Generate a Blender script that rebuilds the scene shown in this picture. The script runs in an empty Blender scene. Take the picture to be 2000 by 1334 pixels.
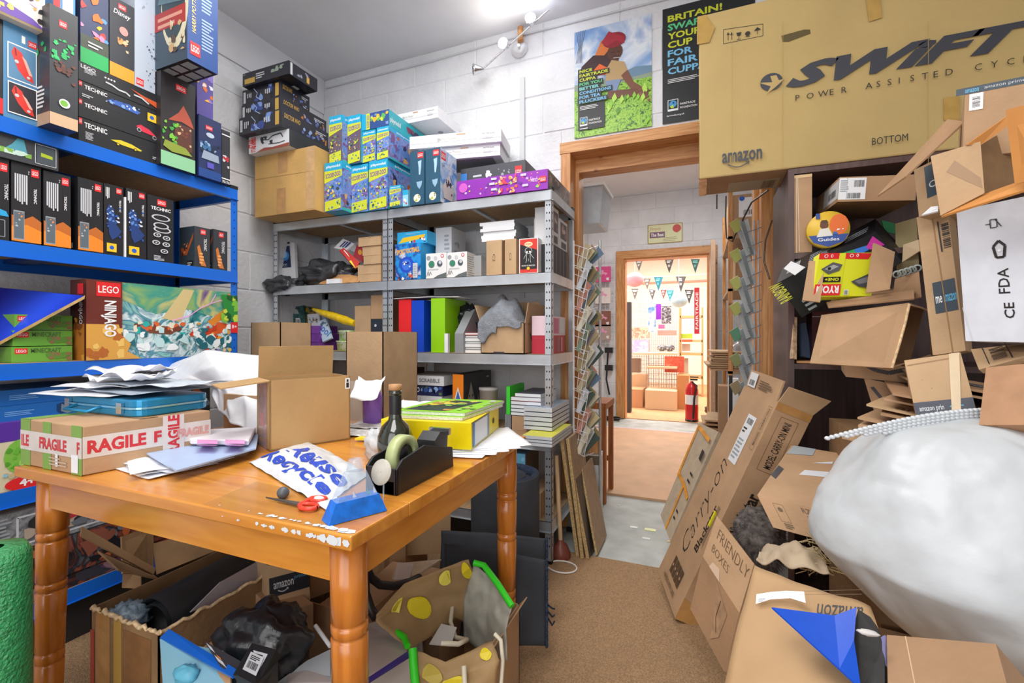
import bpy, math, random
from math import radians, sin, cos, pi
from mathutils import Vector, Matrix, noise
random.seed(7)
V = Vector
SC = bpy.context.scene
COL = SC.collection
# ---------------------------------------------------------------- camera
F_PX, CX, CY = 900.0, 1000.0, 655.0
CAM = V((0, 0, 1.08)); YAW = radians(22.2)
FW = V((-sin(YAW), cos(YAW), 0)); RT = V((cos(YAW), sin(YAW), 0)); UP = V((0, 0, 1))
cd = bpy.data.cameras.new('camera'); cam = bpy.data.objects.new('camera', cd); COL.objects.link(cam)
cam.location = CAM; cam.rotation_euler = (pi / 2, 0, YAW)
cd.sensor_width = 36; cd.lens = F_PX / 2000 * 36; cd.shift_y = -(667 - CY) / 2000
cd.clip_start = 0.02; cd.clip_end = 60
SC.camera = cam
# ---------------------------------------------------------------- world, exposure
w = bpy.data.worlds.new('world'); SC.world = w; w.use_nodes = True
w.node_tree.nodes['Background'].inputs[0].default_value = (0.9, 0.95, 1, 1)
w.node_tree.nodes['Background'].inputs[1].default_value = 0.3
vs = SC.view_settings; vs.view_transform = 'Standard'; vs.look = 'None'; vs.gamma = 1; vs.use_curve_mapping = False
vs.exposure = 0.12
def area(name, loc, size, power, color=(1, 1, 1), rot=(0, 0, 0), sy=None):
    l = bpy.data.lights.new(name, 'AREA'); l.energy = power; l.color = color; l.size = size
    if sy: l.shape = 'RECTANGLE'; l.size_y = sy
    o = bpy.data.objects.new(name, l); o.location = loc; o.rotation_euler = rot; COL.objects.link(o); return o
def point(name, loc, power, color=(1, 1, 1), r=0.03):
    l = bpy.data.lights.new(name, 'POINT'); l.energy = power; l.color = color; l.shadow_soft_size = r
    o = bpy.data.objects.new(name, l); o.location = loc; COL.objects.link(o); return o
area('ceiling_panel_light', (-0.3, -0.6, 2.84), 1.3, 34, (1, .98, .95))
area('ceiling_panel_light', (-1.1, 1.1, 2.84), 1.2, 32, (1, .98, .95))
area('rear_fill_light', (-0.1, -1.5, 1.6), 2.2, 38, (.97, .98, 1), (radians(95), 0, radians(14)))  # added fill from behind, no fitting there; brightens ceiling and under the table
area('corridor_light', (-0.3, 4.3, 2.84), 0.9, 30, (1, .99, .97))
area('shop_light', (-0.6, 8.2, 2.84), 2.6, 210, (1, .95, .9))
# ---------------------------------------------------------------- photo geometry: points on real planes
def ray(px, py): return FW + RT * ((px - CX) / F_PX) + UP * ((CY - py) / F_PX)
def at(px, py, d): return CAM + ray(px, py) * d
def onY(px, py, Y):
    r = ray(px, py); return CAM + r * (Y / r.y)
def onX(px, py, X):
    r = ray(px, py); return CAM + r * (X / r.x)
def onZ(px, py, Z):
    r = ray(px, py); return CAM + r * ((Z - CAM.z) / r.z)
def ofs(p, dx=0, dy=0, dz=0): return V((p[0] + dx, p[1] + dy, p[2] + dz))
# ---------------------------------------------------------------- materials
def lin(h):
    h = h.lstrip('#'); c = [int(h[i:i + 2], 16) / 255 for i in (0, 2, 4)]
    return tuple([(x / 12.92 if x <= 0.04045 else ((x + 0.055) / 1.055) ** 2.4) for x in c] + [1])
MATS = {}
def mat(name, hx, rough=.55, metal=0, var=.06, scale=30, bump=0, bscale=60, alpha=1, trans=0, emit=0, spec=.5, sub=0, coat=0, stretch=None):
    if name in MATS: return MATS[name]
    m = bpy.data.materials.new(name); m.use_nodes = True; nt = m.node_tree; N = nt.nodes; L = nt.links
    b = N['Principled BSDF']; c = lin(hx)
    b.inputs['Roughness'].default_value = rough; b.inputs['Metallic'].default_value = metal
    b.inputs['Specular IOR Level'].default_value = spec
    b.inputs['Transmission Weight'].default_value = trans; b.inputs['Alpha'].default_value = alpha
    if coat: b.inputs['Coat Weight'].default_value = coat; b.inputs['Coat Roughness'].default_value = .12
    if sub: b.inputs['Subsurface Weight'].default_value = sub; b.inputs['Subsurface Radius'].default_value = (.05, .05, .05)
    if var or bump:
        tc = N.new('ShaderNodeTexCoord'); mp = N.new('ShaderNodeMapping')
        if stretch: mp.inputs['Scale'].default_value = stretch
        L.new(tc.outputs['Object'], mp.inputs['Vector'])
    if var:
        nz = N.new('ShaderNodeTexNoise'); nz.inputs['Scale'].default_value = scale; nz.inputs['Detail'].default_value = 4
        L.new(mp.outputs[0], nz.inputs['Vector'])
        cr = N.new('ShaderNodeValToRGB')
        lo = [max(0, x * (1 - var * 2.2)) for x in c[:3]] + [1]; hi = [min(1, x * (1 + var * 2.2)) for x in c[:3]] + [1]
        cr.color_ramp.elements[0].position = .3; cr.color_ramp.elements[0].color = lo
        cr.color_ramp.elements[1].position = .7; cr.color_ramp.elements[1].color = hi
        L.new(nz.outputs['Fac'], cr.inputs['Fac']); L.new(cr.outputs[0], b.inputs['Base Color'])
    else: b.inputs['Base Color'].default_value = c
    if bump:
        n2 = N.new('ShaderNodeTexNoise'); n2.inputs['Scale'].default_value = bscale; n2.inputs['Detail'].default_value = 5
        L.new(mp.outputs[0], n2.inputs['Vector'])
        bp = N.new('ShaderNodeBump'); bp.inputs['Strength'].default_value = bump; bp.inputs['Distance'].default_value = .01
        L.new(n2.outputs['Fac'], bp.inputs['Height']); L.new(bp.outputs[0], b.inputs['Normal'])
    if emit:
        b.inputs['Emission Color'].default_value = c; b.inputs['Emission Strength'].default_value = emit
    MATS[name] = m; return m
def art(name, cols, scale=14, detail=3, dist=1.5, rough=.35, pos=None, vor=False):
    """printed artwork: colours in irregular patches"""
    if name in MATS: return MATS[name]
    m = bpy.data.materials.new(name); m.use_nodes = True; nt = m.node_tree; N = nt.nodes; L = nt.links
    b = N['Principled BSDF']; b.inputs['Roughness'].default_value = rough
    tc = N.new('ShaderNodeTexCoord'); nz = N.new('ShaderNodeTexVoronoi' if vor else 'ShaderNodeTexNoise')
    nz.inputs['Scale'].default_value = scale
    if vor:
        n0 = N.new('ShaderNodeTexNoise'); n0.inputs['Scale'].default_value = scale * .8
        mx = N.new('ShaderNodeMixRGB'); mx.inputs[0].default_value = .12; L.new(tc.outputs['Object'], mx.inputs[1]); L.new(tc.outputs['Object'], n0.inputs['Vector'])
        L.new(n0.outputs['Color'], mx.inputs[2]); L.new(mx.outputs[0], nz.inputs['Vector'])
        sp = N.new('ShaderNodeSeparateColor'); L.new(nz.outputs['Color'], sp.inputs[0]); out = sp.outputs[0]
    else:
        nz.inputs['Detail'].default_value = detail; nz.inputs['Distortion'].default_value = dist
        L.new(tc.outputs['Object'], nz.inputs['Vector']); out = nz.outputs['Fac']
    cr = N.new('ShaderNodeValToRGB'); L.new(out, cr.inputs['Fac']); e = cr.color_ramp.elements
    n = len(cols); cr.color_ramp.interpolation = 'CONSTANT' if vor else 'LINEAR'
    ps = pos or ([i / n for i in range(n)] if vor else [.28 + .44 * i / (n - 1) for i in range(n)])
    e[0].position = ps[0]; e[0].color = lin(cols[0]); e[1].position = ps[1]; e[1].color = lin(cols[1])
    for i in range(2, n):
        x = e.new(ps[i]); x.color = lin(cols[i])
    L.new(cr.outputs[0], b.inputs['Base Color']); MATS[name] = m; return m
def wood(name, c0, c1, scale=6, stretch=(1, 12, 12), rough=.4, coat=.0, knots=True):
    if name in MATS: return MATS[name]
    m = bpy.data.materials.new(name); m.use_nodes = True; nt = m.node_tree; N = nt.nodes; L = nt.links
    b = N['Principled BSDF']; b.inputs['Roughness'].default_value = rough; b.inputs['Coat Weight'].default_value = coat; b.inputs['Coat Roughness'].default_value = .15
    tc = N.new('ShaderNodeTexCoord'); mp = N.new('ShaderNodeMapping'); mp.inputs['Scale'].default_value = stretch
    nz = N.new('ShaderNodeTexNoise'); nz.inputs['Scale'].default_value = scale; nz.inputs['Detail'].default_value = 6; nz.inputs['Distortion'].default_value = .6
    cr = N.new('ShaderNodeValToRGB'); e = cr.color_ramp.elements
    e[0].position = .35; e[0].color = lin(c0); e[1].position = .62; e[1].color = lin(c1)
    L.new(tc.outputs['Object'], mp.inputs['Vector']); L.new(mp.outputs[0], nz.inputs['Vector']); L.new(nz.outputs['Fac'], cr.inputs['Fac'])
    out = cr.outputs[0]
    if knots:
        vo = N.new('ShaderNodeTexVoronoi'); vo.inputs['Scale'].default_value = 5; L.new(tc.outputs['Object'], vo.inputs['Vector'])
        r2 = N.new('ShaderNodeValToRGB'); r2.color_ramp.elements[0].position = .04; r2.color_ramp.elements[0].color = (.35, .2, .12, 1); r2.color_ramp.elements[1].position = .09; r2.color_ramp.elements[1].color = (1, 1, 1, 1)
        mx = N.new('ShaderNodeMixRGB'); mx.blend_type = 'MULTIPLY'; mx.inputs[0].default_value = .8
        L.new(vo.outputs['Distance'], r2.inputs['Fac']); L.new(out, mx.inputs[1]); L.new(r2.outputs[0], mx.inputs[2]); out = mx.outputs[0]
    L.new(out, b.inputs['Base Color'])
    bp = N.new('ShaderNodeBump'); bp.inputs['Strength'].default_value = .08; L.new(nz.outputs['Fac'], bp.inputs['Height']); L.new(bp.outputs[0], b.inputs['Normal'])
    MATS[name] = m; return m
def hx(h, rough=.45):      # plain printed colour
    return mat('print_' + h.lstrip('#'), h, rough, var=0)
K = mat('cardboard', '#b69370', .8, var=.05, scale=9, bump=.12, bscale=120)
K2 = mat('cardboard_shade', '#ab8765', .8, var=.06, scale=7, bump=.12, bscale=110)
K3 = mat('cardboard_pale', '#bf9f7a', .8, var=.05, scale=8, bump=.12, bscale=110)
KT = mat('parcel_tape', '#b98a52', .22, var=.06, scale=20, bump=.3, bscale=30, spec=.7)
WH = mat('paper_white', '#eceef2', .7, var=.02)
BLK = hx('#1c1c20', .35)
# ---------------------------------------------------------------- mesh building
class MB:
    def __init__(s): s.v = []; s.f = []; s.mi = []; s.m = []; s.sm = []
    def _m(s, m):
        if m not in s.m: s.m.append(m)
        return s.m.index(m)
    def add(s, vs_, fs, m, smooth=False):
        b = len(s.v); s.v += [V(v) for v in vs_]; k = s._m(m)
        for f in fs: s.f.append([b + i for i in f]); s.mi.append(k); s.sm.append(smooth)
        return s
    def hexa(s, p, m):     # p: 4 bottom then 4 top, ccw
        return s.add(p, [(3, 2, 1, 0), (4, 5, 6, 7), (0, 1, 5, 4), (1, 2, 6, 5), (2, 3, 7, 6), (3, 0, 4, 7)], m)
    def box(s, x0, x1, y0, y1, z0, z1, m):
        return s.hexa([(x0, y0, z0), (x1, y0, z0), (x1, y1, z0), (x0, y1, z0), (x0, y0, z1), (x1, y0, z1), (x1, y1, z1), (x0, y1, z1)], m)
    def slab(s, pts, t, m):   # polygon pts pushed out by vector t
        n = len(pts); p = [V(q) for q in pts]; p += [q + V(t) for q in p]
        fs = [tuple(range(n - 1, -1, -1)), tuple(range(n, 2 * n))] + [(i, (i + 1) % n, n + (i + 1) % n, n + i) for i in range(n)]
        return s.add(p, fs, m)
    def plate(s, pts, th, m):  # slab with thickness along its own normal
        p = [V(q) for q in pts]; n = (p[1] - p[0]).cross(p[-1] - p[0]).normalized(); n = n if n.dot(CAM - p[0]) > 0 else -n
        return s.slab(p, n * -th, m)
    def tube(s, pts, r, m, n=8, cap=True, smooth=True):
        pts = [V(p) for p in pts]; rs = r if isinstance(r, (list, tuple)) else [r] * len(pts)
        vs_ = []; up = None
        for i, p in enumerate(pts):
            t = (pts[min(i + 1, len(pts) - 1)] - pts[max(i - 1, 0)]).normalized()
            if up is None: up = V((0, 0, 1)) if abs(t.z) < .9 else V((1, 0, 0))
            a = t.cross(up)
            if a.length < 1e-5: a = t.cross(V((0, 1, 0)))
            a.normalize(); b = t.cross(a).normalized(); up = a.cross(t)
            for k in range(n):
                q = 2 * pi * k / n; vs_.append(p + a * cos(q) * rs[i] + b * sin(q) * rs[i])
        fs = []
        for i in range(len(pts) - 1):
            for k in range(n):
                a0 = i * n + k; a1 = i * n + (k + 1) % n; fs.append((a0, a1, a1 + n, a0 + n))
        s.add(vs_, fs, m, smooth)
        if cap: s.add(vs_[:n], [tuple(range(n))], m); s.add(vs_[-n:], [tuple(range(n - 1, -1, -1))], m)
        return s
    def lathe(s, c, prof, m, n=24, axis=V((0, 0, 1))):
        c = V(c); ax = axis.normalized(); a = ax.cross(V((1, 0, 0)) if abs(ax.x) < .9 else V((0, 1, 0))).normalized(); b = ax.cross(a)
        vs_ = []
        for r, z in prof:
            for k in range(n):
                q = 2 * pi * k / n; vs_.append(c + ax * z + (a * cos(q) + b * sin(q)) * r)
        fs = [(i * n + k, i * n + (k + 1) % n, (i + 1) * n + (k + 1) % n, (i + 1) * n + k) for i in range(len(prof) - 1) for k in range(n)]
        return s.add(vs_, fs, m, True)
    def sheet(s, fn, nu, nv, m, th=0, smooth=True):
        g = [fn(i / nu, j / nv) for j in range(nv + 1) for i in range(nu + 1)]
        fs = [(j * (nu + 1) + i, j * (nu + 1) + i + 1, (j + 1) * (nu + 1) + i + 1, (j + 1) * (nu + 1) + i) for j in range(nv) for i in range(nu)]
        return s.add(g, fs, m, smooth)
    def blob(s, c, r, m, amp=.15, fr=3, seed=0, nu=28, nv=18, rot=None, flat=None):
        vs_ = []; c = V(c)
        for j in range(nv + 1):
            th = pi * j / nv
            for i in range(nu):
                ph = 2 * pi * i / nu; d = V((sin(th) * cos(ph), sin(th) * sin(ph), cos(th)))
                k = 1 + amp * noise.noise(d * fr + V((seed, seed * 2.3, 0))) + amp * .4 * noise.noise(d * fr * 3 + V((seed, 7, 0)))
                p = V((d.x * r[0], d.y * r[1], d.z * r[2])) * k
                if rot: p = rot @ p
                p = c + p
                if flat is not None and p.z < flat: p.z = flat
                vs_.append(p)
        fs = [(j * nu + i, (j + 1) * nu + i, (j + 1) * nu + (i + 1) % nu, j * nu + (i + 1) % nu) for j in range(nv) for i in range(nu)]
        return s.add(vs_, fs, m, True)
    def build(s, name, parent=None, loc=None, mods=None, bevel=0, label=None, kind=None):
        """links the collected geometry as ONE object; the origin goes to the base of it (or to loc)"""
        if loc is None:
            if parent is not None: loc = wloc(parent)
            else:
                xs = [v.x for v in s.v]; ys = [v.y for v in s.v]; zs = [v.z for v in s.v]
                loc = V(((min(xs) + max(xs)) / 2, (min(ys) + max(ys)) / 2, min(zs)))
        loc = V(loc)
        me = bpy.data.meshes.new(name); me.from_pydata([v - loc for v in s.v], [], s.f)
        for m in s.m: me.materials.append(m)
        me.polygons.foreach_set('material_index', s.mi); me.polygons.foreach_set('use_smooth', s.sm)
        me.update()
        o = bpy.data.objects.new(name, me); COL.objects.link(o)
        if parent is not None: o.parent = parent; o.location = loc - wloc(parent)
        else: o.location = loc
        if bevel:
            b = o.modifiers.new('b', 'BEVEL'); b.width = bevel; b.segments = 2; b.limit_method = 'ANGLE'; b.angle_limit = radians(40)
        if label: o['label'] = label
        if kind: o['kind'] = kind
        return o
def wloc(o):
    l = V(o.location)
    while o.parent: o = o.parent; l += V(o.location)
    return l
def tag(o, label, cat, group=None, kind=None):
    o['label'] = label; o['category'] = cat
    if group: o['group'] = group
    if kind: o['kind'] = kind
    return o
def struct(o): o['kind'] = 'structure'; return o
def empty(name, loc, label=None, cat=None, group=None):
    o = bpy.data.objects.new(name, None); o.empty_display_size = .05; COL.objects.link(o); o.location = loc
    if label: tag(o, label, cat, group)
    return o
def copy_tree(o, parent=None):
    c = o.copy(); COL.objects.link(c); c.parent = parent
    for ch in list(o.children): copy_tree(ch, c)
    return c
# ---------------------------------------------------------------- lettering
TC = {}
def glyphs(t, bold=0, shear=0):
    k = (t, bold, shear)
    if k in TC: return TC[k]
    cu = bpy.data.curves.new('txt', 'FONT'); cu.body = t; cu.resolution_u = 2; cu.offset = bold; cu.shear = shear; cu.fill_mode = 'FRONT'
    ob = bpy.data.objects.new('txt', cu); COL.objects.link(ob)
    me = bpy.data.meshes.new_from_object(ob.evaluated_get(bpy.context.evaluated_depsgraph_get()))
    vs_ = [(v.co.x, v.co.y) for v in me.vertices]; fs = [tuple(p.vertices) for p in me.polygons]
    bpy.data.objects.remove(ob); bpy.data.curves.remove(cu); bpy.data.meshes.remove(me)
    if not vs_: vs_ = [(0, 0)]
    x0 = min(v[0] for v in vs_); x1 = max(v[0] for v in vs_); y0 = min(v[1] for v in vs_); y1 = max(v[1] for v in vs_)
    TC[k] = ([(x - x0, y - y0) for x, y in vs_], fs, max(x1 - x0, 1e-4), max(y1 - y0, 1e-4)); return TC[k]
class Face:
    """a flat print area: origin o, edge vectors u (right) and v (up) as the reader sees it"""
    def __init__(s, o, u, v): s.o = V(o); s.u = V(u); s.v = V(v); s.n = s.u.cross(s.v).normalized(); s.n = s.n if s.n.dot(CAM - s.o) > 0 else -s.n; s.mb = MB(); s.k = 0
    def P(s, x, y): return s.o + s.u * x + s.v * y + s.n * (.0006 + .00025 * s.k)
    def poly(s, pts, m):
        a = sum(pts[i][0] * pts[(i + 1) % len(pts)][1] - pts[(i + 1) % len(pts)][0] * pts[i][1] for i in range(len(pts)))
        if a < 0: pts = pts[::-1]
        s.mb.add([s.P(*p) for p in pts], [tuple(range(len(pts)))], m); return s
    def r(s, x0, y0, x1, y1, m): s.poly([(x0, y0), (x1, y0), (x1, y1), (x0, y1)], m); s.k += 1; return s
    def e(s, cx, cy, rx, m, ry=None, n=16, a0=0, a1=360, rot=0):
        ry = rx * s.u.length / s.v.length if ry is None else ry
        pts = []
        for i in range(n):
            q = radians(a0 + (a1 - a0) * i / (n if a1 - a0 == 360 else n - 1)); pts.append((cx + rx * cos(q), cy + ry * sin(q)))
        s.poly(pts, m); s.k += 1; return s
    def p(s, pts, m): s.poly(pts, m); s.k += 1; return s
    def line(s, pts, wd, m):   # stroke, wd in metres
        lu, lv = s.u.length, s.v.length
        for a, b in zip(pts, pts[1:]):
            dx, dy = (b[0] - a[0]) * lu, (b[1] - a[1]) * lv; l = math.hypot(dx, dy) or 1; nx, ny = -dy / l * wd / 2 / lu, dx / l * wd / 2 / lv
            s.poly([(a[0] + nx, a[1] + ny), (a[0] - nx, a[1] - ny), (b[0] - nx, b[1] - ny), (b[0] + nx, b[1] + ny)], m)
        s.k += 1; return s
    def frame(s, x0, y0, x1, y1, wd, m): return s.line([(x0, y0), (x1, y0), (x1, y1), (x0, y1), (x0, y0)], wd, m)
    def t(s, txt, x, y, h, m, w=None, rot=0, bold=.012, sh=0, c=False, mirror=False):
        """text with its lower-left (or centre when c) at x,y; h in face heights; w in face widths"""
        vs_, fs, tw, thh = glyphs(txt, bold, sh); lu, lv = s.u.length, s.v.length
        H = h * lv; W = (w * lu) if w else tw * H / thh; q = radians(rot); out = []
        if w and rot in (90, -90, 270): W = w * lv
        if w and rot in (90, -90, 270): H = h * lu
        for gx, gy in vs_:
            a = gx / tw * W; b = gy / thh * H
            if c: a -= W / 2; b -= H / 2
            if mirror: a = -a
            out.append(s.P(x + (a * cos(q) - b * sin(q)) / lu, y + (a * sin(q) + b * cos(q)) / lv))
        s.mb.add(out, fs, m); s.k += 1; return s
    def lines(s, x0, y0, x1, y1, n, m, seed=1, fill=.5, vert=False):
        rnd = random.Random(seed)
        for i in range(n):
            if vert:
                a = x0 + (x1 - x0) * i / n; b = a + (x1 - x0) / n * fill; L_ = rnd.uniform(.55, 1)
                s.poly([(a, y1 - (y1 - y0) * L_), (b, y1 - (y1 - y0) * L_), (b, y1), (a, y1)], m)
            else:
                a = y0 + (y1 - y0) * i / n; b = a + (y1 - y0) / n * fill; L_ = rnd.uniform(.6, 1)
                s.poly([(x0, a), (x0 + (x1 - x0) * L_, a), (x0 + (x1 - x0) * L_, b), (x0, b)], m)
        s.k += 1; return s
    def bar(s, x0, y0, x1, y1, m=None, n=18, seed=3, vert=False):
        rnd = random.Random(seed); m = m or BLK; x = 0
        for i in range(n):
            a = i / n; b = a + rnd.uniform(.25, .8) / n
            if vert: s.poly([(x0, y0 + (y1 - y0) * a), (x1, y0 + (y1 - y0) * a), (x1, y0 + (y1 - y0) * b), (x0, y0 + (y1 - y0) * b)], m)
            else: s.poly([(x0 + (x1 - x0) * a, y0), (x0 + (x1 - x0) * b, y0), (x0 + (x1 - x0) * b, y1), (x0 + (x1 - x0) * a, y1)], m)
        s.k += 1; return s
    def blobs(s, x0, y0, x1, y1, ms, n=12, seed=1, sz=.12, star=False):
        rnd = random.Random(seed)
        for i in range(n):
            cx, cy = rnd.uniform(x0, x1), rnd.uniform(y0, y1); k = rnd.randint(5, 8); R0 = rnd.uniform(.4, 1) * sz
            pts = []
            for j in range(k):
                q = 2 * pi * j / k; rr = R0 * rnd.uniform(.45, 1.2)
                pts.append((min(max(cx + rr * cos(q), x0), x1), min(max(cy + rr * sin(q) * s.u.length / s.v.length, y0), y1)))
            s.k += .2; s.poly(pts, ms[i % len(ms)])
        s.k += 1; return s
    def build(s, parent, name='print', label=None):
        if s.mb.v: return s.mb.build(name, parent, label=label)
class Box:
    """closed box: O front-lower-left corner, U width, Vv height, W depth going away from the viewer"""
    def __init__(s, O, U, Vv, W): s.O, s.U, s.V, s.W = V(O), V(U), V(Vv), V(W)
    def corners(s):
        O, U, H, W = s.O, s.U, s.V, s.W
        return [O, O + U, O + U + W, O + W, O + H, O + U + H, O + U + W + H, O + W + H]
    def face(s, k):
        O, U, H, W = s.O, s.U, s.V, s.W
        return {'f': lambda: Face(O, U, H), 'r': lambda: Face(O + U, W, H), 'l': lambda: Face(O + W, -W, H),
                't': lambda: Face(O + H, U, W), 'b': lambda: Face(O + W, U, -W)}[k]()
def tbox(name, label, cat, bx, m, prints=None, group=None, bevel=0, mf=None):
    """a closed box as one thing, prints {face: fn(Face)}; mf per-face materials"""
    mb = MB(); c = bx.corners()
    order = {'b': (3, 2, 1, 0), 't': (4, 5, 6, 7), 'f': (0, 1, 5, 4), 'r': (1, 2, 6, 5), 'k': (2, 3, 7, 6), 'l': (3, 0, 4, 7)}
    for k, f in order.items(): mb.add([c[i] for i in f], [(0, 1, 2, 3)], (mf or {}).get(k, m))
    # weld corners so the body is a closed solid
    o = mb.build(name, bevel=0); me = o.data
    import bmesh
    bm = bmesh.new(); bm.from_mesh(me); bmesh.ops.remove_doubles(bm, verts=bm.verts, dist=1e-5); bmesh.ops.recalc_face_normals(bm, faces=bm.faces); bm.to_mesh(me); bm.free()
    if bevel:
        b = o.modifiers.new('b', 'BEVEL'); b.width = bevel; b.segments = 2
    tag(o, label, cat, group)
    for k, fn in (prints or {}).items():
        f = bx.face(k[0]); fn(f); f.build(o)
    return o
def ybox(p0, p1, Y, depth, z0=None, z1=None, dx=0):
    """box facing -Y: p0 top-left pixel, p1 bottom-right pixel of its front face on plane Y"""
    a = onY(p0[0], p0[1], Y); b = onY(p1[0], p1[1], Y)
    zt = z1 if z1 is not None else a.z; zb = z0 if z0 is not None else b.z
    return Box((a.x, Y, zb), (b.x - a.x, 0, 0), (0, 0, zt - zb), (0, depth, 0))
def xbox(p0, p1, X, depth, z0=None, z1=None):
    """box facing +X against the left wall"""
    a = onX(p0[0], p0[1], X); b = onX(p1[0], p1[1], X)
    zt = z1 if z1 is not None else a.z; zb = z0 if z0 is not None else b.z
    return Box((X, a.y, zb), (0, b.y - a.y, 0), (0, 0, zt - zb), (-depth, 0, 0))
def carton(name, label, bx, m=None, flaps=(), th=.004, group=None, prints=None, cat='cardboard box', inner=None, bottom=True, open_=True, mi=None):
    """open cardboard box: body and hinged flaps. flap = (side, length, angle): 0 closed, 90 upright, 180 out flat, 240 hanging"""
    m = m or K; O, U, H, W = bx.O, bx.U, bx.V, bx.W
    u, h, wv = U.normalized(), H.normalized(), W.normalized(); mb = MB()
    if bottom: mb.slab([O, O + U, O + U + W, O + W], h * th, m)
    mb.slab([O, O + U, O + U + H, O + H], wv * th, m)
    mb.slab([O + W, O + U + W, O + U + W + H, O + W + H], wv * -th, m)
    mb.slab([O, O + W, O + W + H, O + H], u * th, m)
    mb.slab([O + U, O + U + W, O + U + W + H, O + U + H], u * -th, m)
    r = mb.build(name, loc=O + (U + W) / 2); tag(r, label, cat, group)
    ed = {'f': (O + H, O + H + U, wv), 'k': (O + H + W + U, O + H + W, -wv), 'l': (O + H + W, O + H, u), 'r': (O + H + U, O + H + U + W, -u)}
    for sd, ln, an in flaps:
        a, b, inn = ed[sd]; q = radians(an); d = inn * cos(q) + h * sin(q); nrm = (b - a).cross(d).normalized()
        sk = (b - a) * .015
        f = MB(); f.slab([a + sk, b - sk, b - sk + d * ln, a + sk + d * ln], nrm * th * .8, mi or m); f.build('flap', r)
    for k, fn in (prints or {}).items():
        f = bx.face(k[0]); fn(f); f.build(r)
    return r
# ================================================================ room shell
PW = mat('painted_block_white', '#e4e6ea', .7, var=.04, scale=4, bump=.5, bscale=38)
PJ = mat('painted_joint', '#e2e4e8', .8, var=.03)
PC = mat('ceiling_paint', '#dfe0e5', .8, var=.02, scale=3)
PS = mat('shop_wall_paint', '#ecdccf', .8, var=.02, scale=3)
SIS = mat('sisal_carpet', '#b08d68', .95, var=.16, scale=220, bump=.9, bscale=260)
CONC = mat('concrete_floor', '#aeb4b0', .55, var=.09, scale=7, bump=.15, bscale=30)
PINE = wood('pine_frame', '#b9793f', '#d8a066', 5, (1, 14, 14), .45)
PINEV = wood('pine_frame_upright', '#b9793f', '#d8a066', 5, (14, 14, 1), .45)
XW, YB, ZC = -2.5, 2.55, 2.9
def sbox(name, x0, x1, y0, y1, z0, z1, m):
    return struct(MB().box(x0, x1, y0, y1, z0, z1, m).build(name))
sbox('floor', -2.6, 2.6, -2.6, 11.2, -.1, -.012, CONC)
carpet = sbox('floor_carpet', -2.5, 2.4, -2.5, 2.24, -.012, .0, SIS)
sbox('ceiling', -2.6, 2.6, -2.6, 11.2, ZC, ZC + .1, PC)
sbox('wall_rear', -2.6, 2.6, -2.6, -2.5, 0, ZC, PW)
sbox('wall_right', 2.4, 2.5, -2.5, 2.7, 0, ZC, PW)
wl = sbox('wall_left', XW - .1, XW, -2.5, 2.75, 0, ZC, PJ)
wb = MB(); DX0, DX1, DZ = -.70, .28, 2.13
wb.box(XW, DX0, YB, YB + .2, 0, ZC, PJ); wb.box(DX1, 2.5, YB, YB + .2, 0, ZC, PJ); wb.box(DX0, DX1, YB, YB + .2, DZ, ZC, PJ)
wb = struct(wb.build('wall_back'))
def blocks(parent, o, u, v, nrm, L_, H_, holes=(), m=PW, bl=.44, bh=.225, g=.006, start=0.0, z0=0.0):
    """painted concrete blocks in courses, each its own piece"""
    rnd = random.Random(5); row = 0; z = z0
    while z < H_ - .02:
        h = min(bh, H_ - z); x = -(bl / 2) * (row % 2) - start
        while x < L_:
            a, b = max(x, 0), min(x + bl, L_)
            segs = [(a, b)]
            for (hx0, hx1, hz1) in holes:
                if z < hz1 - .02:
                    ns = []
                    for (p, q) in segs:
                        if q <= hx0 or p >= hx1: ns.append((p, q))
                        else:
                            if p < hx0: ns.append((p, hx0))
                            if q > hx1: ns.append((hx1, q))
                    segs = ns
            for (p, q) in segs:
                if q - p > .05:
                    d = .005 + rnd.uniform(-.0012, .0015); P0 = V(o) + V(u) * (p + g / 2) + V(v) * (z + g / 2)
                    A, B = V(u) * (q - p - g), V(v) * (h - g); e = .004
                    au, bv = V(u) * e, V(v) * e; n = V(nrm) * d
                    mb = MB(); bt = [P0, P0 + A, P0 + A + B, P0 + B]
                    tp = [P0 + au + bv + n, P0 + A - au + bv + n, P0 + A + B - au - bv + n, P0 + B + au - bv + n]
                    mb.add(bt + tp, [(4, 5, 6, 7), (0, 1, 5, 4), (1, 2, 6, 5), (2, 3, 7, 6), (3, 0, 4, 7)], m); mb.build('brick', parent)
            x += bl
        z += bh; row += 1
blocks(wb, (XW, YB, 0), (1, 0, 0), (0, 0, 1), (0, -1, 0), 4.9, ZC, [(-.73 - XW, .31 - XW, 2.17)], start=.1)
blocks(wl, (XW, .2, 0), (0, 1, 0), (0, 0, 1), (1, 0, 0), YB - .2, 2.62)
# plaster band along the top of the left wall
sbox('trim_1', XW, XW + .012, -2.5, YB - .008, 2.66, ZC, PC)
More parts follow.
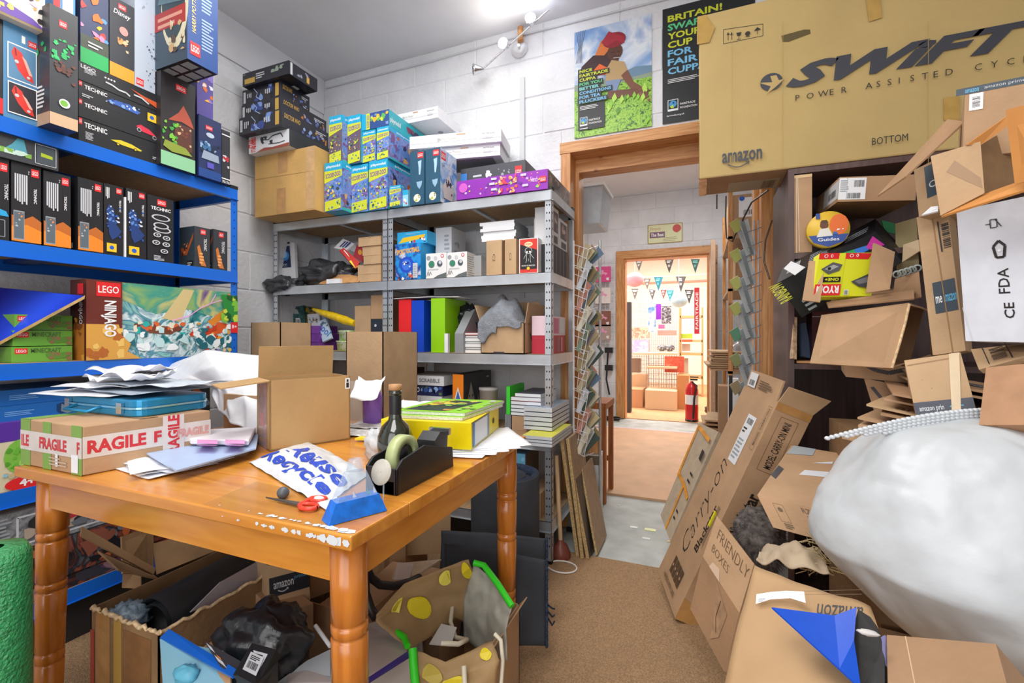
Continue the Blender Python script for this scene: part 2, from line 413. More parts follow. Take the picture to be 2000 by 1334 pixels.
# ---- near doorway: architraves, lining, stop
tr = MB(); tr.box(-.735, .335, YB - .035, YB - .006, 2.105, 2.165, PINE)
tr.box(-.69, .29, YB - .006, YB + .2, 2.105, 2.13, PINE); tr.box(-.675, .27, YB + .09, YB + .2, 2.03, 2.105, PINE)
struct(tr.build('trim_2'))
for i, (a, b) in enumerate(((-.73, -.675), (.275, .33))):
    t = MB(); t.box(a, b, YB - .03, YB - .006, 0, 2.105, PINEV)
    if i == 0: t.box(-.70, -.675, YB - .006, YB + .2, 0, 2.105, PINEV); t.box(-.675, -.655, YB + .09, YB + .2, 0, 2.03, PINEV)
    else: t.box(.275, .30, YB - .006, YB + .2, 0, 2.105, PINEV); t.box(.255, .275, YB + .09, YB + .2, 0, 2.03, PINEV)
    struct(t.build('trim_%d' % (3 + i)))
# ---- corridor
YF = 6.14
sbox('wall_corridor_left', -1.5, -1.4, 2.75, YF, 0, ZC, PW)
sbox('wall_corridor_right', .85, .95, 2.75, YF, 0, ZC, PW)
wf = MB(); FX0, FX1, FZ = -.93, .10, 2.08
wf.box(-2.5, FX0, YF, YF + .15, 0, ZC, PJ); wf.box(FX1, 2.4, YF, YF + .15, 0, ZC, PJ); wf.box(FX0, FX1, YF, YF + .15, FZ, ZC, PJ)
wf = struct(wf.build('wall_far'))
blocks(wf, (-1.4, YF, 0), (1, 0, 0), (0, 0, 1), (0, -1, 0), 2.2, ZC, [(-1.02 + 1.4, .19 + 1.4, 2.19)])
t = MB(); t.box(-1.02, .19, YF - .03, YF - .006, 2.08, 2.18, PINE); t.box(-.93, .10, YF - .006, YF + .15, 2.06, 2.08, PINE); struct(t.build('trim_5'))
t = MB(); t.box(-1.02, -.92, YF - .03, YF - .006, 0, 2.08, PINEV); t.box(-.93, -.905, YF - .006, YF + .15, 0, 2.06, PINEV); struct(t.build('trim_6'))
t = MB(); t.box(.10, .19, YF - .03, YF - .006, 0, 2.08, PINEV); t.box(.08, .10, YF - .006, YF + .15, 0, 2.06, PINEV); struct(t.build('trim_7'))
DW = mat('door_leaf_paint', '#b89a80', .5, var=.03)
d = MB().box(.105, .145, 5.15, YF - .04, .01, 2.06, DW).build('door_1'); struct(d)
MB().box(.098, .105, 5.2, 5.24, .95, 1.1, mat('brushed_steel', '#b8babd', .3, 1, var=0)).build('door_handle', d)
# floor coverings in the corridor
PLY = mat('hardboard_sheet', '#d0a680', .65, var=.05, scale=5)
tag(MB().box(-1.1, .75, 3.165, 5.43, -.012, .004, PLY).build('floor_board'), 'pale plywood sheet laid flat on the corridor floor', 'board')
PE = mat('pink_strip', '#e3c3c6', .7, var=.02)
struct(MB().box(-1.3, .8, 5.43, 5.47, -.012, .006, PE).build('trim_8'))
# ---- shop beyond
SF = mat('shop_floor', '#cf9f70', .7, var=.05, scale=14)
sbox('floor_shop', -2.5, 2.4, YF + .02, 11.0, -.012, -.004, SF)
sbox('wall_shop_back', -2.6, 2.6, 10.9, 11.0, 0, ZC, PS)
sbox('wall_shop_left', -2.6, -2.5, 2.75, 11.0, 0, ZC, PS)
sbox('wall_shop_right', 2.4, 2.5, 2.7, 11.0, 0, ZC, PS)
sbox('trim_9', -2.5, 2.4, 10.86, 10.9, 2.25, 2.29, mat('shop_rail', '#c98f7a', .5, var=0))
# ---- cable line and conduit on the back wall
CBW = mat('painted_cable', '#d2d4d8', .5, var=0)
t = MB(); t.tube([(XW + .03, YB - .012, 2.84), (-1.6, YB - .012, 2.835), (-.95, YB - .012, 2.85), (-.2, YB - .012, 2.84), (2, YB - .012, 2.83)], .005, CBW, 6)
tag(t.build('cable'), 'thin white painted cable running along the wall below the ceiling', 'cable')
t = MB().box(-.985, -.955, YB - .018, YB - .006, 1.3, 2.60, CBW)
tag(t.build('conduit'), 'white vertical conduit below the spotlight on back wall', 'conduit')
# ================================================================ shelving
BLU = mat('blue_powder_coat', '#1268d2', .28, var=.02, scale=3, spec=.6)
GAL = mat('galvanised_steel', '#cfd5db', .28, .6, var=.05, scale=10)
BRD = mat('chipboard_shelf', '#b59570', .8, var=.06, scale=60)
HOLE = hx('#2a2d31', .6); BCAP = hx('#15161a', .5)
LV = [1.77, 1.38, .99, .585, .2]
def shelf_unit(name, label, cat, x0, x1, y0, y1, m, front, holes=HOLE, pw=.032, group=None):
    """boltless unit; front 'y' faces -Y, 'x' faces +X"""
    r = empty(name, ((x0 + x1) / 2, (y0 + y1) / 2, 0), label, cat, group)
    H = 1.78; t = .002
    for ix, (xa, sx) in enumerate(((x0, 1), (x1, -1))):
        for iy, (ya, sy) in enumerate(((y0, 1), (y1, -1))):
            mb = MB()
            mb.box(min(xa, xa + sx * pw), max(xa, xa + sx * pw), min(ya, ya + sy * t), max(ya, ya + sy * t), .012, H, m)
            mb.box(min(xa, xa + sx * t), max(xa, xa + sx * t), min(ya, ya + sy * pw), max(ya, ya + sy * pw), .012, H, m)
            p = mb.build('post', r)
            c = MB(); c.box(min(xa - .002 * sx, xa + sx * (pw + .003)), max(xa - .002 * sx, xa + sx * (pw + .003)), min(ya - .002 * sy, ya + sy * (pw + .003)), max(ya - .002 * sy, ya + sy * (pw + .003)), H - .012, H + .004, BCAP)
            c.build('end_cap', p)
            c = MB(); c.box(min(xa - .002 * sx, xa + sx * (pw + .003)), max(xa - .002 * sx, xa + sx * (pw + .003)), min(ya - .002 * sy, ya + sy * (pw + .003)), max(ya - .002 * sy, ya + sy * (pw + .003)), 0, .014, BCAP)
            c.build('foot', p)
            # keyhole slots in the flanges seen from the room
            s = MB(); z = .08
            while z < H - .03:
                if front == 'y' and iy == 0:
                    for q in (.3, .72):
                        cx = xa + sx * pw * q; s.box(cx - .0028, cx + .0028, ya - .0008, ya, z, z + .008, holes)
                    if ix == 1:
                        cy = ya + pw * .5; s.box(xa, xa + .0008, cy - .003, cy + .003, z, z + .012, holes)
                if front == 'x' and ix == 1:
                    cy = ya + sy * pw * .5; s.box(xa, xa + .0008, cy - .003, cy + .003, z, z + .008, holes)
                z += .0375
            if s.v: so = s.build('slots', p, kind='stuff')
    for z in LV:
        zb = z - .052
        for (a, b, c, d) in ((x0 + t, x1 - t, y0 - .0015, y0), (x0 + t, x1 - t, y1 - .002, y1), (x0 - .0015 if front == 'y' else x0, x0 + .001, y0, y1), (x1 - .001, x1 + .0015, y0, y1)):
            bm_ = MB(); bm_.box(a, b, c, d, zb, z - .001, m)
            # rolled lips
            if abs(d - c) < .01: bm_.box(a, b, c, c + .012 if c < (y0 + y1) / 2 else d, z - .003, z - .001, m); bm_.box(a, b, min(c, d - .010), max(d, c + .010), zb, zb + .002, m)
            else: bm_.box(min(a, b - .01), max(b, a + .01), c, d, zb, zb + .002, m)
            bm_.build('beam', r)
        b = MB(); b.box(x0 + .004, x1 - .004, y0 + .004, y1 - .004, z - .009, z - .0005, BRD); b.build('shelf_board', r)
        s = MB()
        if front == 'y': s.box((x0 + x1) / 2 - .012, (x0 + x1) / 2 + .012, y0 + .002, y1 - .002, z - .022, z - .009, m)
        else: s.box(x0 + .002, x1 - .002, (y0 + y1) / 2 - .03, (y0 + y1) / 2 + .03, z - .024, z - .009, mat('blue_brace', '#123a86', .4, var=0))
        s.build('brace', r)
    return r
blue = shelf_unit('blue_shelving', 'bright blue steel shelving unit along the left wall, filled with toy boxes', 'shelving', -2.48, -2.03, .33, 1.53, BLU, 'x', holes=mat('blue_slot', '#0a3f9c', .5, var=0))
su1 = shelf_unit('metal_shelving', 'galvanised steel shelving unit in the corner, large tan carton on its top', 'shelving', -2.44, -1.586, 2.08, 2.50, GAL, 'y', group='galvanised shelving units')
su2 = shelf_unit('metal_shelving', 'galvanised steel shelving unit beside the door, red blue and green folders on it', 'shelving', -1.582, -.648, 2.08, 2.50, GAL, 'y', group='galvanised shelving units')
# ================================================================ blue shelving contents
DK = mat('box_black', '#26272b', .38, var=.03, scale=5)
DK2 = mat('box_charcoal', '#3a3d42', .4, var=.05, scale=5)
W_ = hx('#f2f2f2'); RED = hx('#e0282b'); YEL = hx('#f6c92d'); ORG = hx('#ee8a2c'); GRN = hx('#2fb463'); BL2 = hx('#2f62c8'); GY = hx('#9aa1a8'); LG = hx('#c9ccd1')
def lego(f, x, y, w, h=None, rot=0):
    h = h or w * f.u.length / f.v.length
    f.r(x, y, x + w, y + h, RED); f.t('LEGO', x + w / 2, y + h / 2, h * .5, W_, w=w * .8, c=True)
GT = 'toy boxes on the blue shelving'
BXF = -2.03
def shelfbox(name, label, p0, p1, z0=None, z1=None, X=BXF, dep=.3, m=DK, prints=None, mf=None, group=GT, cat='toy box'):
    return tbox(name, label, cat, xbox(p0, p1, X, dep, z0, z1), m, prints, group, mf=mf)
T = LV[0]
# --- top shelf, from the left
shelfbox('toy_box', 'sliver of a dark box with a red foot, far left of the top shelf', (-60, 10), (6, 225), T, m=DK, prints={'f': lambda f: f.r(.8, .02, 1, .18, RED)})
def p(f):
    lego(f, .68, .83, .24, .07); f.r(.5, .84, .6, .92, W_)
    for y0, y1, bg in ((.42, .80, '#5a89ae'), (.06, .39, '#2b2b33')):
        f.r(.12, y0, .92, y1, W_); f.r(.15, y0 + .012, .89, y1 - .012, hx(bg))
        f.p([(.22, y1 - .1), (.30, y1 - .03), (.5, y1 - .07), (.62, y1 - .16), (.78, y0 + .1), (.84, y0 + .03), (.6, y0 + .05), (.4, y0 + .12)], hx('#e23a30'))
        f.p([(.5, y1 - .1), (.62, y1 - .13), (.8, y0 + .1), (.7, y0 + .1)], hx('#f0b3a4')); f.p([(.3, y1 - .04), (.34, y1 - .05), (.37, y1 - .12), (.33, y1 - .12)], hx('#7d1518'))
        f.e(.36, y0 + .2, .06, hx('#c4c9cf')); f.e(.68, y0 + .07, .05, hx('#c4c9cf'))
shelfbox('toy_box', 'light blue toy box with two framed pictures of a red car, top shelf', (5, 38), (77, 240), T, m=hx('#4f88b4'), prints={'f': p})
zb2 = onX(5, 38, BXF).z
def p(f):
    f.r(0, .0, 1, .06, hx('#8d7a55')); f.p([(0, .06), (1, .06), (.8, .2), (.4, .3), (0, .42)], hx('#6c4aa8')); f.p([(.5, .8), (.9, .66), (.93, .74), (.6, .92)], hx('#f0a52c'))
    f.blobs(.05, .1, .95, .7, [hx('#e9d36a'), hx('#2a2428'), hx('#e8b7cf'), hx('#f0a53a')], 10, 4, .1)
shelfbox('toy_box', 'cream and purple toy box lying on the light blue one, top left corner', (-40, -90), (88, 70), zb2 + .001, m=hx('#e6e2da'), prints={'f': p}, X=-2.0, dep=.26)
def p(f):
    f.r(0, 0, 1, .10, hx('#cfae8c')); lego(f, .32, .84, .28, .06)
    f.blobs(.05, .55, .95, .75, [hx('#2fae62'), hx('#3cc070')], 22, 2, .13); f.blobs(.15, .38, .9, .55, [hx('#6d3f33'), hx('#5b3a30')], 12, 3, .14); f.e(.5, .2, .2, W_); f.e(.48, .2, .14, hx('#7ab648'))
def pl(f):
    f.r(0, 0, 1, .1, hx('#c3a384')); f.lines(.3, .15, .8, .35, 6, W_, 3); f.blobs(.1, .58, .9, .72, [hx('#2fae62')], 6, 5, .14)
shelfbox('toy_box', 'tall dark toy box with a small green tree picture, jutting over the top shelf', (97, 5), (152, 258), T, X=-1.955, dep=.07 + .04, m=DK2, prints={'f': p, 'l': pl})
shelfbox('toy_box', 'upper pale blue and red toy box behind the tall tree box', (104, -60), (147, 26), T + .39, m=hx('#3f8fd0'), X=-2.02, dep=.2, prints={'f': lambda f: (f.r(.0, .1, .3, .5, RED), f.r(.4, .2, .9, .9, LG))})
# stack of four long black boxes
ys = [(114, 216), (151, 251), (187, 286), (223, 319)]
zs = [onX(154, y, BXF).z for y in (118, 154, 190, 226)] + [T]
def race(cols, seed):
    def q(f):
        f.blobs(.42, .2, .80, .8, cols, 16, seed, .045)
    return q
def f1(f):
    f.t('LEGO', .02, .7, .2, W_); f.lines(.06, .5, .2, .8, 4, LG); [f.e(.3 + .035 * i, .7, .012, W_) for i in range(4)]
    f.line([(.3, .45), (.38, .42), (.46, .3), (.55, .32), (.6, .2)], .006, LG); f.p([(.6, .7), (.8, .55), (1, .5), (1, .1), (.85, .3)], hx('#d0582c')); f.line([(.65, .4), (.75, .4), (.85, .2)], .006, LG)
def fcar(kind):
    def q(f):
        lego(f, .0, .70, .035, .26); f.t('TECHNIC', .06, .62, .22, W_, w=.26, bold=.02)
        if kind == 'y':
            f.lines(.07, .15, .19, .48, 6, LG, 4); c = hx('#d9c52c')
            f.p([(.36, .46), (.48, .58), (.62, .55), (.76, .42), (.74, .36), (.5, .38)], c); [f.e(x, .36, .022, hx('#4a4a20')) for x in (.45, .67)]; [f.e(x, .36, .012, YEL) for x in (.45, .67)]; f.lines(.9, .2, .96, .35, 2, LG)
        if kind == 'r':
            c = hx('#d8324a'); f.p([(.68, .6), (.74, .78), (.86, .66), (.95, .4), (.9, .36), (.76, .4)], c); [(f.e(x, y, .03, hx('#b9bcc2')), f.e(x, y, .022, hx('#2a2a2e'))) for x, y in ((.72, .44), (.93, .26))]
        if kind == 'b':
            f.p([(.3, .45), (.42, .66), (.6, .72), (.74, .5), (.7, .32), (.5, .36)], hx('#3c66b8')); f.blobs(.3, .35, .74, .7, [hx('#7fa9e6'), hx('#dfe6f2'), hx('#24428c')], 18, 2, .03)
            f.lines(.03, .15, .16, .35, 2, LG); f.r(.83, .2, .95, .7, YEL); f.e(.89, .45, .03, BL2)
    return q
LB = ['topmost of the four flat black toy boxes, orange racing stripe on it', 'flat black toy box with a blue racing car, second from the top of four', 'flat black toy box with a red motorbike, third from the top of four', 'flat black toy box with a yellow racing car, bottom of the four']
for i in range(4):
    a, b = xbox((154, 100), (311, 100), BXF, .26, zs[i + 1] + (.0005 if i < 3 else 0), zs[i]).face('f'), None
    bx = xbox((154, 100), (311, 100), BXF - .002 * (i % 2), .26, zs[i + 1], zs[i] - .001)
    tbox('toy_box', LB[i], 'toy box', bx, DK, {'f': [f1, fcar('b'), fcar('r'), fcar('y')][i]}, GT)
ZT = zs[0]
def p(f):
    f.r(0, 0, 1, .16, GRN); f.r(0, .16, 1, .30, hx('#4a5246')); f.t('', .5, .5, .1, W_)
    f.blobs(0, .3, 1, 1, [hx('#f2c233'), hx('#e8742a'), hx('#5b9bd5'), hx('#dc3b34'), hx('#e890b8')], 26, 6, .22); f.lines(.25, .19, .8, .26, 2, LG)
shelfbox('toy_box', 'upright toy box with yellow, red and blue artwork and a green foot band', (157, -70), (212, 137), ZT, m=hx('#3a4468'), prints={'f': p}, dep=.2)
def p(f):
    f.r(0, 0, 1, .17, hx('#f0a12e')); lego(f, .34, .88, .32, .07); f.t('Disney', .14, .78, .08, W_, w=.7, sh=.3); f.e(.56, .62, .18, hx('#e79a94'), .055); f.blobs(.3, .36, .75, .53, [hx('#d8a468'), hx('#c98a50'), hx('#e7c79b')], 9, 3, .12)
shelfbox('toy_box', 'upright dark toy box with an orange foot band on the black box stack', (214, -12), (262, 162), ZT, m=hx('#33373f'), prints={'f': p}, dep=.2)
def p(f):
    lego(f, .08, .02, .35, .07); f.blobs(.55, .05, .98, .62, [hx('#3d4450'), hx('#8d96a4')], 26, 4, .06); f.blobs(.3, .8, .6, .95, [GY], 5, 4, .07)
shelfbox('toy_box', 'upright pale grey blue toy box with dark figures on the black box stack', (263, -30), (303, 175), ZT, m=hx('#b9c4d4'), prints={'f': p}, dep=.2)
def p(f):
    f.r(0, 0, 1, .15, hx('#8cc79a')); lego(f, .42, .86, .3, .07)
    f.p([(.2, .5), (.5, .62), (.64, .72), (.85, .6), (.96, .5), (.6, .53)], hx('#b4533e')); f.p([(.35, .25), (.9, .22), (.88, .5), (.4, .5)], hx('#5c352b'))
    f.blobs(.4, .28, .88, .48, [hx('#d8b48c'), hx('#7b4634')], 14, 3, .06); f.blobs(.03, .25, .5, .5, [hx('#3f9e3c'), hx('#7cc13f')], 16, 6, .1); f.p([(.05, .2), (.3, .16), (.9, .18), (.7, .25), (.1, .27)], hx('#8a9a3a'))
shelfbox('toy_box', 'tall dark toy box with a red roofed pagoda picture and green foot band', (314, 136), (381, 344), T, m=hx('#2d2a2d'), prints={'f': p, 'l': lambda f: f.lines(.2, .5, .8, .9, 6, W_, 3)}, X=-2.0, dep=.18)
def p(f):
    f.r(0, 0, 1, .14, hx('#24488c')); lego(f, .3, .8, .3, .07); f.e(.5, .72, .18, hx('#b7c7d8'), .04); f.blobs(.05, .35, .95, .6, [hx('#3f6f9c'), hx('#8fb3d0'), hx('#202a44')], 16, 3, .13); f.p([(.1, .3), (.9, .3), (.85, .42), (.2, .44)], hx('#96a4b8')); f.r(.35, .17, .65, .26, hx('#5a54b8'))
shelfbox('toy_box', 'dark blue toy box with a car picture at the end of the top blue shelf', (388, 222), (432, 357), T, m=hx('#26335e'), prints={'f': p}, X=-2.0, dep=.1)
shelfbox('toy_box', 'narrow black and white toy box numbered at the foot, last on the top blue shelf', (433, 252), (449, 366), T, m=hx('#2c2d33'), prints={'f': lambda f: (f.r(.0, .08, 1, .1, W_), f.t('70176', .5, .03, .05, W_, w=.9, c=True), f.blobs(.1, .3, .9, .55, [LG, hx('#b03038')], 8, 3, .3), f.r(0, .9, 1, .92, W_))}, X=-2.0, dep=.1)
zf = onX(388, 222, -2.0).z
shelfbox('toy_box', 'purple and orange toy box standing on the dark blue car box', (385, 104), (416, 222), zf, m=hx('#5a4f9a'), prints={'f': lambda f: (f.blobs(0, .3, 1, 1, [hx('#efb33a'), hx('#d8703a'), hx('#8a76c4'), hx('#e8e2f0')], 16, 9, .3),)}, X=-2.03, dep=.12)
# large navy box, turned, balanced on the pagoda box
zc = onX(314, 136, -2.0).z
c0 = onZ(366, 114, zc + .002); cr_ = onZ(413, 148, zc + .002); cl = onZ(303, 137, zc + .002)
d1 = V((c0.x - cl.x, c0.y - cl.y, 0)); d2 = V((cr_.x - c0.x, cr_.y - c0.y, 0))
a1 = d1.normalized(); a2 = V((-a1.y, a1.x, 0)); O = c0 - d1
bx = Box(O, d1, (0, 0, .42), a2 * min(d2.length, .2)); print('navy', d1.length, d2.length, d1.angle(d2))
def p(f):
    f.e(.62, .55, .42, hx('#d9d3b4'), .42, 20); f.e(.58, .58, .36, hx('#33454f'), .36, 20); f.r(.0, .35, .95, .52, hx('#a8302e')); f.lines(.1, .37, .9, .5, 2, hx('#d89a84')); f.p([(.1, .6), (.9, .55), (.7, .85), (.3, .88)], hx('#5d7886')); f.blobs(.45, .1, .95, .45, [hx('#c8a878'), hx('#5d4a3c'), hx('#d8cfae')], 12, 5, .1)
def pr(f):
    f.lines(.45, .52, .85, .8, 9, hx('#8fa6cc'), 3); f.lines(.45, .16, .85, .46, 10, hx('#8fa6cc'), 5); f.t('HARRY POTTER', .2, .45, .13, hx('#d8c070'), rot=90, w=.36, c=True, sh=.2); lego(f, .08, .06, .32, .12)
o = tbox('toy_box', 'large navy toy box with a red train picture, turned and balanced on the pagoda box', 'toy box', bx, hx('#1d4484'), {'f': p, 'r': pr, 'b': lambda f: [f.r(.08 + .3 * i, .1 + .45 * j, .32 + .3 * i, .45 + .45 * j, GY) for i in range(3) for j in range(2)]}, GT, mf={'f': hx('#3a4c5c'), 'b': DK})
# --- second shelf
S = LV[1]
def tech(car):
    def q(f):
        f.t('TECHNIC', .8, .62, .10, W_, rot=-90, w=.19, c=True, bold=.02); lego(f, .66, .86, .26, .10); f.lines(.55, .88, .6, .93, 2, LG)
        f.lines(.1, .48, .55, .86, 6, LG, 5, .7, vert=True)
        f.p([(0, .02), (1, .02), (1, .30), (.7, .36), (.4, .3), (.0, .34)], hx('#c06a2c')); f.p([(0, .02), (1, .02), (1, .18), (.5, .24), (.0, .2)], ORG)
        f.r(.06, .04, .42, .40, GY); f.r(.08, .055, .40, .385, hx('#5d6a72')); f.blobs(.1, .2, .38, .38, [hx('#e0885a'), hx('#b8bcc0')], 6, 2, .06)
    return q
def racer(f):
    f.t('TECHNIC', .82, .72, .10, W_, rot=-90, w=.17, c=True, bold=.02); lego(f, .62, .89, .28, .08); f.lines(.08, .75, .3, .95, 3, W_, 3, .5, vert=True)
    f.p([(.1, .62), (.25, .72), (.5, .66), (.6, .45), (.9, .36), (.7, .28), (.4, .22), (.25, .3), (.2, .48)], hx('#27417c')); f.blobs(.12, .26, .85, .7, [hx('#5f8fd8'), hx('#cdd6e6'), hx('#2f56a8')], 22, 3, .1)
    f.r(.12, .05, .62, .17, YEL); f.e(.37, .11, .12, BL2)
shelfbox('toy_box', 'black toy box cut by the left edge, first on the second blue shelf', (-45, 296), (18, 466), S, m=DK, prints={'f': lambda f: (lego(f, .7, .84, .24, .1), f.t('TECHNIC', .9, .6, .12, W_, rot=-90, w=.19, c=True), f.p([(.5, .4), (.9, .36), (.98, .3), (.6, .3)], hx('#2fa2d8')), f.frame(.3, .05, .85, .25, .002, GY))}, X=-2.045)
LBL = ['tall orange footed black box, nearer the left edge on the second blue shelf', 'tall orange footed black box, middle of three alike on the second blue shelf', 'tall black toy box with an orange foot beside two narrow boxes with blue racers']
for i, (a, b, yt) in enumerate(((22, 80, 314), (85, 138, 332), (152, 201, 345))):
    shelfbox('toy_box', LBL[i], (a, yt), (b, 480), S, m=DK, prints={'f': tech(0), 'l': lambda f: (f.t('VOLVO', .5, .5, .12, GY, rot=90, w=.4, c=True), f.r(.3, .05, .7, .12, W_)) if i == 2 else f.lines(.3, .3, .6, .7, 4, GY)}, X=-2.045, dep=.1 if i == 2 else .28)
shelfbox('toy_box', 'narrow black box with a blue racing car, left of the pair', (203, 357), (241, 490), S, m=DK, prints={'f': racer}, X=-2.045)
shelfbox('toy_box', 'narrow black box with a blue racing car, right of the pair', (246, 366), (286, 497), S, m=DK, prints={'f': racer}, X=-2.045)
tag(MB().box(-2.3, -2.04, xbox((242, 380), (245, 497), -2.045, .1, S).O.y, onX(245, 380, -2.045).y, S, S + .23, WH).build('card'), 'white card edge standing between the two racing car boxes', 'card')
def p(f):
    lego(f, .36, .87, .34, .09); f.t('TECHNIC', .12, .79, .05, W_, w=.76, bold=.02)
    for (x, y, r) in ((.5, .68, .36), (.55, .5, .34), (.5, .56, .3)): f.e(x, y, r, LG, .05); f.e(x, y, r * .8, DK, .035)
    for (x, y) in ((.35, .41), (.7, .38), (.3, .29), (.68, .28), (.6, .17)): f.e(x, y, .15, LG, .035); f.e(x, y, .1, DK, .022); f.e(x, y, .04, LG, .01)
    f.lines(.2, .02, .6, .1, 4, LG, 2)
shelfbox('toy_box', 'black toy box showing white wheel and plate parts on the second blue shelf', (288, 379), (339, 508), S, m=DK, prints={'f': p}, X=-2.045)
def p(f): lego(f, .38, .82, .34, .13); f.t('TECHNIC', .68, .58, .2, W_, rot=-90, w=.3, c=True); f.p([(.15, .5), (.3, .56), (.5, .3), (.75, .04), (.4, .05), (.25, .25)], hx('#d07a38')); f.lines(.3, .1, .6, .4, 4, hx('#f0b070'))
def pl(f): f.p([(.1, .5), (.5, .45), (.95, .85), (.9, .7), (.5, .3), (.1, .3)], hx('#b55a30')); f.r(.5, .02, .9, .16, hx('#1d1d22')); f.lines(.55, .04, .85, .14, 2, LG); f.blobs(.1, .3, .6, .6, [hx('#d8895a'), hx('#3a2a2a')], 8, 2, .08)
shelfbox('toy_box', 'short black toy box with orange machine, picture side towards the room, second blue shelf', (380, 441), (410, 518), S, m=DK2, prints={'f': p, 'l': pl}, X=-2.045, dep=.1, mf={'l': hx('#35424c')})
shelfbox('toy_box', 'short black toy box with orange machine, last on the second blue shelf', (417, 447), (444, 522), S, m=DK2, prints={'f': p, 'l': pl}, X=-2.045, dep=.1)
zz = S + .28
def p(f): f.p([(.4, .3), (.5, .6), (.55, .85), (.62, .85), (.66, .3)], hx('#4f9bb0')); f.blobs(.3, .2, .7, .4, [hx('#7fb04a'), hx('#c3dcd0')], 8, 3, .08); f.frame(.74, .1, .97, .85, .002, LG); f.r(.755, .13, .955, .82, hx('#4a545c')); f.p([(.8, .4), (.93, .38), (.93, .5), (.8, .55)], hx('#b6cc2c'))
z3 = onX(22, 314, -2.045).z + .002
shelfbox('toy_box', 'flat dark toy box with a small green picture lying across the black boxes', (-80, 200), (114, 326), z3, z3 + .085, m=hx('#3d4146'), prints={'f': p}, X=-2.035, dep=.25)
# --- third shelf
S = LV[2]
OCE = art('art_ocean', ['#1c5a66', '#2f8a8e', '#dfeef0', '#3c7f96', '#8fc7c0', '#1e4a66'], 9, 5, 2.2)
SKY = art('art_storm', ['#6a3f9a', '#8fb36a', '#3f9a8a', '#c9c27a', '#5a3a8a'], 6, 3, 1)
def p(f):
    f.r(.19, 0, 1, 1, OCE); f.p([(.19, 1), (1, 1), (1, .62), (.8, .6), (.6, .7), (.4, .6), (.19, .78)], SKY)
    f.p([(.44, .55), (.58, .98), (.66, .98), (.56, .5)], hx('#d6c089')); f.p([(.8, .45), (.9, .6), (.97, .95), (.93, .98), (.88, .7), (.76, .52)], hx('#e0892c')); f.p([(.72, .3), (.85, .52), (.98, .46), (.86, .34)], hx('#d85a28'))
    f.p([(.3, .42), (.45, .44), (.55, .4), (.5, .32), (.36, .34)], hx('#7a4a34')); f.blobs(.26, .3, .6, .5, [hx('#d86a3a'), hx('#e9e0cc'), hx('#30b0a8'), hx('#7a3f2c')], 22, 3, .035); f.blobs(.62, .25, .95, .5, [hx('#e9a02c'), hx('#c8401f'), hx('#f2f4f4')], 18, 8, .04)
    f.blobs(.2, .1, .95, .42, [hx('#eef5f6'), hx('#bfe0e2'), hx('#256a78')], 40, 5, .045); f.line([(.82, .95), (.78, .8), (.7, .72), (.62, .6), (.5, .52)], .004, hx('#f0a8e8')); f.line([(.78, .8), (.86, .86), (.93, .8)], .003, hx('#f0a8e8'))
    f.p([(.86, .95), (1, .95), (1, .5), (.9, .58)], hx('#2c8a3c')); f.blobs(.86, .5, 1, .95, [hx('#7cc13f'), hx('#1d5a2c'), hx('#c9d84a')], 14, 4, .05)
    f.r(.94, .35, 1, .52, RED); f.t('8+', .97, .45, .06, W_, c=True); [f.e(.75 + .045 * i, .08, .014, hx(c)) for i, c in enumerate(('#d04030', '#dfe4ea', '#8f8ac0', '#e8c8a0', '#e8c04a'))]; [f.r(.74 + .045 * i, .0, .76 + .045 * i, .06, hx(c)) for i, c in enumerate(('#c03828', '#9aa', '#6a64a8', '#b08040', '#caa070'))] if 0 else None
    f.r(0, 0, .19, 1, hx('#6d2f26')); f.p([(0, 0), (.3, 0), (.22, .1), (.24, .2), (.19, .3), (.17, .45), (0, .45)], hx('#dca24a')); f.blobs(0, 0, .2, .4, [hx('#b8682c'), hx('#efc46a')], 14, 4, .05)
    f.r(.05, .8, .18, .98, RED); f.t('LEGO', .115, .89, .09, W_, w=.11, c=True); f.t('NINJAGO', .115, .52, .085, W_, rot=-90, w=.46, c=True, bold=.03)
b_ = xbox((165, 538), (462, 690), -2.035, .09, S, onX(165, 545, -2.035).z)
tbox('toy_box', 'large toy box with a stormy sea battle picture on the third blue shelf', 'toy box', b_, hx('#5a2a22'), {'f': p, 'l': lambda f: (f.r(0, 0, 1, .45, hx('#b8742c')), f.blobs(0, 0, 1, .6, [hx('#d99a3a'), hx('#8a4a24')], 8, 3, .2), f.r(.55, .82, .95, .95, RED), f.t('NINJAGO', .75, .6, .3, W_, rot=-90, w=.3, c=True))}, GT)
GRB = hx('#6aa63c')
def p(f): lego(f, .05, .55, .2, .35); f.t('MINECRAFT', .3, .6, .3, hx('#4a6a34'), w=.5); f.blobs(.55, .05, .98, .6, [hx('#8a6a4a'), hx('#5a8a34')], 9, 3, .1)
za = S
for i, l in enumerate(('lower of the green toy boxes beside the sea battle box', 'middle green toy box beside the sea battle box', 'upper green toy box half hidden behind the glossy blue board')):
    shelfbox('toy_box', l, (22 + 3 * i, 400), (141, 690), za + .0005, za + .052, m=GRB, prints={'f': p}, X=-2.07 - .012 * i, dep=.25, mf={'t': hx('#82bc4c')}); za += .054
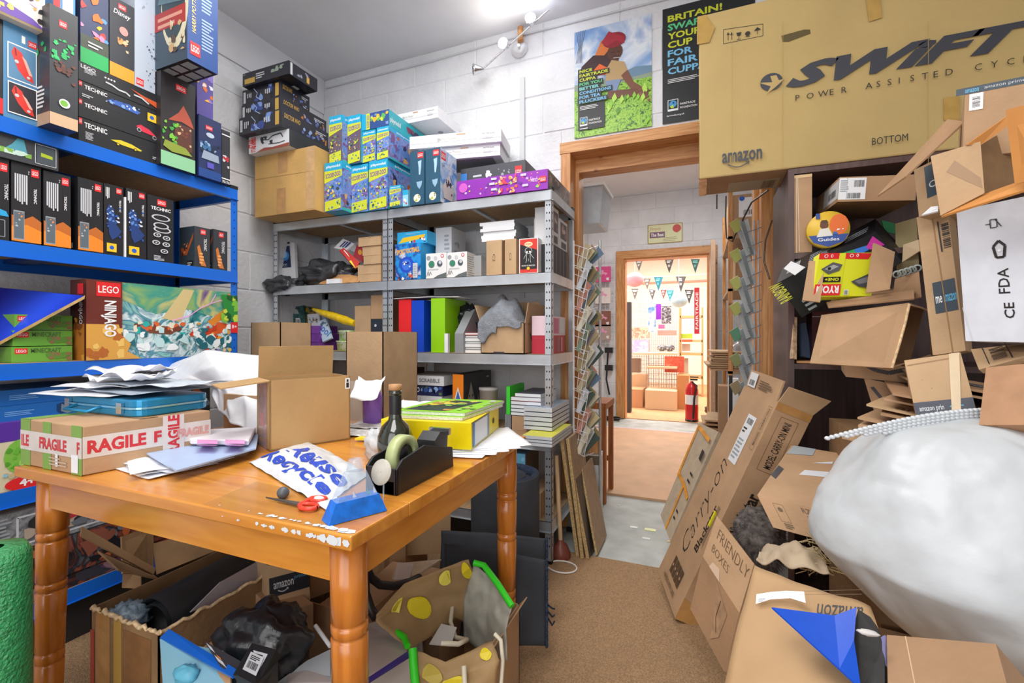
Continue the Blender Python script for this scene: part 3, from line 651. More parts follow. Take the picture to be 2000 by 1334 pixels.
# glossy blue board leaning in from the left
GB = art('blue_gloss', ['#1a3fd0', '#1226a4', '#2c55e6', '#1a33c0'], 2.2, 1, .6, rough=.18)
mb = MB(); q0 = [at(-60, 700, 1.45), at(165, 578, 1.60), at(140, 574, 1.75), at(-60, 556, 1.62)]
mb.slab(q0, (0, 0, -.010), GB); o = mb.build('display_board')
tag(o, 'glossy blue board with a gold edge leaning over the third blue shelf', 'board')
mb = MB(); mb.slab([q0[0] + V((0, 0, -.0102)), q0[1] + V((0, 0, -.0102)), q0[1] + V((.004, 0, .002)), q0[0] + V((.004, 0, .002))], (.004, -.002, 0), mat('gold_edge', '#d8b878', .3, .3, var=.1)); mb.build('edge_strip', o)
# --- fourth shelf
S = LV[3]
def p(f):
    f.r(0, .72, 1, 1, hx('#5a34a0')); lego(f, .62, .8, .28, .16); f.e(.5, .48, .38, hx('#7fbf4a'), .26); f.blobs(.15, .28, .9, .72, [hx('#5aa334'), hx('#a4d86a'), hx('#6cb83f')], 22, 4, .12); f.blobs(.1, .12, .9, .28, [hx('#c9b48a'), hx('#8fc4d8')], 8, 3, .1); f.e(.55, .08, .42, RED, .1); f.t('4+', .58, .09, .12, W_, c=True, bold=.03)
shelfbox('toy_box', 'purple toy box with a green bush picture and red 4+ badge', (-6, 828), (92, 950), S, m=hx('#d8cfae'), prints={'f': p}, X=-2.035, dep=.3, mf={'t': hx('#5a34a0')})
BB = hx('#1f67b4')
def p(f): f.lines(.1, .35, .5, .7, 3, hx('#6fa3dc'), 4); f.blobs(.65, .1, .95, .9, [hx('#1a3f6a'), hx('#7a8a9a')], 6, 3, .12)
z = S + .165
for i, l in enumerate(('lowest flat blue toy box stacked behind the packing table', 'middle flat blue toy box stacked behind the packing table', 'upper flat blue toy box stacked behind the packing table')):
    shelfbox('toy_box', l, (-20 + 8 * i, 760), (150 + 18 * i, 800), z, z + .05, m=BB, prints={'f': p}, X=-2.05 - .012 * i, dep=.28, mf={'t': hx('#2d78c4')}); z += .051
shelfbox('toy_box', 'tall navy box holding up the flat blue boxes on the fourth blue shelf', (93, 830), (230, 950), S, S + .163, m=hx('#173a6e'), X=-2.06, dep=.3)
shelfbox('toy_box', 'dark picture box with orange artwork under the white sheet, fourth blue shelf', (250, 730), (410, 800), S, S + .3, m=DK, prints={'f': lambda f: (f.blobs(0, .6, 1, 1, [hx('#d88a3a'), hx('#8a4a2c'), hx('#5a6a7a')], 20, 3, .08), f.lines(0, .1, .9, .5, 4, GY))}, X=-2.06, dep=.3)
# --- below the fourth shelf: big black and grey boxes
S = LV[4]
MA = art('art_dark_battle', ['#17171b', '#26262b', '#8a4a38', '#1c1c22', '#5a5f68', '#2b2024'], 9, 3, 2, .5)
MG = art('art_grey_castle', ['#2a2b2e', '#8f9296', '#55585c', '#b9bbbd'], 12, 4, 2, .5)
def p(f): f.frame(.12, .12, .72, .84, .006, LG); f.blobs(.15, .2, .7, .8, [hx('#b0a090'), hx('#b5303a'), hx('#2b2b2e'), hx('#6a7078')], 22, 4, .07); f.lines(.02, .1, .1, .95, 9, GY, 3); f.blobs(.76, .1, .98, .9, [hx('#b85a3a'), GY, hx('#1c1c20')], 10, 3, .06)
shelfbox('toy_box', 'grey and black castle toy box, uppermost below the fourth blue shelf', (-20, 985), (330, 1060), LV[3] - .20, LV[3] - .075, m=DK, prints={'f': p}, X=-2.04, dep=.4, mf={'f': MG, 't': hx('#c3c4c6')})
shelfbox('toy_box', 'black toy box with orange robots, middle of the stack below the blue shelves', (-20, 1060), (340, 1150), LV[3] - .335, LV[3] - .202, m=DK, prints={'f': lambda f: (f.blobs(.0, .1, 1, .95, [hx('#8a5040'), hx('#b8603a'), hx('#6a6e78'), hx('#1e1e24')], 30, 6, .07),)}, X=-2.03, dep=.4, mf={'f': MA})
shelfbox('toy_box', 'black toy box with purple and orange artwork, low in the blue shelving', (-20, 1150), (350, 1260), LV[4] + .0, LV[3] - .337, m=DK, prints={'f': lambda f: (f.blobs(.1, .1, 1, .9, [hx('#6a3a6a'), hx('#c0623a'), hx('#3a3a44'), hx('#90707a')], 22, 8, .1),)}, X=-2.035, dep=.4, mf={'f': MA})
shelfbox('toy_box', 'black toy box with white vertical title at floor level under the blue shelving', (-20, 1260), (350, 1400), .0, LV[4] - .06, m=DK, prints={'f': lambda f: (f.t('AVENGERS', .14, .5, .04, LG, rot=90, w=.8, c=True), f.lines(.2, .1, .3, .9, 5, GY))}, X=-2.06, dep=.38)
# ================================================================ metal shelving contents
GM = 'boxes on the galvanised shelving'
def yb(name, label, p0, p1, Y, dep, z0=None, z1=None, m=K, prints=None, mf=None, group=None, cat='box', bevel=0):
    return tbox(name, label, cat, ybox(p0, p1, Y, dep, z0, z1), m, prints, group, mf=mf, bevel=bevel)
Z1 = LV[0]
# big tan carton
zt = onY(498, 308, 1.93).z
def p(f):
    f.r(.40, .66, .56, 1, KT); f.r(.38, 0, .53, .42, KT); f.r(.86, .02, 1, 1, mat('tape_clear', '#c9a270', .2, var=.05, spec=.8)); f.line([(.02, .63), (.98, .61)], .002, hx('#a98450'))
yb('cardboard_box', 'large tan carton with brown tape strips on top of the corner shelving', (498, 308), (615, 414), 1.93, .42, Z1, zt, m=mat('cardboard_tan', '#c89f5f', .7, var=.06, scale=6, bump=.1, bscale=80), prints={'f': p}, cat='cardboard box')
za = zt
zb = onY(486, 269, 1.88).z
GS = 'black toy boxes stacked in the corner'
def p(f): f.t('STAR', .09, .6, .2, RED, rot=90, w=.55, c=True, bold=.02); f.t('WARS', .17, .55, .2, RED, rot=90, w=.65, c=True, bold=.02) if 0 else f.t('STAR WARS', .12, .5, .12, RED, rot=90, w=.9, c=True, bold=.02); f.blobs(.3, .35, .6, .85, [hx('#2c2c30'), hx('#d8dbe0')], 7, 3, .08); f.line([(.3, .7), (.5, .6), (.6, .8), (.8, .85), (.85, .6)], .006, hx('#2c2c30')); f.line([(.5, .35), (.75, .3), (.9, .35)], .004, hx('#2c2c30')); f.p([(.2, 0), (1, 0), (1, .2), (.6, .12), (.4, .18)], hx('#9a4a3a'))
yb('toy_box', 'white toy box with red title, under the black boxes on the tan carton', (486, 269), (565, 300), 1.88, .40, zt + .001, zb, m=hx('#dfe1e4'), prints={'f': p}, mf={'r': hx('#35373b')}, group=GS, cat='toy box')
DWB = mat('box_midnight', '#23242e', .3, var=.05, scale=5)
GOLD = hx('#c9a24a')
def dw(seed, txt=True):
    def q(f):
        f.blobs(.25, .1, .8, .95, [hx('#3a4f9a'), hx('#7f9fe0'), hx('#1b1c28')], 8, seed, .1); f.line([(.3, .95), (.4, .6), (.36, .4), (.5, .1)], .004, hx('#b8ccf4')); f.r(.03, .15, .09, .85, LG); f.lines(.13, .3, .26, .7, 3, LG, seed, .6, vert=True); f.r(.86, .12, .95, .9, GOLD)
        if txt: f.lines(.6, .3, .75, .7, 3, LG, 3, .6, vert=True)
    return q
def dwr(seed):
    def q(f):
        f.t('DOCTOR WHO', .05, .55, .28, GOLD, w=.32, sh=.15); f.blobs(.4, .1, .95, .6, [hx('#5a6aa8'), hx('#b87a3a'), hx('#8fa8d8'), hx('#2a2a3a')], 20, seed, .05); f.lines(.7, .6, .95, .8, 2, LG)
    return q
lev = [zb + .001, zb + .097, zb + .180, zb + .272, zb + .345]
spec = [((467, 240), (550, 250), 1.84, .34), ((472, 210), (549, 220), 1.86, .33), ((474, 190), (549, 200), 1.87, .20), ((474, 160), (564, 170), 1.84, .2)]
LB = ['lowest black toy box of the corner stack, blue lightning on it', 'second black toy box of the corner stack, yellow title', 'third black toy box of the corner stack, with a blue figure', 'topmost black toy box of the corner stack, jutting to the right']
for i, (a, b, Y, dp) in enumerate(spec):
    pr = {'f': dw(i + 2), 'r': dwr(i + 4)}
    if i == 3: pr = {'f': lambda f: (f.blobs(.6, .45, .9, .85, [hx('#8c9a8a')], 8, 2, .05), f.lines(.3, .3, .5, .8, 3, LG), f.r(.05, .1, .28, .5, GOLD), f.lines(.02, .85, .1, .9, 1, LG)), 'r': lambda f: (f.r(.05, .05, .12, .95, LG), f.blobs(.2, .2, .7, .9, [hx('#8f93a8'), hx('#5a3f5a')], 10, 4, .07), f.r(.6, .15, .7, .6, GOLD)), 'b': lambda f: (f.r(.5, .1, .6, .4, GOLD), f.r(.6, .3, .8, .5, LG))}
    yb('toy_box', LB[i], a, b, Y, dp, lev[i], lev[i + 1] - .001, m=DWB, prints=pr, group=GS, cat='toy box')
# playset boxes (blue tops, yellow titles)
CY_ = hx('#27a8d4'); LIME = hx('#cfd83a'); NV = hx('#2f4f8e')
TEAL = mat('box_teal', '#2a9fc4', .3, var=.04)
NAR = art('art_night_street', ['#2c4c94', '#5f86cc', '#7f9ad8', '#7a5a9a', '#3a5a8a'], 22, 3, 1, .3)
def play(tall=True, seed=1, dk=False):
    def q(f):
        f.r(0, 0, 1, .8, hx('#6a5a6a') if dk else NAR); f.r(0, .83, 1, 1, CY_); f.t('playmobil', .5, .91, .07, W_, w=.8, c=True, bold=.02); f.p([(0, .58), (1, .7), (1, .83), (0, .83)], LIME); f.t('SCOOBY-DOO!', .5, .74, .1, hx('#7a3a9a'), w=.86, c=True, rot=5, bold=.03)
        f.blobs(.1, .25, .9, .58, [hx('#d8b23a'), hx('#5fae5a'), hx('#7f93c8'), hx('#e8d9a0'), LIME, hx('#3a4a3a')], 24, seed, .09); f.p([(.05, 0), (.95, .04), (.95, .25), (.05, .2)], LIME); f.blobs(.1, .03, .9, .2, [hx('#2f6a4a'), hx('#3f7fb8'), hx('#e8d9a0')], 12, seed + 3, .08)
    return q
def pside(seed):
    def q(f): f.r(0, .86, 1, 1, CY_); f.t('playmobil', .5, .93, .06, W_, w=.6, c=True, bold=.02); f.r(0, 0, 1, .86, NAR); f.blobs(.05, .1, .95, .8, [hx('#b8603a'), hx('#5f86c8'), hx('#2a2f5a'), hx('#7a4a8a'), hx('#d8a86a')], 18, seed, .12); f.r(0, 0, 1, .06, hx('#2fb0b4'))
    return q
GP = 'blue and yellow playset boxes on the shelving'
zP = onY(721, 316, 2.06).z
yb('toy_box', 'blue and yellow playset box nearest the tan carton, lower row', (634, 320), (668, 414), 1.99, .16, Z1, zP, m=TEAL, prints={'f': play(seed=1), 'r': pside(2)}, group=GP, cat='toy box')
yb('toy_box', 'blue and yellow playset box in the middle of the lower row', (686, 320), (719, 414), 2.065, .20, Z1, zP - .005, m=TEAL, prints={'f': play(seed=4)}, group=GP, cat='toy box')
yb('toy_box', 'blue and yellow playset box with a wide night picture on its side, lower row', (721, 316), (757, 411), 2.06, .32, Z1, zP, m=TEAL, prints={'f': play(seed=4), 'r': pside(5)}, group=GP, cat='toy box')
yb('toy_box', 'small yellow and blue playset box standing in front of the lower row', (761, 364), (783, 405), 2.045, .03, Z1, m=TEAL, z1=onY(761, 364, 2.045).z, prints={'f': play(seed=7), 'r': pside(3)}, group=GP, cat='toy box')
yb('toy_box', 'small pale blue playset box at the foot of the navy boxes', (786, 372), (797, 403), 2.06, .03, Z1, z1=onY(786, 372, 2.06).z, m=hx('#8fd0e8'), prints={'f': lambda f: (f.r(0, .7, 1, 1, CY_), f.blobs(.2, .1, .8, .5, [RED, W_], 4, 3, .3))}, group=GP, cat='toy box')
zU = onY(642, 227, 2.0).z
yb('toy_box', 'tall playset box at the left end of the upper row', (643, 227), (668, 316), 2.01, .12, zP + .001, zU, m=TEAL, prints={'f': play(seed=11, dk=True), 'r': pside(6)}, group=GP, cat='toy box')
yb('toy_box', 'tall playset box second from the left of the upper row', (679, 229), (705, 316), 2.05, .14, zP + .001, zU + .004, m=TEAL, prints={'f': play(seed=12, dk=True)}, group=GP, cat='toy box')
z3 = onY(707, 256, 2.06).z
yb('toy_box', 'playset box under the flat one, left of two in the upper row', (708, 256), (734, 316), 2.065, .2, zP + .001, z3, m=TEAL, prints={'f': play(seed=13)}, group=GP, cat='toy box')
yb('toy_box', 'playset box under the flat one, right of two in the upper row, orange picture side', (736, 256), (760, 316), 2.06, .33, zP + .001, z3, m=TEAL, prints={'f': play(seed=14), 'r': pside(8)}, group=GP, cat='toy box')
yb('toy_box', 'playset box lying flat across the upper row', (707, 225), (760, 250), 2.06, .38, z3 + .001, onY(707, 225, 2.06).z, m=mat('box_turquoise', '#29a9b8', .3, var=.03), prints={'f': lambda f: (f.r(.0, 0, .16, 1, CY_), f.r(.16, 0, .3, 1, LIME), f.t('SCOOBY-DOO!', .23, .5, .1, hx('#7a3a9a'), rot=90, w=.8, c=True), f.r(.3, 0, 1, 1, NV), f.blobs(.33, .1, .98, .9, [hx('#d8b23a'), hx('#5fae5a'), hx('#7f93c8'), LIME], 14, 3, .1)), 'r': lambda f: (f.t('playmobil', .15, .4, .4, W_, w=.25, c=True), f.blobs(.4, .3, .8, .7, [hx('#8a3a5a'), hx('#3a3a5a')], 6, 3, .08))}, group=GP, cat='toy box')
# flat white boxes
CAL = mat('box_satin_white', '#e9e9ee', .35, var=.01)
def cal(f):
    f.t('Harry Potter', .42, .55, .3, hx('#b9b3a6'), w=.22, c=True, sh=.3); f.t('FACTOR GLASS', .8, .68, .12, hx('#6a6a70'), w=.13); f.lines(.8, .3, .94, .55, 3, hx('#b4b4ba'), 3, .3); f.line([(0, .36), (1, .36)], .0015, hx('#b9b9bf')); f.lines(.31, .4, .35, .7, 4, hx('#c4c4c8'))
    f.r(.52, .82, .62, .9, hx('#c49a6a'))
zw = zU + .045
yb('gift_box', 'flat white box lying on the playset boxes against the back wall', (757, 214), (855, 233), 2.25, .25, zU + .005, onY(855, 207, 2.25).z, m=CAL, prints={'f': cal, 'b': lambda f: f.e(.75, .3, .05, GY)}, cat='box', group='flat white boxes')
def rbox(name, label, A, B, z0, z1, dep, m, prints, cat, group=None, mf=None):
    """box whose front bottom edge runs from A to B (x, y)"""
    u = V((B[0] - A[0], B[1] - A[1], 0)); n = V((-u.y, u.x, 0)).normalized()
    return tbox(name, label, cat, Box((A[0], A[1], z0), u, (0, 0, z1 - z0), n * dep), m, prints, group, mf=mf)
zN = onY(801, 298, 2.065).z
rbox('gift_box', 'flat white box, upper of the two on the navy boxes', (-1.50, 2.165), (-.985, 2.26), zN + .066, zN + .134, .235, CAL, {'f': cal}, 'box', 'flat white boxes')
rbox('gift_box', 'flat white box, lower of the two on the navy boxes', (-1.46, 2.195), (-1.0, 2.28), zN + .001, zN + .065, .22, CAL, {'f': cal, 'b': lambda f: f.r(.1, .1, .9, .9, hx('#8f8f96'))}, 'box', 'flat white boxes')
def nv(f): lego(f, .52, .86, .4, .11); f.p([(.55, .8), (.8, .82), (.78, .7), (.72, .55), (.62, .55), (.6, .7)], hx('#a8c8e0')); f.p([(.45, .42), (.85, .43), (.8, .35), (.66, .28), (.52, .34)], hx('#8fb4d0')); f.e(.5, .12, .24, hx('#e9e4d8')); f.blobs(.3, .06, .7, .18, [hx('#b8c04a'), hx('#5a4a3a')], 5, 4, .12)
def nvs(f): f.r(0, 0, 1, 1, art('art_sky_blue', ['#2b5fa8', '#5f9ad8', '#cfe0ee', '#e9e6e0'], 12, 3, 1)); lego(f, .04, .8, .28, .15); f.t('CREATOR', .7, .72, .08, W_, w=.55, c=True); f.t('12+', .15, .7, .06, NV, c=True); f.blobs(.2, .05, .8, .45, [hx('#8a4a34'), hx('#3a2f2f'), hx('#c9a06a'), hx('#e9e9ee')], 16, 6, .1); f.p([(.1, .3), (.5, .6), (.8, .3), (.7, .1), (.2, .1)], hx('#d8d4cf')); f.blobs(.3, .2, .7, .5, [hx('#6a3a34'), hx('#2c3350')], 8, 3, .08)
NAVY = mat('box_steel_navy', '#2d566f', .35, var=.02)
yb('toy_box', 'navy toy box, left of the upright pair on the shelf top', (801, 298), (829, 400), 2.062, .17, Z1, zN, m=NAVY, prints={'f': nv}, group='upright navy toy boxes', cat='toy box')
yb('toy_box', 'navy toy box with blue picture side, right of the upright pair', (831, 294), (860, 398), 2.06, .17, Z1, zN - .002, m=NAVY, prints={'f': nv, 'r': nvs}, group='upright navy toy boxes', cat='toy box')
PUR = mat('box_purple', '#8d2fae', .35, var=.05, scale=6)
def p(f):
    f.blobs(.08, .1, .92, .9, [hx('#c8b0dc'), hx('#e8588a'), hx('#6a2f9a'), hx('#e9c46a'), hx('#9ac86a'), hx('#e05a4a')], 34, 4, .022); f.e(.08, .6, .05, hx('#c85ac0')); f.t('Friends', .82, .42, .28, hx('#e8b8e8'), w=.08, sh=.2); f.r(.92, .36, .985, .66, RED); f.t('LEGO', .953, .5, .16, W_, w=.05, c=True)
    for x, y in ((.4, .8), (.4, .25), (.72, .8), (.74, .25), (.38, .55)): f.r(x, y, x + .06, y + .12, hx('#c9c2e0'))
    f.blobs(.48, .5, .68, .95, [hx('#f08a3a'), hx('#e9405a'), hx('#f2c8a0')], 16, 5, .03); f.blobs(.48, .02, .68, .3, [hx('#f08a3a'), hx('#e9405a'), hx('#f2c8a0')], 10, 6, .03)
yb('toy_box', 'long purple toy box on the shelf top beside the door frame', (892, 355), (1070, 374), 2.07, .40, Z1, onY(892, 355, 2.07).z, m=PUR, prints={'f': p, 'r': lambda f: (f.r(0, 0, 1, 1, hx('#8f8480')), f.blobs(.05, .1, .95, .9, [hx('#6a6a70'), hx('#b8a8a0'), hx('#7a5a4a')], 14, 3, .1))}, cat='toy box')
def p(f): f.r(.0, .0, .1, .8, hx('#3f82d0')); f.lines(.2, .3, .35, .75, 3, LG); f.blobs(.4, .4, .5, .8, [W_], 5, 3, .05); f.blobs(.55, .4, .78, .8, [GY], 5, 8, .03); f.r(.85, .3, .95, .8, RED); f.t('LEGO', .9, .55, .2, W_, w=.08, c=True)
yb('toy_box', 'dark grey toy box lying behind the long purple box', (900, 331), (1026, 350), 2.478 - .2, .2, Z1 + .1, onY(900, 331, 2.278).z, m=hx('#45474e'), prints={'f': p}, cat='toy box')
yb('toy_box', 'grey box supporting the dark grey toy box behind the purple one', (905, 350), (1022, 380), 2.48, .015, Z1, Z1 + .099, m=K, cat='box') if 0 else None
# ---------------- second level (1.38)
S = LV[1]
GK = 'small kraft cartons stacked on the corner shelving'
kb = [(699, 549, .0), (699, 530, .0), (710, 511, .01), (708, 493, .0), (700, 476, .0)]
LB = ['lowest of the five small kraft cartons', 'second small kraft carton from the bottom of five', 'middle small kraft carton of five', 'fourth small kraft carton from the bottom of five', 'topmost of the five small kraft cartons, reaching near the shelf above']
za = S
for i, (x, y, o_) in enumerate(kb):
    yb('cardboard_box', LB[i] if i else 'lowest of the five small kraft cartons stacked beside the shelf post', (x, y - 10), (744, y - 10), 2.115 + .006 * (i % 2), .2, za + .0005, za + .0515, m=K3, group=GK, cat='cardboard box', prints={'f': lambda f: f.line([(0, .93), (1, .93)], .001, hx('#8f6a40'))}); za += .052
# white card with a blue round picture
mb = MB(); q = [onY(543, 537, 2.16), onY(578, 533, 2.16), onY(575, 474, 2.24), onY(537, 468, 2.24)]; q[0].z = q[1].z = S + .001
mb.plate(q, .02, WH); o = mb.build('gift_bag'); tag(o, 'white bag with a blue round picture leaning at the back of the corner shelf', 'bag')
f = Face(q[0], q[1] - q[0], q[3] - q[0]); f.r(.22, .4, .82, .84, hx('#1c2f5a')); f.e(.52, .64, .24, hx('#3f8fd8')); f.e(.5, .66, .16, hx('#8fc4ee')); f.t('CC', .5, .45, .05, W_, c=True); f.r(.55, .88, .85, .92, hx('#3a3550')); f.lines(.2, .05, .8, .25, 4, LG); f.build(o)
# dark plastic bag
PB = mat('grey_polythene', '#3b3d42', .32, var=.1, scale=12, bump=.6, bscale=18, spec=.6)
def bag(name, label, c, r, m, amp=.3, fr=2.2, seed=0, flat=None, cat='bag', rot=None, nu=40, nv=26):
    mb = MB(); mb.blob(c, r, m, amp, fr, seed, nu, nv, rot, flat); o = mb.build(name); tag(o, label, cat); return o
mb = MB(); c1 = onY(640, 520, 2.22)
mb.blob((c1.x, 2.22, S + .07), (.19, .10, .085), PB, .5, 2.4, 3, 44, 26, flat=S + .001)
mb.blob((c1.x - .26, 2.12, S + .012), (.13, .075, .05), PB, .55, 2.6, 8, 36, 20)
o = mb.build('plastic_bag'); tag(o, 'crumpled dark grey plastic bag drooping over the corner shelf edge', 'bag'); o['kind'] = 'thing'
# brown paper bag with open mouth
KP = mat('kraft_paper', '#b98a58', .8, var=.08, scale=14, bump=.3, bscale=30)
def f_(u, v):
    a = onY(621, 549, 2.10); b = onY(699, 549, 2.10); x = a.x + (b.x - a.x) * u; z = S + .002 + .062 * sin(pi * v) * (.55 + .45 * sin(pi * min(1, u * 1.1)))
    return V((x, 2.10 + .14 * v + .01 * noise.noise(V((u * 5, v * 5, 1))), z + .006 * noise.noise(V((u * 7, v * 6, 3)))))
mb = MB(); mb.sheet(f_, 20, 14, KP); o = mb.build('paper_bag'); sm = o.modifiers.new('s', 'SOLIDIFY'); sm.thickness = .002; tag(o, 'crumpled brown paper bag lying open on the corner shelf', 'bag')
a = onY(640, 545, 2.095); mb = MB(); mb.box(a.x, a.x + .1, 2.085, 2.105, S + .001, S + .028, WH); tag(mb.build('paper_stack'), 'small white paper packet in the mouth of the brown paper bag', 'paper')
# colourful packets propped on the grey bag
def packet(label, pts, Y0, Y1, m, fn=None, name='snack_packet', th=.012, cat='packet'):
    q = [onY(pts[0][0], pts[0][1], Y0), onY(pts[1][0], pts[1][1], Y0), onY(pts[2][0], pts[2][1], Y1), onY(pts[3][0], pts[3][1], Y1)]
    mb = MB(); mb.plate(q, th, m); o = mb.build(name, bevel=0); tag(o, label, cat)
    if fn: f = Face(q[0], q[1] - q[0], q[3] - q[0]); fn(f); f.build(o)
    return o
packet('white packet with blue bars behind the grey plastic bag', [(652, 484), (676, 489), (692, 476), (670, 466)], 2.18, 2.22, WH, lambda f: [f.r(.3 + .2 * i, .2, .42 + .2 * i, .8, hx('#3a4a8a')) for i in range(3)])
packet('red and yellow striped packet resting on the grey plastic bag', [(663, 489), (694, 524), (703, 512), (671, 484)], 2.14, 2.16, hx('#c8352c'), lambda f: (f.r(.62, 0, 1, 1, hx('#f0d81c')), f.r(.1, .6, .9, .8, W_)))
packet('red glossy packet between the grey bag and the kraft cartons', [(690, 500), (708, 512), (712, 486), (697, 478)], 2.18, 2.2, hx('#a82f3c'), lambda f: f.e(.5, .6, .2, hx('#e0a03a')))
packet('clear plastic packet beside the red one near the kraft cartons', [(683, 488), (700, 496), (704, 486), (690, 478)], 2.2, 2.22, mat('clear_plastic', '#cfd3d6', .1, alpha=.45, var=0, spec=.8))
# football toy and boxes, right unit
def p(f):
    f.r(0, 0, 1, 1, art('art_football', ['#1d6fd0', '#2f9ae6', '#1c3f9a', '#e0e8f2'], 16, 3, 1)); f.t('SPORT FOOTBALL', .5, .8, .14, hx('#f2b31c'), w=.9, c=True, sh=.2, rot=5, bold=.04); f.e(.45, .42, .27, hx('#2350c8')); f.e(.45, .42, .18, hx('#3f78e0')); f.blobs(.3, .35, .6, .52, [W_, hx('#1c2f8a')], 8, 3, .05); f.r(.7, .05, .88, .45, LG); f.lines(.72, .1, .86, .4, 6, GY)
    f.blobs(0, .0, .7, .18, [hx('#d8603a'), W_, hx('#2a2a4a')], 12, 4, .08)
yb('toy_box', 'bright blue football toy box on the right galvanised unit', (772, 478), (822, 547), 2.10, .14, S, onY(772, 478, 2.1).z, m=hx('#2aa0dc'), prints={'f': p}, cat='toy box')
def p(f): f.p([(.05, .1), (.9, .4), (.95, .7), (.2, .55)], hx('#e8c02c')); f.blobs(.3, .1, .95, .45, [W_, RED, hx('#2a2a4a')], 10, 4, .07); f.lines(.3, .75, .8, .9, 2, hx('#8fd0f0'))
yb('toy_box', 'flat light blue toy box lying on the football toy box', (776, 455), (834, 478), 2.12, .2, onY(772, 478, 2.1).z + .001, onY(776, 455, 2.12).z, m=hx('#2aa6de'), prints={'f': p}, cat='toy box')
def mug(f):
    f.e(.13, .82, .1, GY); f.e(.47, .8, .09, LG); f.e(.8, .88, .08, RED); f.e(.8, .88, .05, W_)
    f.e(.28, .57, .15, hx('#5a7a70')); f.e(.28, .57, .1, hx('#2f8a6a')); f.e(.68, .58, .13, hx('#4a5560')); f.e(.7, .62, .07, LG); f.lines(.1, .35, .9, .42, 1, LG); f.line([(.05, .1), (.12, .3), (.16, .12), (.22, .28), (.3, .15)], .002, BLK); f.p([(.35, 0), (1, 0), (1, .22), (.6, .12)], hx('#5f6668'))
yb('mug_box', 'white mug box with two round pictures, left of the pair', (832, 496), (872, 543), 2.10, .09, S, onY(832, 496, 2.1).z, m=hx('#e9eaea'), prints={'f': mug}, group='white mug boxes', cat='box')
yb('mug_box', 'white mug box with two round pictures, right of the pair', (873, 494), (912, 541), 2.10, .1, S, onY(873, 494, 2.1).z, m=hx('#e9eaea'), prints={'f': mug, 'r': lambda f: (f.lines(.1, .1, .9, .9, 9, GY, 2, .3))}, group='white mug boxes', cat='box')
CLR = mat('clear_case', '#dfe3e6', .08, alpha=.42, var=0, spec=.9)
yb('plastic_case', 'clear plastic case with pale insert behind the mug boxes', (914, 498), (940, 538), 2.18, .2, S, S + .12, m=CLR, cat='case')
yb('mug_box', 'plain grey box with a printed side standing behind the mug boxes', (851, 446), (882, 486), 2.21, .16, S, onY(851, 446, 2.21).z, m=hx('#c9ccd2'), prints={'f': lambda f: (f.lines(.55, .5, .9, .9, 5, GY), f.lines(.1, .1, .6, .3, 4, GY), f.r(.15, .2, .45, .4, LG)), 'r': lambda f: f.blobs(.2, .2, .8, .8, [GY, LG], 8, 3, .2)}, cat='box')
# kraft magazine cartons with C2
def c2(f): f.t('C2', .5, .5, .16, hx('#2a2420'), rot=-90, w=.22, c=True, bold=0)
for i, (a, b) in enumerate(((950, 980), (986, 1008))):
    yb('cardboard_box', ('left' if i == 0 else 'right') + ' upright kraft carton marked C2 under the white cases', (a, 474), (b, 538), 2.10, .3, S, S + .235 - .06, m=K3, prints={'f': c2}, group='upright kraft cartons marked C2', cat='cardboard box')
za = S + .176
for i in range(6):
    yb('disc_case', 'white disc case, %s in the stack on the two C2 cartons' % ['lowest', 'second from the bottom', 'third from the bottom', 'third from the top', 'second from the top', 'topmost'][i], (938 + [3, 2, 6, 0, 5, -1][i], 450), (1004 + [0, 3, 4, 0, 1, 0][i], 450), 2.12 + .004 * (i % 3), .2, za, za + .016, m=mat('white_case', '#e4e6ea', .3, var=0), mf={'r': hx('#8a8f96')}, group='white disc cases', cat='case'); za += .0168
def p(f):
    f.r(.04, .02, .96, .98, hx('#d8362c')); f.p([(.06, .12), (.94, .12), (.94, .66), (.06, .84)], hx('#1d1d20')); f.e(.5, .83, .22, hx('#f2dcae'), .07); f.t('POP!', .5, .83, .06, RED, c=True)
    f.line([(.32, .62), (.34, .7), (.5, .75), (.66, .7), (.68, .62), (.6, .56), (.4, .56), (.32, .62)], .0015, W_); f.e(.42, .61, .05, W_); f.e(.58, .61, .05, W_); f.line([(.4, .56), (.3, .48), (.25, .42)], .0015, W_); f.line([(.6, .56), (.7, .48), (.78, .42)], .0015, W_); f.line([(.4, .54), (.4, .36), (.36, .3)], .0015, W_); f.line([(.6, .54), (.6, .36), (.64, .3)], .0015, W_); f.line([(.5, .42), (.5, .34)], .0015, W_); f.t('MOON OF MAZUZU', .5, .22, .04, W_, w=.7, c=True); f.e(.5, .14, .08, YEL)
yb('figure_box', 'red and black figure box with a white outline drawing, beside the shelf post', (1014, 467), (1051, 534), 2.095, .08, S, onY(1014, 467, 2.095).z, m=hx('#eeeeee'), prints={'f': p}, cat='toy box')
yb('figure_box', 'tall white figure box behind the red one', (1043, 427), (1056, 470), 2.2, .12, S, onY(1043, 427, 2.2).z, m=hx('#dcdcdf'), prints={'f': lambda f: (f.r(.1, .7, .9, .95, hx('#c8c48a')), f.e(.6, .6, .3, hx('#5a6a7a')))}, cat='toy box')
def eb(name, label, pa, pb, X, dep, z0, z1, m, prints=None, mf=None, group=None, cat='box'):
    a = onX(pa, 600, X).y; b = onX(pb, 600, X).y
    return tbox(name, label, cat, Box((X - dep, a, z0), (dep, 0, 0), (0, 0, z1 - z0), (0, b - a, 0)), m, prints, group, mf=mf)
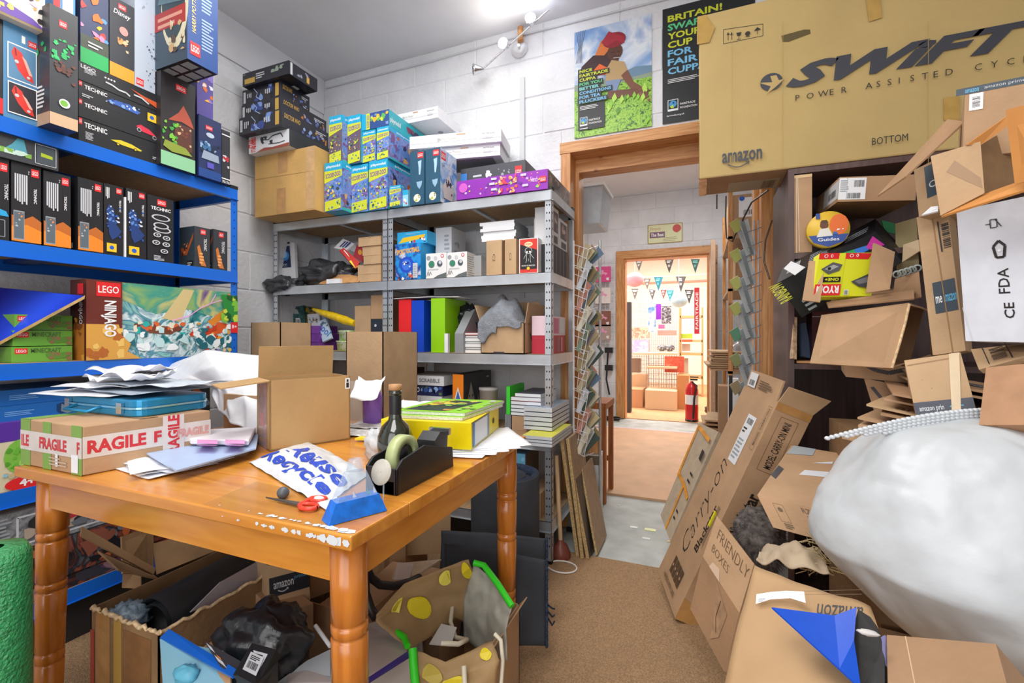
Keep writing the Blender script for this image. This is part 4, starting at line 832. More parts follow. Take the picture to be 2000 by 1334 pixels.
for i, (a, b) in enumerate(((1079, 1091), (1093, 1108))):
    eb('figure_box', ('nearer' if i == 0 else 'farther') + ' clear fronted figure box standing on the disc cases at the shelf end', a, b, -.665, .09, S + .147, S + .33 - .03 * i, hx('#cfcfd2'), {'r': lambda f: (f.r(.1, .35, .9, .9, hx('#4a3a3c')), f.blobs(.2, .4, .8, .85, [hx('#8a6a60'), hx('#b8a8a0')], 5, 3, .2), f.r(.2, .05, .8, .25, hx('#3a3a3e')))}, group='figure boxes at the shelf end', cat='toy box')
y0 = onX(1078, 600, -.665).y; y1 = onX(1108, 600, -.665).y; n = 13
for i in range(n):
    y = y0 + (y1 - y0) * i / n
    tbox('disc_case', 'black disc case standing in the row at the end of the right galvanised unit', 'case', Box((-.665 - .135, y, S), (.135, 0, 0), (0, 0, .145), (0, (y1 - y0) / n - .0015, 0)), hx('#24252a'), {'r': lambda f: f.r(.25, .05, .8, .95, hx('#3d3f46') if i % 3 else hx('#7a7c84'))}, group='black disc cases in a row at the shelf end')
# ---------------- third level (.99)
S = LV[2]
yb('cardboard_box', 'narrow kraft carton left of the taped one on the middle corner shelf', (693, 598), (724, 650), 2.13, .2, S, onY(693, 598, 2.13).z, m=K3, cat='cardboard box')
yb('cardboard_box', 'tall kraft carton with black tape band beside the shelf post', (724.5, 577), (747, 650), 2.12, .2, S, onY(724, 577, 2.12).z, m=K, prints={'f': lambda f: (f.r(0, .3, 1, .58, hx('#2b3440')), f.e(.4, .46, .1, LG))}, cat='cardboard box')
PL = mat('purple_pack', '#7a3f9e', .3, var=.08, bump=.2)
za = S
for i in range(3):
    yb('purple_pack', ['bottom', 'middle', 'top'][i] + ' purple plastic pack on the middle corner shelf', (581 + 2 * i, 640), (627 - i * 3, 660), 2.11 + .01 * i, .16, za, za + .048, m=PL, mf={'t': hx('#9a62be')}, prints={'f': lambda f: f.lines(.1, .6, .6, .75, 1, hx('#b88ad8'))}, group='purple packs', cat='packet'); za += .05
GPK = art('art_gift_teal', ['#1d3a3f', '#3f7f7a', '#20303a', '#7fae4a'], 20, 3, 1)
packet('teal patterned packet with barcode, leaning at the back of the middle corner shelf', [(574, 655), (598, 655), (594, 596), (572, 600)], 2.22, 2.3, GPK, lambda f: (f.r(.2, .35, .6, .6, W_), f.bar(.25, .38, .55, .55), f.r(.1, .75, .8, .92, LG)), name='gift_packet')
packet('dark green and gold packet leaning beside the teal one', [(596, 655), (618, 652), (612, 600), (593, 597)], 2.24, 2.31, art('art_gift_gold', ['#1c2c2c', '#3c5a4a', '#b8902c', '#20303a'], 22, 3, 1), name='gift_packet')
packet('white ruffled card packet leaning behind the purple packs', [(604, 650), (630, 650), (622, 612), (600, 614)], 2.2, 2.24, hx('#d8dade'), lambda f: f.blobs(.1, .2, .9, .9, [GY, hx('#7a6a5a')], 8, 3, .12), name='gift_packet')
packet('blue and white card slanting down right of the purple packs', [(630, 668), (648, 660), (636, 622), (622, 628)], 2.12, 2.18, hx('#b9cfe4'), lambda f: (f.t('tool', .5, .5, .3, hx('#2f6ab8'), rot=-60, c=True), f.blobs(.1, .6, .9, .95, [hx('#5a6a7a')], 4, 3, .2)), name='gift_packet')
for i in range(4):
    c = onY(541 + 9 * i, 624, 2.28); mb = MB(); mb.lathe((c.x, 2.28, S), [(0.001, 0), (.014, 0), (.017, .125), (.015, .126), (.001, .126)], hx('#d6d8dc'), 14); o = mb.build('paper_cup_stack'); tag(o, 'slim white patterned tube in the row at the back of the corner shelf', 'tube', 'white tubes at the back')
# yellow bag
YB_ = mat('yellow_polythene', '#e6c31e', .25, var=.08, bump=.3, bscale=20)
mb = MB(); pa = onY(612, 604, 2.16); pb = onY(693, 632, 2.13)
mb.tube([pa, pa.lerp(pb, .25) + V((0, 0, -.002)), pa.lerp(pb, .5), pa.lerp(pb, .8), pb], [.008, .02, .024, .026, .018], YB_, 12)
tag(mb.build('yellow_bag'), 'yellow rolled plastic bag lying across the packets on the corner shelf', 'bag')
GT_ = art('art_tub_green', ['#d9e6c0', '#a8cf6a', '#e9efe0', '#5f9a4a'], 30, 3, 1)
for i, (zz_, px) in enumerate(((S, 672), (S + .06, 676))):
    c = onY(px, 660, 2.14); mb = MB(); mb.lathe((c.x, 2.16, zz_), [(.001, 0), (.05, 0), (.055, .05), (.058, .052), (.058, .058), (.001, .059)], GT_, 22); o = mb.build('food_tub')
    tag(o, ('lower' if i == 0 else 'upper') + ' green and white round tub under the yellow bag', 'tub', 'green and white tubs')
# folders
def folder(label, px0, px1, Y, dep, h, m, name='box_folder'):
    return yb(name, label, (px0, 640), (px1, 640), Y, dep, S, S + h, m=m, cat='folder', group='folders on the right galvanised unit')
FR = mat('folder_red', '#e8262b', .35, var=0); FB = mat('folder_blue', '#0d47c8', .35, var=0); FG = mat('folder_lime', '#93d416', .35, var=0); FGY = mat('folder_grey', '#8d9094', .5, var=0)
folder('red box folder at the left end of the middle right shelf', 779, 803, 2.10, .26, .285, FR)
folder('blue box folder between the red and the lime green ones', 804, 828, 2.10, .26, .278, FB)
folder('lime green box folder with the papers resting on it', 842, 869, 2.09, .26, .285, FG)
folder('white card folder squeezed between the blue and lime ones', 831, 840, 2.2, .15, .26, hx('#d8dade'))
# grey magazine file with slanted top
a = onY(878, 690, 2.09); mb = MB(); X0, X1 = a.x, onY(905, 690, 2.09).x
prof = [(2.09, S), (2.33, S), (2.33, S + .25), (2.22, S + .23), (2.09, S + .1)]
mb.slab([(X1 - .05, y, z) for y, z in prof][::-1], (.05, 0, 0), FGY)
o = mb.build('magazine_file'); tag(o, 'grey magazine file with a slanted side beside the lime folder', 'folder')
a = onY(869, 690, 2.085); mb = MB(); mb.box(a.x, a.x + .02, 2.08, 2.10, S, S + .1, WH); tag(mb.build('card'), 'small white and green card leaning on the lime folder', 'card')
mb = MB(); xa, xb = onY(780, 590, 2.15).x, onY(905, 590, 2.15).x
def f_(u, v): return V((xa + (xb - xa) * u, 2.09 + .22 * v, S + .289 + .018 * max(0, sin(pi * u * 1.1)) * (.4 + v) * (.5 + .5 * noise.noise(V((u * 3, v * 2, 5)))) + .002))
mb.sheet(f_, 16, 8, WH); o = mb.build('paper_stack'); s_ = o.modifiers.new('s', 'SOLIDIFY'); s_.thickness = .003; tag(o, 'loose white papers lying across the coloured folders', 'paper')
# books lying flat
cols = ['#d9d9d6', '#2f3a40', '#e6e6e2', '#3c6a64', '#e2e2de', '#3a3d44', '#c23a3c']
za = S
for i, c in enumerate(cols):
    th = [.016, .012, .018, .01, .016, .014, .012][i]
    yb('book', '%s book lying in the pile between the grey file and the carton' % ['white backed lowest', 'black second', 'thick white third', 'dark green fourth', 'white fifth', 'charcoal sixth', 'red topmost'][i], (908 - (i % 3) * 3, 670), (946, 670), 2.11 + .006 * (i % 2), .2, za, za + th, m=hx('#ececea'), mf={'t': hx(c), 'b': hx(c)}, prints={'f': (lambda cc: lambda f: (f.r(0, 0, 1, .16, hx(cc)), f.r(0, .84, 1, 1, hx(cc))))(c)}, group='books lying on the middle right shelf', cat='book'); za += th + .001
bag('plastic_bag', 'black and clear plastic bag stuffed behind the books', (onY(915, 620, 2.26).x, 2.27, S + .17), (.06, .07, .085), mat('black_polythene', '#1f2228', .22, var=.1, bump=.5, bscale=20), .5, 2.5, 4)
# carton with cloth
bx = ybox((939, 632), (1024, 690), 2.08, .26, S, onY(939, 632, 2.08).z)
carton('cardboard_box', 'open kraft carton with a grey fleece spilling out, on the middle right shelf', bx, K3, [('k', .12, 80), ('r', .10, 100), ('l', .1, 110)], prints={'f': lambda f: (f.line([(.97, .1), (.97, 1)], .002, hx('#8f6a40')), f.r(.3, .0, .55, .06, hx('#3a3038'))), 'r': lambda f: f.line([(.3, .7), (.4, .45), (.6, .3), (.9, .3)], .008, hx('#3a2f28'))})
FL = mat('grey_fleece', '#868b93', .95, var=.08, scale=40, bump=.5, bscale=150)
bO = bx.O; mb = MB(); zt = S + bx.V.z
def cl(u, v):
    nz = noise.noise(V((u * 4, v * 4, 3))); x = bO.x - .01 + .23 * u
    if v < .22: return V((x, bO.y - .014, zt + .006 - (.22 - v) * .30 * (.7 + nz) * (1.5 if u < .45 else .5)))
    t = (v - .22) / .78; r = max(0, sin(pi * min(1, u * 1.05))) * max(0, sin(pi * min(1, t * .8 + .1)))
    return V((x, bO.y - .014 + .22 * t, max(zt + .006, zt + .135 * r ** .7 + .03 * nz + .016 * sin(u * 16 + 5 * t) * r)))
mb.sheet(cl, 40, 34, FL); o = mb.build('fleece'); s_ = o.modifiers.new('s', 'SOLIDIFY'); s_.thickness = .006; tag(o, 'grey fleece cloth heaped over the open kraft carton on the shelf', 'cloth')
eb('toy_box', 'pink and white doll box at the end of the right unit, upper', 1077, 1104, -.665, .1, S + .09, S + .185, hx('#e9cdd8'), {'r': lambda f: (f.r(.05, .1, .5, .9, hx('#c86a94')), f.r(.55, .1, .95, .9, hx('#d8dce0')))}, cat='toy box')
eb('toy_box', 'crimson boxed toy at the end of the right unit, under the pink box', 1077, 1103, -.665, .1, S, S + .089, hx('#b8243c'), {'r': lambda f: (f.r(.4, .1, .6, .9, hx('#8f5a64')), f.r(.7, .1, .8, .9, hx('#d89aa4')))}, cat='toy box')
# ---------------- fourth level (.585)
S = LV[3]
za = S; gl = 'board game boxes on the lower right shelf'
gms = [('#b9b6c4', .055, 'patterned grey board game box, lowest in the games pile'), ('#8d8aa0', .04, 'violet grey board game box above the lowest one'), ('#e4e5e8', .075, 'white board game box with faint grey crest in the games pile'), ('#2a2c5a', .055, 'dark blue mystery board game box in the games pile'), ('#dfe0e3', .05, 'white word game box on top of the games pile')]
for i, (c, h, l) in enumerate(gms):
    def p(f, i=i):
        if i == 4: f.t('Harry Potter', .1, .35, .4, LG, w=.3, sh=.3); f.t('SCRABBLE', .5, .32, .4, hx('#5a5a60'), w=.42)
        if i == 3: f.t('CL', .16, .3, .55, W_, w=.1, bold=.03); f.t('U', .27, .3, .55, RED, w=.07, bold=.04); f.t('EDO', .35, .3, .5, W_, w=.17, bold=.03); f.blobs(.55, .1, .98, .9, [hx('#3f5fae'), hx('#8fb4e8'), hx('#5a7a4a'), hx('#1c1c3a')], 14, 3, .06)
        if i == 2: f.blobs(.18, .3, .32, .8, [hx('#9a9a9c')], 5, 2, .05); f.r(.46, .15, .47, .9, GY); f.lines(.86, .2, .9, .8, 3, GY)
        if i < 2: f.blobs(.1, .1, .95, .9, [hx('#6a667a'), LG], 10, 4, .08)
    yb('board_game', l, (773 + [6, 8, 12, 0, 0][i], 740), (865 + [10, 12, -2, 0, 2][i], 740), 2.10 + .005 * (i % 2), .28, za, za + h, m=hx(c), prints={'f': p}, group=gl, cat='board game'); za += h + .001
yb('toy_box', 'small brown box standing on the word game box in shadow', (775, 708), (810, 718), 2.2, .1, za, za + .03, m=hx('#3a2c30'), cat='box')
def p(f): f.p([(.5, .78), (.9, .5), (.5, .3), (.1, .5)], W_); f.p([(.5, .72), (.8, .5), (.5, .36), (.2, .5)], hx('#4a6ab8')); f.r(.15, .47, .85, .54, hx('#3a3a5a'))
yb('toy_box', 'orange ended black toy box beside the games pile', (884, 731), (905, 772), 2.10, .34, S, onY(884, 731, 2.1).z, m=hx('#2b2a2e'), mf={'f': hx('#ee8520')}, prints={'f': p, 'r': lambda f: (f.p([(.1, .45), (.25, .85), (.4, .45)], hx('#9a948c')), f.e(.2, .6, .02, BLK), f.e(.3, .6, .02, BLK), f.p([(.42, .3), (.5, .6), (.58, .3)], hx('#8a8680')), f.lines(.1, .2, .6, .35, 2, GY), f.lines(.8, .88, .95, .94, 1, GY))}, cat='toy box')
c = onY(962, 760, 2.3); mb = MB(); mb.lathe((c.x, 2.25, S), [(.001, 0), (.045, 0), (.05, .20), (.053, .20), (.053, .215), (.001, .216)], hx('#dcdad6'), 24); tag(mb.build('plastic_tub'), 'white lidded plastic tub behind the orange ended box', 'tub')
yb('cardboard_box', 'kraft carton under the white books, beside the shelf post', (1000, 812), (1054, 852), 2.095, .28, S, onY(1000, 812, 2.095).z, m=K, prints={'f': lambda f: f.line([(.2, .3), (.6, .3), (.9, .75)], .001, hx('#9a7448'))}, cat='cardboard box')
za = onY(1000, 812, 2.095).z + .001
for i in range(6):
    th = [.016, .017, .017, .018, .02, .018][i]; c = ['#2c2f3a', '#2a2d36', '#30343e', '#2a2d36', '#7a2f3a', '#5a5d68'][i]
    yb('book', 'white paged hardback, %s of the pile on the kraft carton' % ['lowest', 'second', 'third', 'fourth', 'fifth', 'topmost'][i], (998 + (8 if i == 5 else 0), 790), (1056, 790), 2.10, .26, za, za + th, m=hx('#e6ebf0'), mf={'t': hx(c), 'b': hx(c)}, prints={'f': (lambda cc: lambda f: (f.r(0, 0, 1, .18, hx(cc))))(c)}, group='hardbacks piled on the lower shelf', cat='book'); za += th + .0008
yb('spray_can', 'grey metal canister beside the kraft carton on the lower shelf', (986, 815), (998, 845), 2.12, .03, S, S + .1, m=hx('#7d8288'), cat='canister')
yb('folder', 'bright green folder upright beside the pile of hardbacks', (989, 772), (996, 812), 2.12, .2, S + .101, S + .24, m=hx('#3fd83a'), cat='folder')
za = S
for i in range(8):
    th = [.012, .010, .014, .016, .018, .018, .018, .02][i]; j = 1 if i < 3 else 0
    eb('book', '%s book of the pile spilling from the shelf end beside the post' % ['lowest pale', 'second pale', 'yellow edged third', 'grey fourth', 'grey fifth', 'grey sixth', 'blue backed seventh', 'topmost pale blue'][i], 1078, 1112 + (4 if j else 0), -.64 + .035 * j, .14, za, za + th, hx('#c9ced4'), mf={'t': hx(['#d8dce0', '#c8d8dc', '#d8d44a', '#3a3d44', '#3a3d44', '#3a3d44', '#3a5a9a', '#9fb0c4'][i])}, group='books at the shelf end', cat='book'); za += th + .004
# ---------------- bottom level (.2)
S = LV[4]
def p(f): f.blobs(.05, .1, .95, .95, [hx('#8fd0ec'), hx('#e8d8f0'), hx('#7a4a9a'), hx('#e8c02c')], 12, 3, .2); f.r(0, 0, .2, 1, hx('#4fae3c'))
yb('toy_box', 'light blue and green toy box on the bottom shelf behind the table leg', (993, 884), (1026, 948), 2.10, .2, S, onY(993, 884, 2.1).z, m=hx('#6fb8dc'), prints={'f': p}, mf={'r': hx('#6a5a44')}, cat='toy box')
yb('toy_box', 'yellow and red toy box on the bottom shelf left of the light blue one', (975, 890), (991, 948), 2.11, .2, S, onY(975, 890, 2.11).z, m=hx('#e8b02c'), prints={'f': lambda f: (f.r(.1, .3, .9, .6, RED), f.r(0, 0, 1, .2, hx('#6fae3c')))}, cat='toy box')
yb('cardboard_box', 'low kraft carton on the bottom shelf beside the post', (1029, 985), (1056, 1000), 2.10, .3, S, S + .12, m=K, cat='cardboard box')
yb('cardboard_box', 'kraft carton on the bottom corner shelf in shadow', (600, 900), (745, 960), 2.12, .3, S, S + .25, m=K, cat='cardboard box')
# ================================================================ posters, spotlight, doorway, corridor, shop
CHR = mat('chrome', '#d8dade', .18, 1, var=0)
WIRE = mat('white_wire', '#e2e4e8', .35, .2, var=0)
WIREG = mat('grey_wire', '#b9bdc4', .3, .6, var=0)
# --- posters
def poster(name, label, a, b, Yp, fn, m):
    A, B = onY(a[0], a[1], Yp), onY(b[0], b[1], Yp)      # bottom-left, top-right
    bx = Box((A.x, Yp, A.z), (B.x - A.x, 0, 0), (0, 0, B.z - A.z), (0, .0015, 0))
    return tbox(name, label, 'poster', bx, m, {'f': fn})
YG, GN2, TQ, SB = hx('#d3dc36'), hx('#5fd08a'), hx('#7fd6d0'), hx('#7cc4ec')
def fairlogo(f, x, y, w, s=.03):
    h = w * f.u.length / f.v.length * 1.15; f.r(x, y, x + w, y + h, hx('#e8eef0')); f.r(x + w * .06, y + h * .18, x + w * .94, y + h * .95, BLK); f.e(x + w * .5, y + h * .6, w * .36, hx('#3f9ad8'), h * .3); f.p([(x + w * .2, y + h * .4), (x + w * .5, y + h * .55), (x + w * .6, y + h * .25), (x + w * .35, y + h * .25)], hx('#b8d83a')); f.e(x + w * .55, y + h * .7, w * .08, BLK, h * .08)
def p1(f):
    f.r(0, .42, 1, 1, art('poster_sky', ['#4f7fc8', '#8fb0dc', '#e4ebf2', '#6f98d4'], 5, 4, .6, .4)); f.r(0, .40, 1, .50, hx('#8fa38c')); f.p([(.5, .5), (.8, .56), (1, .54), (1, .48), (.5, .46)], hx('#6f8fa8'))
    f.r(0, 0, 1, .44, art('poster_leaves', ['#3d6a1e', '#7fb83a', '#a8d84a', '#4f8a28', '#2c4f18'], 45, 3, 1.5, .4))
    for i in range(5): f.line([(.02 + .02 * i, .7), (.06 + .01 * i, .85), (.03 + .03 * i, 1)], .002, hx('#2c2f34'))
    f.p([(.06, .56), (.1, .66), (.25, .74), (.45, .75), (.52, .66), (.45, .55), (.2, .58)], hx('#40262a')); f.p([(.28, .74), (.36, .86), (.46, .88), (.46, .76), (.4, .72)], hx('#d8783a'))
    f.e(.54, .73, .10, hx('#5a3526'), .075); f.p([(.47, .62), (.58, .62), (.6, .7), (.48, .7)], hx('#4f2e22')); f.e(.53, .84, .15, hx('#8f2430'), .07); f.p([(.36, .84), (.46, .93), (.66, .85), (.66, .79), (.55, .83), (.44, .8)], hx('#a82c3a'))
    f.line([(.5, .73), (.53, .728)], .003, BLK); f.line([(.57, .726), (.6, .722)], .003, BLK); f.p([(.56, .715), (.6, .70), (.56, .695)], hx('#6f4432')); f.line([(.52, .675), (.6, .67)], .003, hx('#e8d8cc'))
    f.p([(.42, .58), (.5, .66), (.66, .62), (.7, .54), (.64, .46), (.42, .48)], hx('#b89a6a')); f.p([(.26, .6), (.34, .65), (.44, .6), (.42, .54), (.3, .55)], hx('#e8682c')); f.p([(.42, .48), (.62, .47), (.56, .36), (.44, .38)], hx('#7f93b8'))
    f.p([(.62, .5), (.7, .54), (.78, .42), (.92, .34), (.97, .26), (.9, .25), (.76, .34)], hx('#7a4a34')); f.p([(.45, .38), (.78, .36), (.92, .32), (.94, .25), (.8, .29), (.45, .31)], hx('#6f4230')); f.blobs(.84, .22, .98, .36, [hx('#8a5a40'), hx('#6f4230')], 7, 3, .035)
    for i in range(26):
        rnd = random.Random(i); x, y = rnd.uniform(.03, .97), rnd.uniform(.02, .32); s = rnd.uniform(.02, .05); f.k += .05; f.poly([(x, y), (x + s, y + s * .8), (x + s * .4, y + s * 1.9), (x - s * .4, y + s)], [hx('#8fcf3c'), hx('#5f9a2c'), hx('#b4e05a')][i % 3])
    f.k += 1; f.r(.055, .06, .41, .30, hx('#23262a')); fairlogo(f, .08, .10, .10); f.t('FAIRTRADE', .2, .135, .018, W_, w=.15); f.t('FOUNDATION', .2, .105, .018, W_, w=.17); f.lines(.08, .25, .38, .29, 3, W_, 3, .4); f.lines(.08, .07, .24, .085, 1, W_)
    for i, (s, w, c) in enumerate((('NICE', .17, YG), ('FAIRTRADE', .38, YG), ('CUPPA', .22, YG), ('FOR YOU', .30, GN2), ('BETTER', .26, TQ), ('CONDITIONS', .42, SB), ('FOR TEA', .28, SB), ('PLUCKERS', .36, SB))):
        y = .595 - .041 * i; f.r(.055, y - .006, .075 + w + .015, y + .037, hx('#23262a')); f.t(s, .075, y, .029, c, w=w, bold=.03)
poster('poster', 'tea picker poster with green leaves and blue and green lettering', (1122, 271), (1273, 26), YB - .008, p1, hx('#3c5a2c'))
def p2(f):
    for i, (s, w, c, c2) in enumerate((('BRITAIN!', .60, YG, GN2), ('SWAP', .36, GN2, YG), ('YOUR', .38, YG, GN2), ('CUP', .28, YG, GN2), ('FOR', .28, SB, TQ), ('FAIR', .34, SB, TQ), ('CUPPA', .44, SB, SB))):
        y = .875 - .076 * i; f.t(s, .06, y, .058, c, w=w, bold=.03)
    f.lines(.06, .345, .5, .385, 3, W_, 3, .4); fairlogo(f, .06, .10, .12); f.t('FAIRTRADE', .2, .14, .018, W_, w=.17); f.t('FOUNDATION', .2, .108, .018, W_, w=.19); f.t('fairtrade.org.uk', .05, .05, .018, W_, w=.2)
poster('poster', 'black poster with large green and blue slab lettering beside the big yellow carton', (1294, 243), (1475, -27), YB - .008, p2, hx('#222529'))
# --- spotlight bar
r = empty('spotlight_bar', onY(1015, 95, 2.5), 'chrome bar spotlight with three heads high on the back wall', 'lamp')
hub = onY(1015, 97, YB - .01)
mb = MB(); mb.lathe(hub, [(.001, -.03), (.035, -.03), (.05, -.006), (.05, 0), (.001, 0)], WIRE, 24, V((0, 1, 0))); mb.build('wall_plate', r)
cc = onY(1013, 88, YB - .075); mb = MB(); mb.lathe(cc + V((0, .03, .035)), [(.001, 0), (.017, 0), (.017, .085), (.001, .085)], PINE, 14); mb.tube([hub, cc], .008, CHR, 8); mb.build('bracket', r)
L0 = cc + V((-.25, -.01, -.11)); L1 = cc + V((.2, -.05, .12))
mb = MB(); mb.tube([L0, L1], .005, CHR, 8); mb.build('bar', r)
BULB = mat('bulb_lit', '#fff6e4', .3, var=0, emit=25); BULB2 = mat('bulb_lit_cool', '#eef2ff', .3, var=0, emit=25); BOFF = mat('reflector_off', '#4a4d55', .15, .6, var=0)
for t, ax, bm_, lit in ((.02, V((-.8, -.5, -.1)), BOFF, None), (.42, V((-.1, -.9, -.15)), BULB, (1, .93, .8)), (.78, V((.2, -.9, .05)), BULB2, (.85, .9, 1))):
    pnt = L0.lerp(L1, t) + V((0, -.03, -.005)); ax.normalize()
    mb = MB(); mb.lathe(pnt, [(.008, -.035), (.016, -.02), (.03, .02), (.032, .03), (.028, .03), (.024, .018)], CHR, 18, ax); mb.tube([L0.lerp(L1, t), pnt - ax * .03], .004, CHR, 6); h = mb.build('spot_head', r)
    mb = MB(); mb.lathe(pnt, [(.001, .012), (.015, .014), (.024, .02), (.026, .022)], bm_, 16, ax); mb.build('bulb', h)
    if lit: point('spot_lamp', pnt + ax * .05, 1.3, lit, .03)
# --- corridor shelving and the things on it
su3 = shelf_unit('metal_shelving', 'galvanised steel shelving unit half hidden behind the left door frame in the corridor', 'shelving', -1.38, -.80, 2.86, 3.25, GAL, 'y')
BIN = mat('clear_bin', '#c9d3dc', .15, alpha=.6, var=.03, spec=.8)
mb = MB(); X0, X1, Y0, Y1 = -1.18, -.70, 2.88, 3.2; z0, z1 = 1.786, 2.02
a = onY(1178, 380, 2.9); X1 = a.x
mb.hexa([(X0 + .02, Y0 + .02, z0), (X1 - .02, Y0 + .02, z0), (X1 - .02, Y1 - .02, z0), (X0 + .02, Y1 - .02, z0), (X0, Y0, z1), (X1, Y0, z1), (X1, Y1, z1), (X0, Y1, z1)], BIN)
o = mb.build('storage_bin', bevel=.01); tag(o, 'clear plastic storage bin on the corridor shelving behind the door frame', 'bin')
MB().box(X0 - .01, X1 + .01, Y0 - .01, Y1 + .01, z1, z1 + .02, mat('bin_lid', '#e6eaee', .3, alpha=.85, var=0)).build('lid', o)
tbox('case', 'dark folders inside the clear storage bin', 'folder', Box((-1.0, 2.93, 1.795), (.22, 0, 0), (0, 0, .16), (0, .2, 0)), hx('#4a5058'), {'f': lambda f: f.lines(.1, .2, .9, .8, 1, W_)})
# left leaflet rack on the end of the right unit
ORD = ['first', 'second', 'third', 'fourth', 'fifth', 'sixth', 'seventh', 'eighth', 'ninth', 'tenth']
rk = empty('leaflet_rack', at(1124, 860, 2.36), 'white wire leaflet rack crammed with tan leaflets on the end of the metal shelving', 'leaflet rack')
w = MB(); w.tube([at(1121, 470, 2.36), at(1121, 880, 2.36)], .003, WIRE, 6); w.build('upright_wire', rk); w = MB(); w.tube([at(1172, 470, 2.62), at(1172, 1000, 2.62)], .008, GAL, 6); w.build('upright_wire', rk)
rnd = random.Random(5)
for i in range(10):
    y = 478 + 40 * i; a, b, c, d = at(1122, y, 2.36), at(1149, y + 9, 2.30), at(1141, y + 54, 2.32), at(1119, y + 42, 2.38); w = MB()
    for p_, q_ in ((a, b), (b, c), (c, d), (d, a), (a.lerp(b, .35), d.lerp(c, .35)), (a.lerp(b, .7), d.lerp(c, .7)), (a.lerp(d, .4), b.lerp(c, .4)), (b, at(1168, y + 2, 2.5)), (c, at(1160, y + 46, 2.5))): w.tube([p_, q_], .0018, WIRE, 5, cap=False)
    w.build('wire_pocket', rk)
    for k in range(5):
        c_ = ['#a8987a', '#8f8f78', '#c4b48c', '#b9bcc0', '#6f7f6a', '#3f5048', '#b07a6a', '#8a7a50', '#5f7890', '#c9c2ac'][(i * 3 + k * 2 + (i > 3) * 2) % 10]; j = rnd.uniform(-4, 4); e = rnd.uniform(-5, 7); dd = 2.335 + .016 * k
        o = MB().plate([at(1125 + 3.2 * k, y + 46, dd), at(1132 + 3.2 * k, y + 50, dd), at(1154 + 5.5 * k + j, y + 3 + e + 3 * k, dd + .02), at(1143 + 5.5 * k + j, y - 8 + e + 2 * k, dd + .02)], .004, hx(c_)).build('leaflet')
        tag(o, 'tan or dark folded leaflet in the left wire rack, %s pocket from the top' % ORD[i], 'leaflet', 'leaflets in the left rack, %s pocket' % ORD[i])
rk = empty('leaflet_rack', at(1476, 740, 2.22), 'grey wire rack of thin booklets with green headers, before the right door frame', 'leaflet rack')
for x in (1473, 1481): w = MB(); w.tube([at(x, 430, 2.22), at(x, 770, 2.22)], .0035, WIREG, 6); w.build('upright_wire', rk)
for i, y in enumerate((432, 490, 544, 594, 644, 694, 748)):
    w = MB()
    for y2 in (18, 46): w.tube([at(1446 + y2 * .3, y + y2 + 6, 2.16), at(1487, y + y2 - 6, 2.2)], .0022, WIREG, 5); 
    w.tube([at(1446, y + 8, 2.16), at(1464, y + 58, 2.17)], .002, WIREG, 5); w.build('wire_pocket', rk)
    for k in range(4):
        g = ['#b0b062', '#a8ab60', '#b2b468', '#a9ad62', '#5f8f72', '#8a8f60', '#9a8a6a'][i]; c_ = (g, '#b4b8b8', '#8f979a', '#c9cdcb')[k]; dd = 2.19 + .014 * k
        q = [(1425, y + 4), (1441, y - 6), (1450, y + 14), (1436, y + 24)] if k == 0 else [(1428 + 8 * k, y + 4 - k), (1437 + 8 * k, y - 2 - k), (1460 + 6 * k, y + 64), (1452 + 6 * k, y + 68)]
        o = MB().plate([at(a_, b_, dd) for a_, b_ in q], .005, hx(c_)).build('leaflet')
        tag(o, ('%s header card in the right wire rack, %s pocket from the top' % ('olive green' if i != 4 else 'dark green', ORD[i])) if k == 0 else 'thin pale booklet in the right wire rack, %s pocket from the top' % ORD[i], 'leaflet', 'booklets in the right rack, %s pocket' % ORD[i])
# boards leaning on the end of the unit
BFc = mat('board_face', '#a58b70', .7, var=.05); BEd = mat('chip_edge', '#b59a6a', .9, var=.15, scale=120)
def board(label, nb, nt, L_, m, th=.016):
    nb, nt = V(nb), V(nt); mb = MB(); mb.slab([nb, nb + V((0, L_, 0)), nt + V((0, L_, 0)), nt], V((th, 0, .003)), m); o = mb.build('board')
    tag(o, label, 'board', 'boards leaning beside the shelving'); e = MB(); e.slab([nb + V((-.0001, -.001, 0)), nt + V((-.0001, -.001, 0)), nt + V((th, -.001, .003)), nb + V((th, -.001, .003))], (0, .001, 0), BEd); e.build('raw_edge', o); return o
board('tallest tan board leaning against the shelf end, farthest back', (-.56, 2.20, 0), (-.625, 2.13, .60), .26, BFc)
board('chipboard sheet leaning in front of the tallest board', (-.535, 2.19, 0), (-.60, 2.16, .58), .26, BFc)
board('chipboard sheet with a dark face leaning third from the shelf', (-.51, 2.20, 0), (-.585, 2.19, .42), .24, hx('#4a4038'))
board('short tan board leaning nearest the doorway', (-.475, 2.25, 0), (-.57, 2.33, .39), .24, BFc, .01)
# plunger
pb_ = V((-.63, 2.17, 0)); RB = mat('plunger_rubber', '#7a3f34', .4, var=.05)
r = empty('plunger', pb_, 'red rubber plunger with a wooden handle standing by the shelving post', 'plunger')
mb = MB(); mb.lathe(pb_, [(.047, 0), (.05, .008), (.046, .03), (.032, .06), (.018, .07), (.014, .085), (.001, .085)], RB, 24); mb.build('cup', r)
mb = MB(); mb.tube([pb_ + V((0, 0, .08)), pb_ + V((-.015, -.02, .5))], .011, wood('handle_wood', '#c0a078', '#d8bc94', 6, (10, 10, 1), .6, knots=False), 10); mb.build('handle', r)
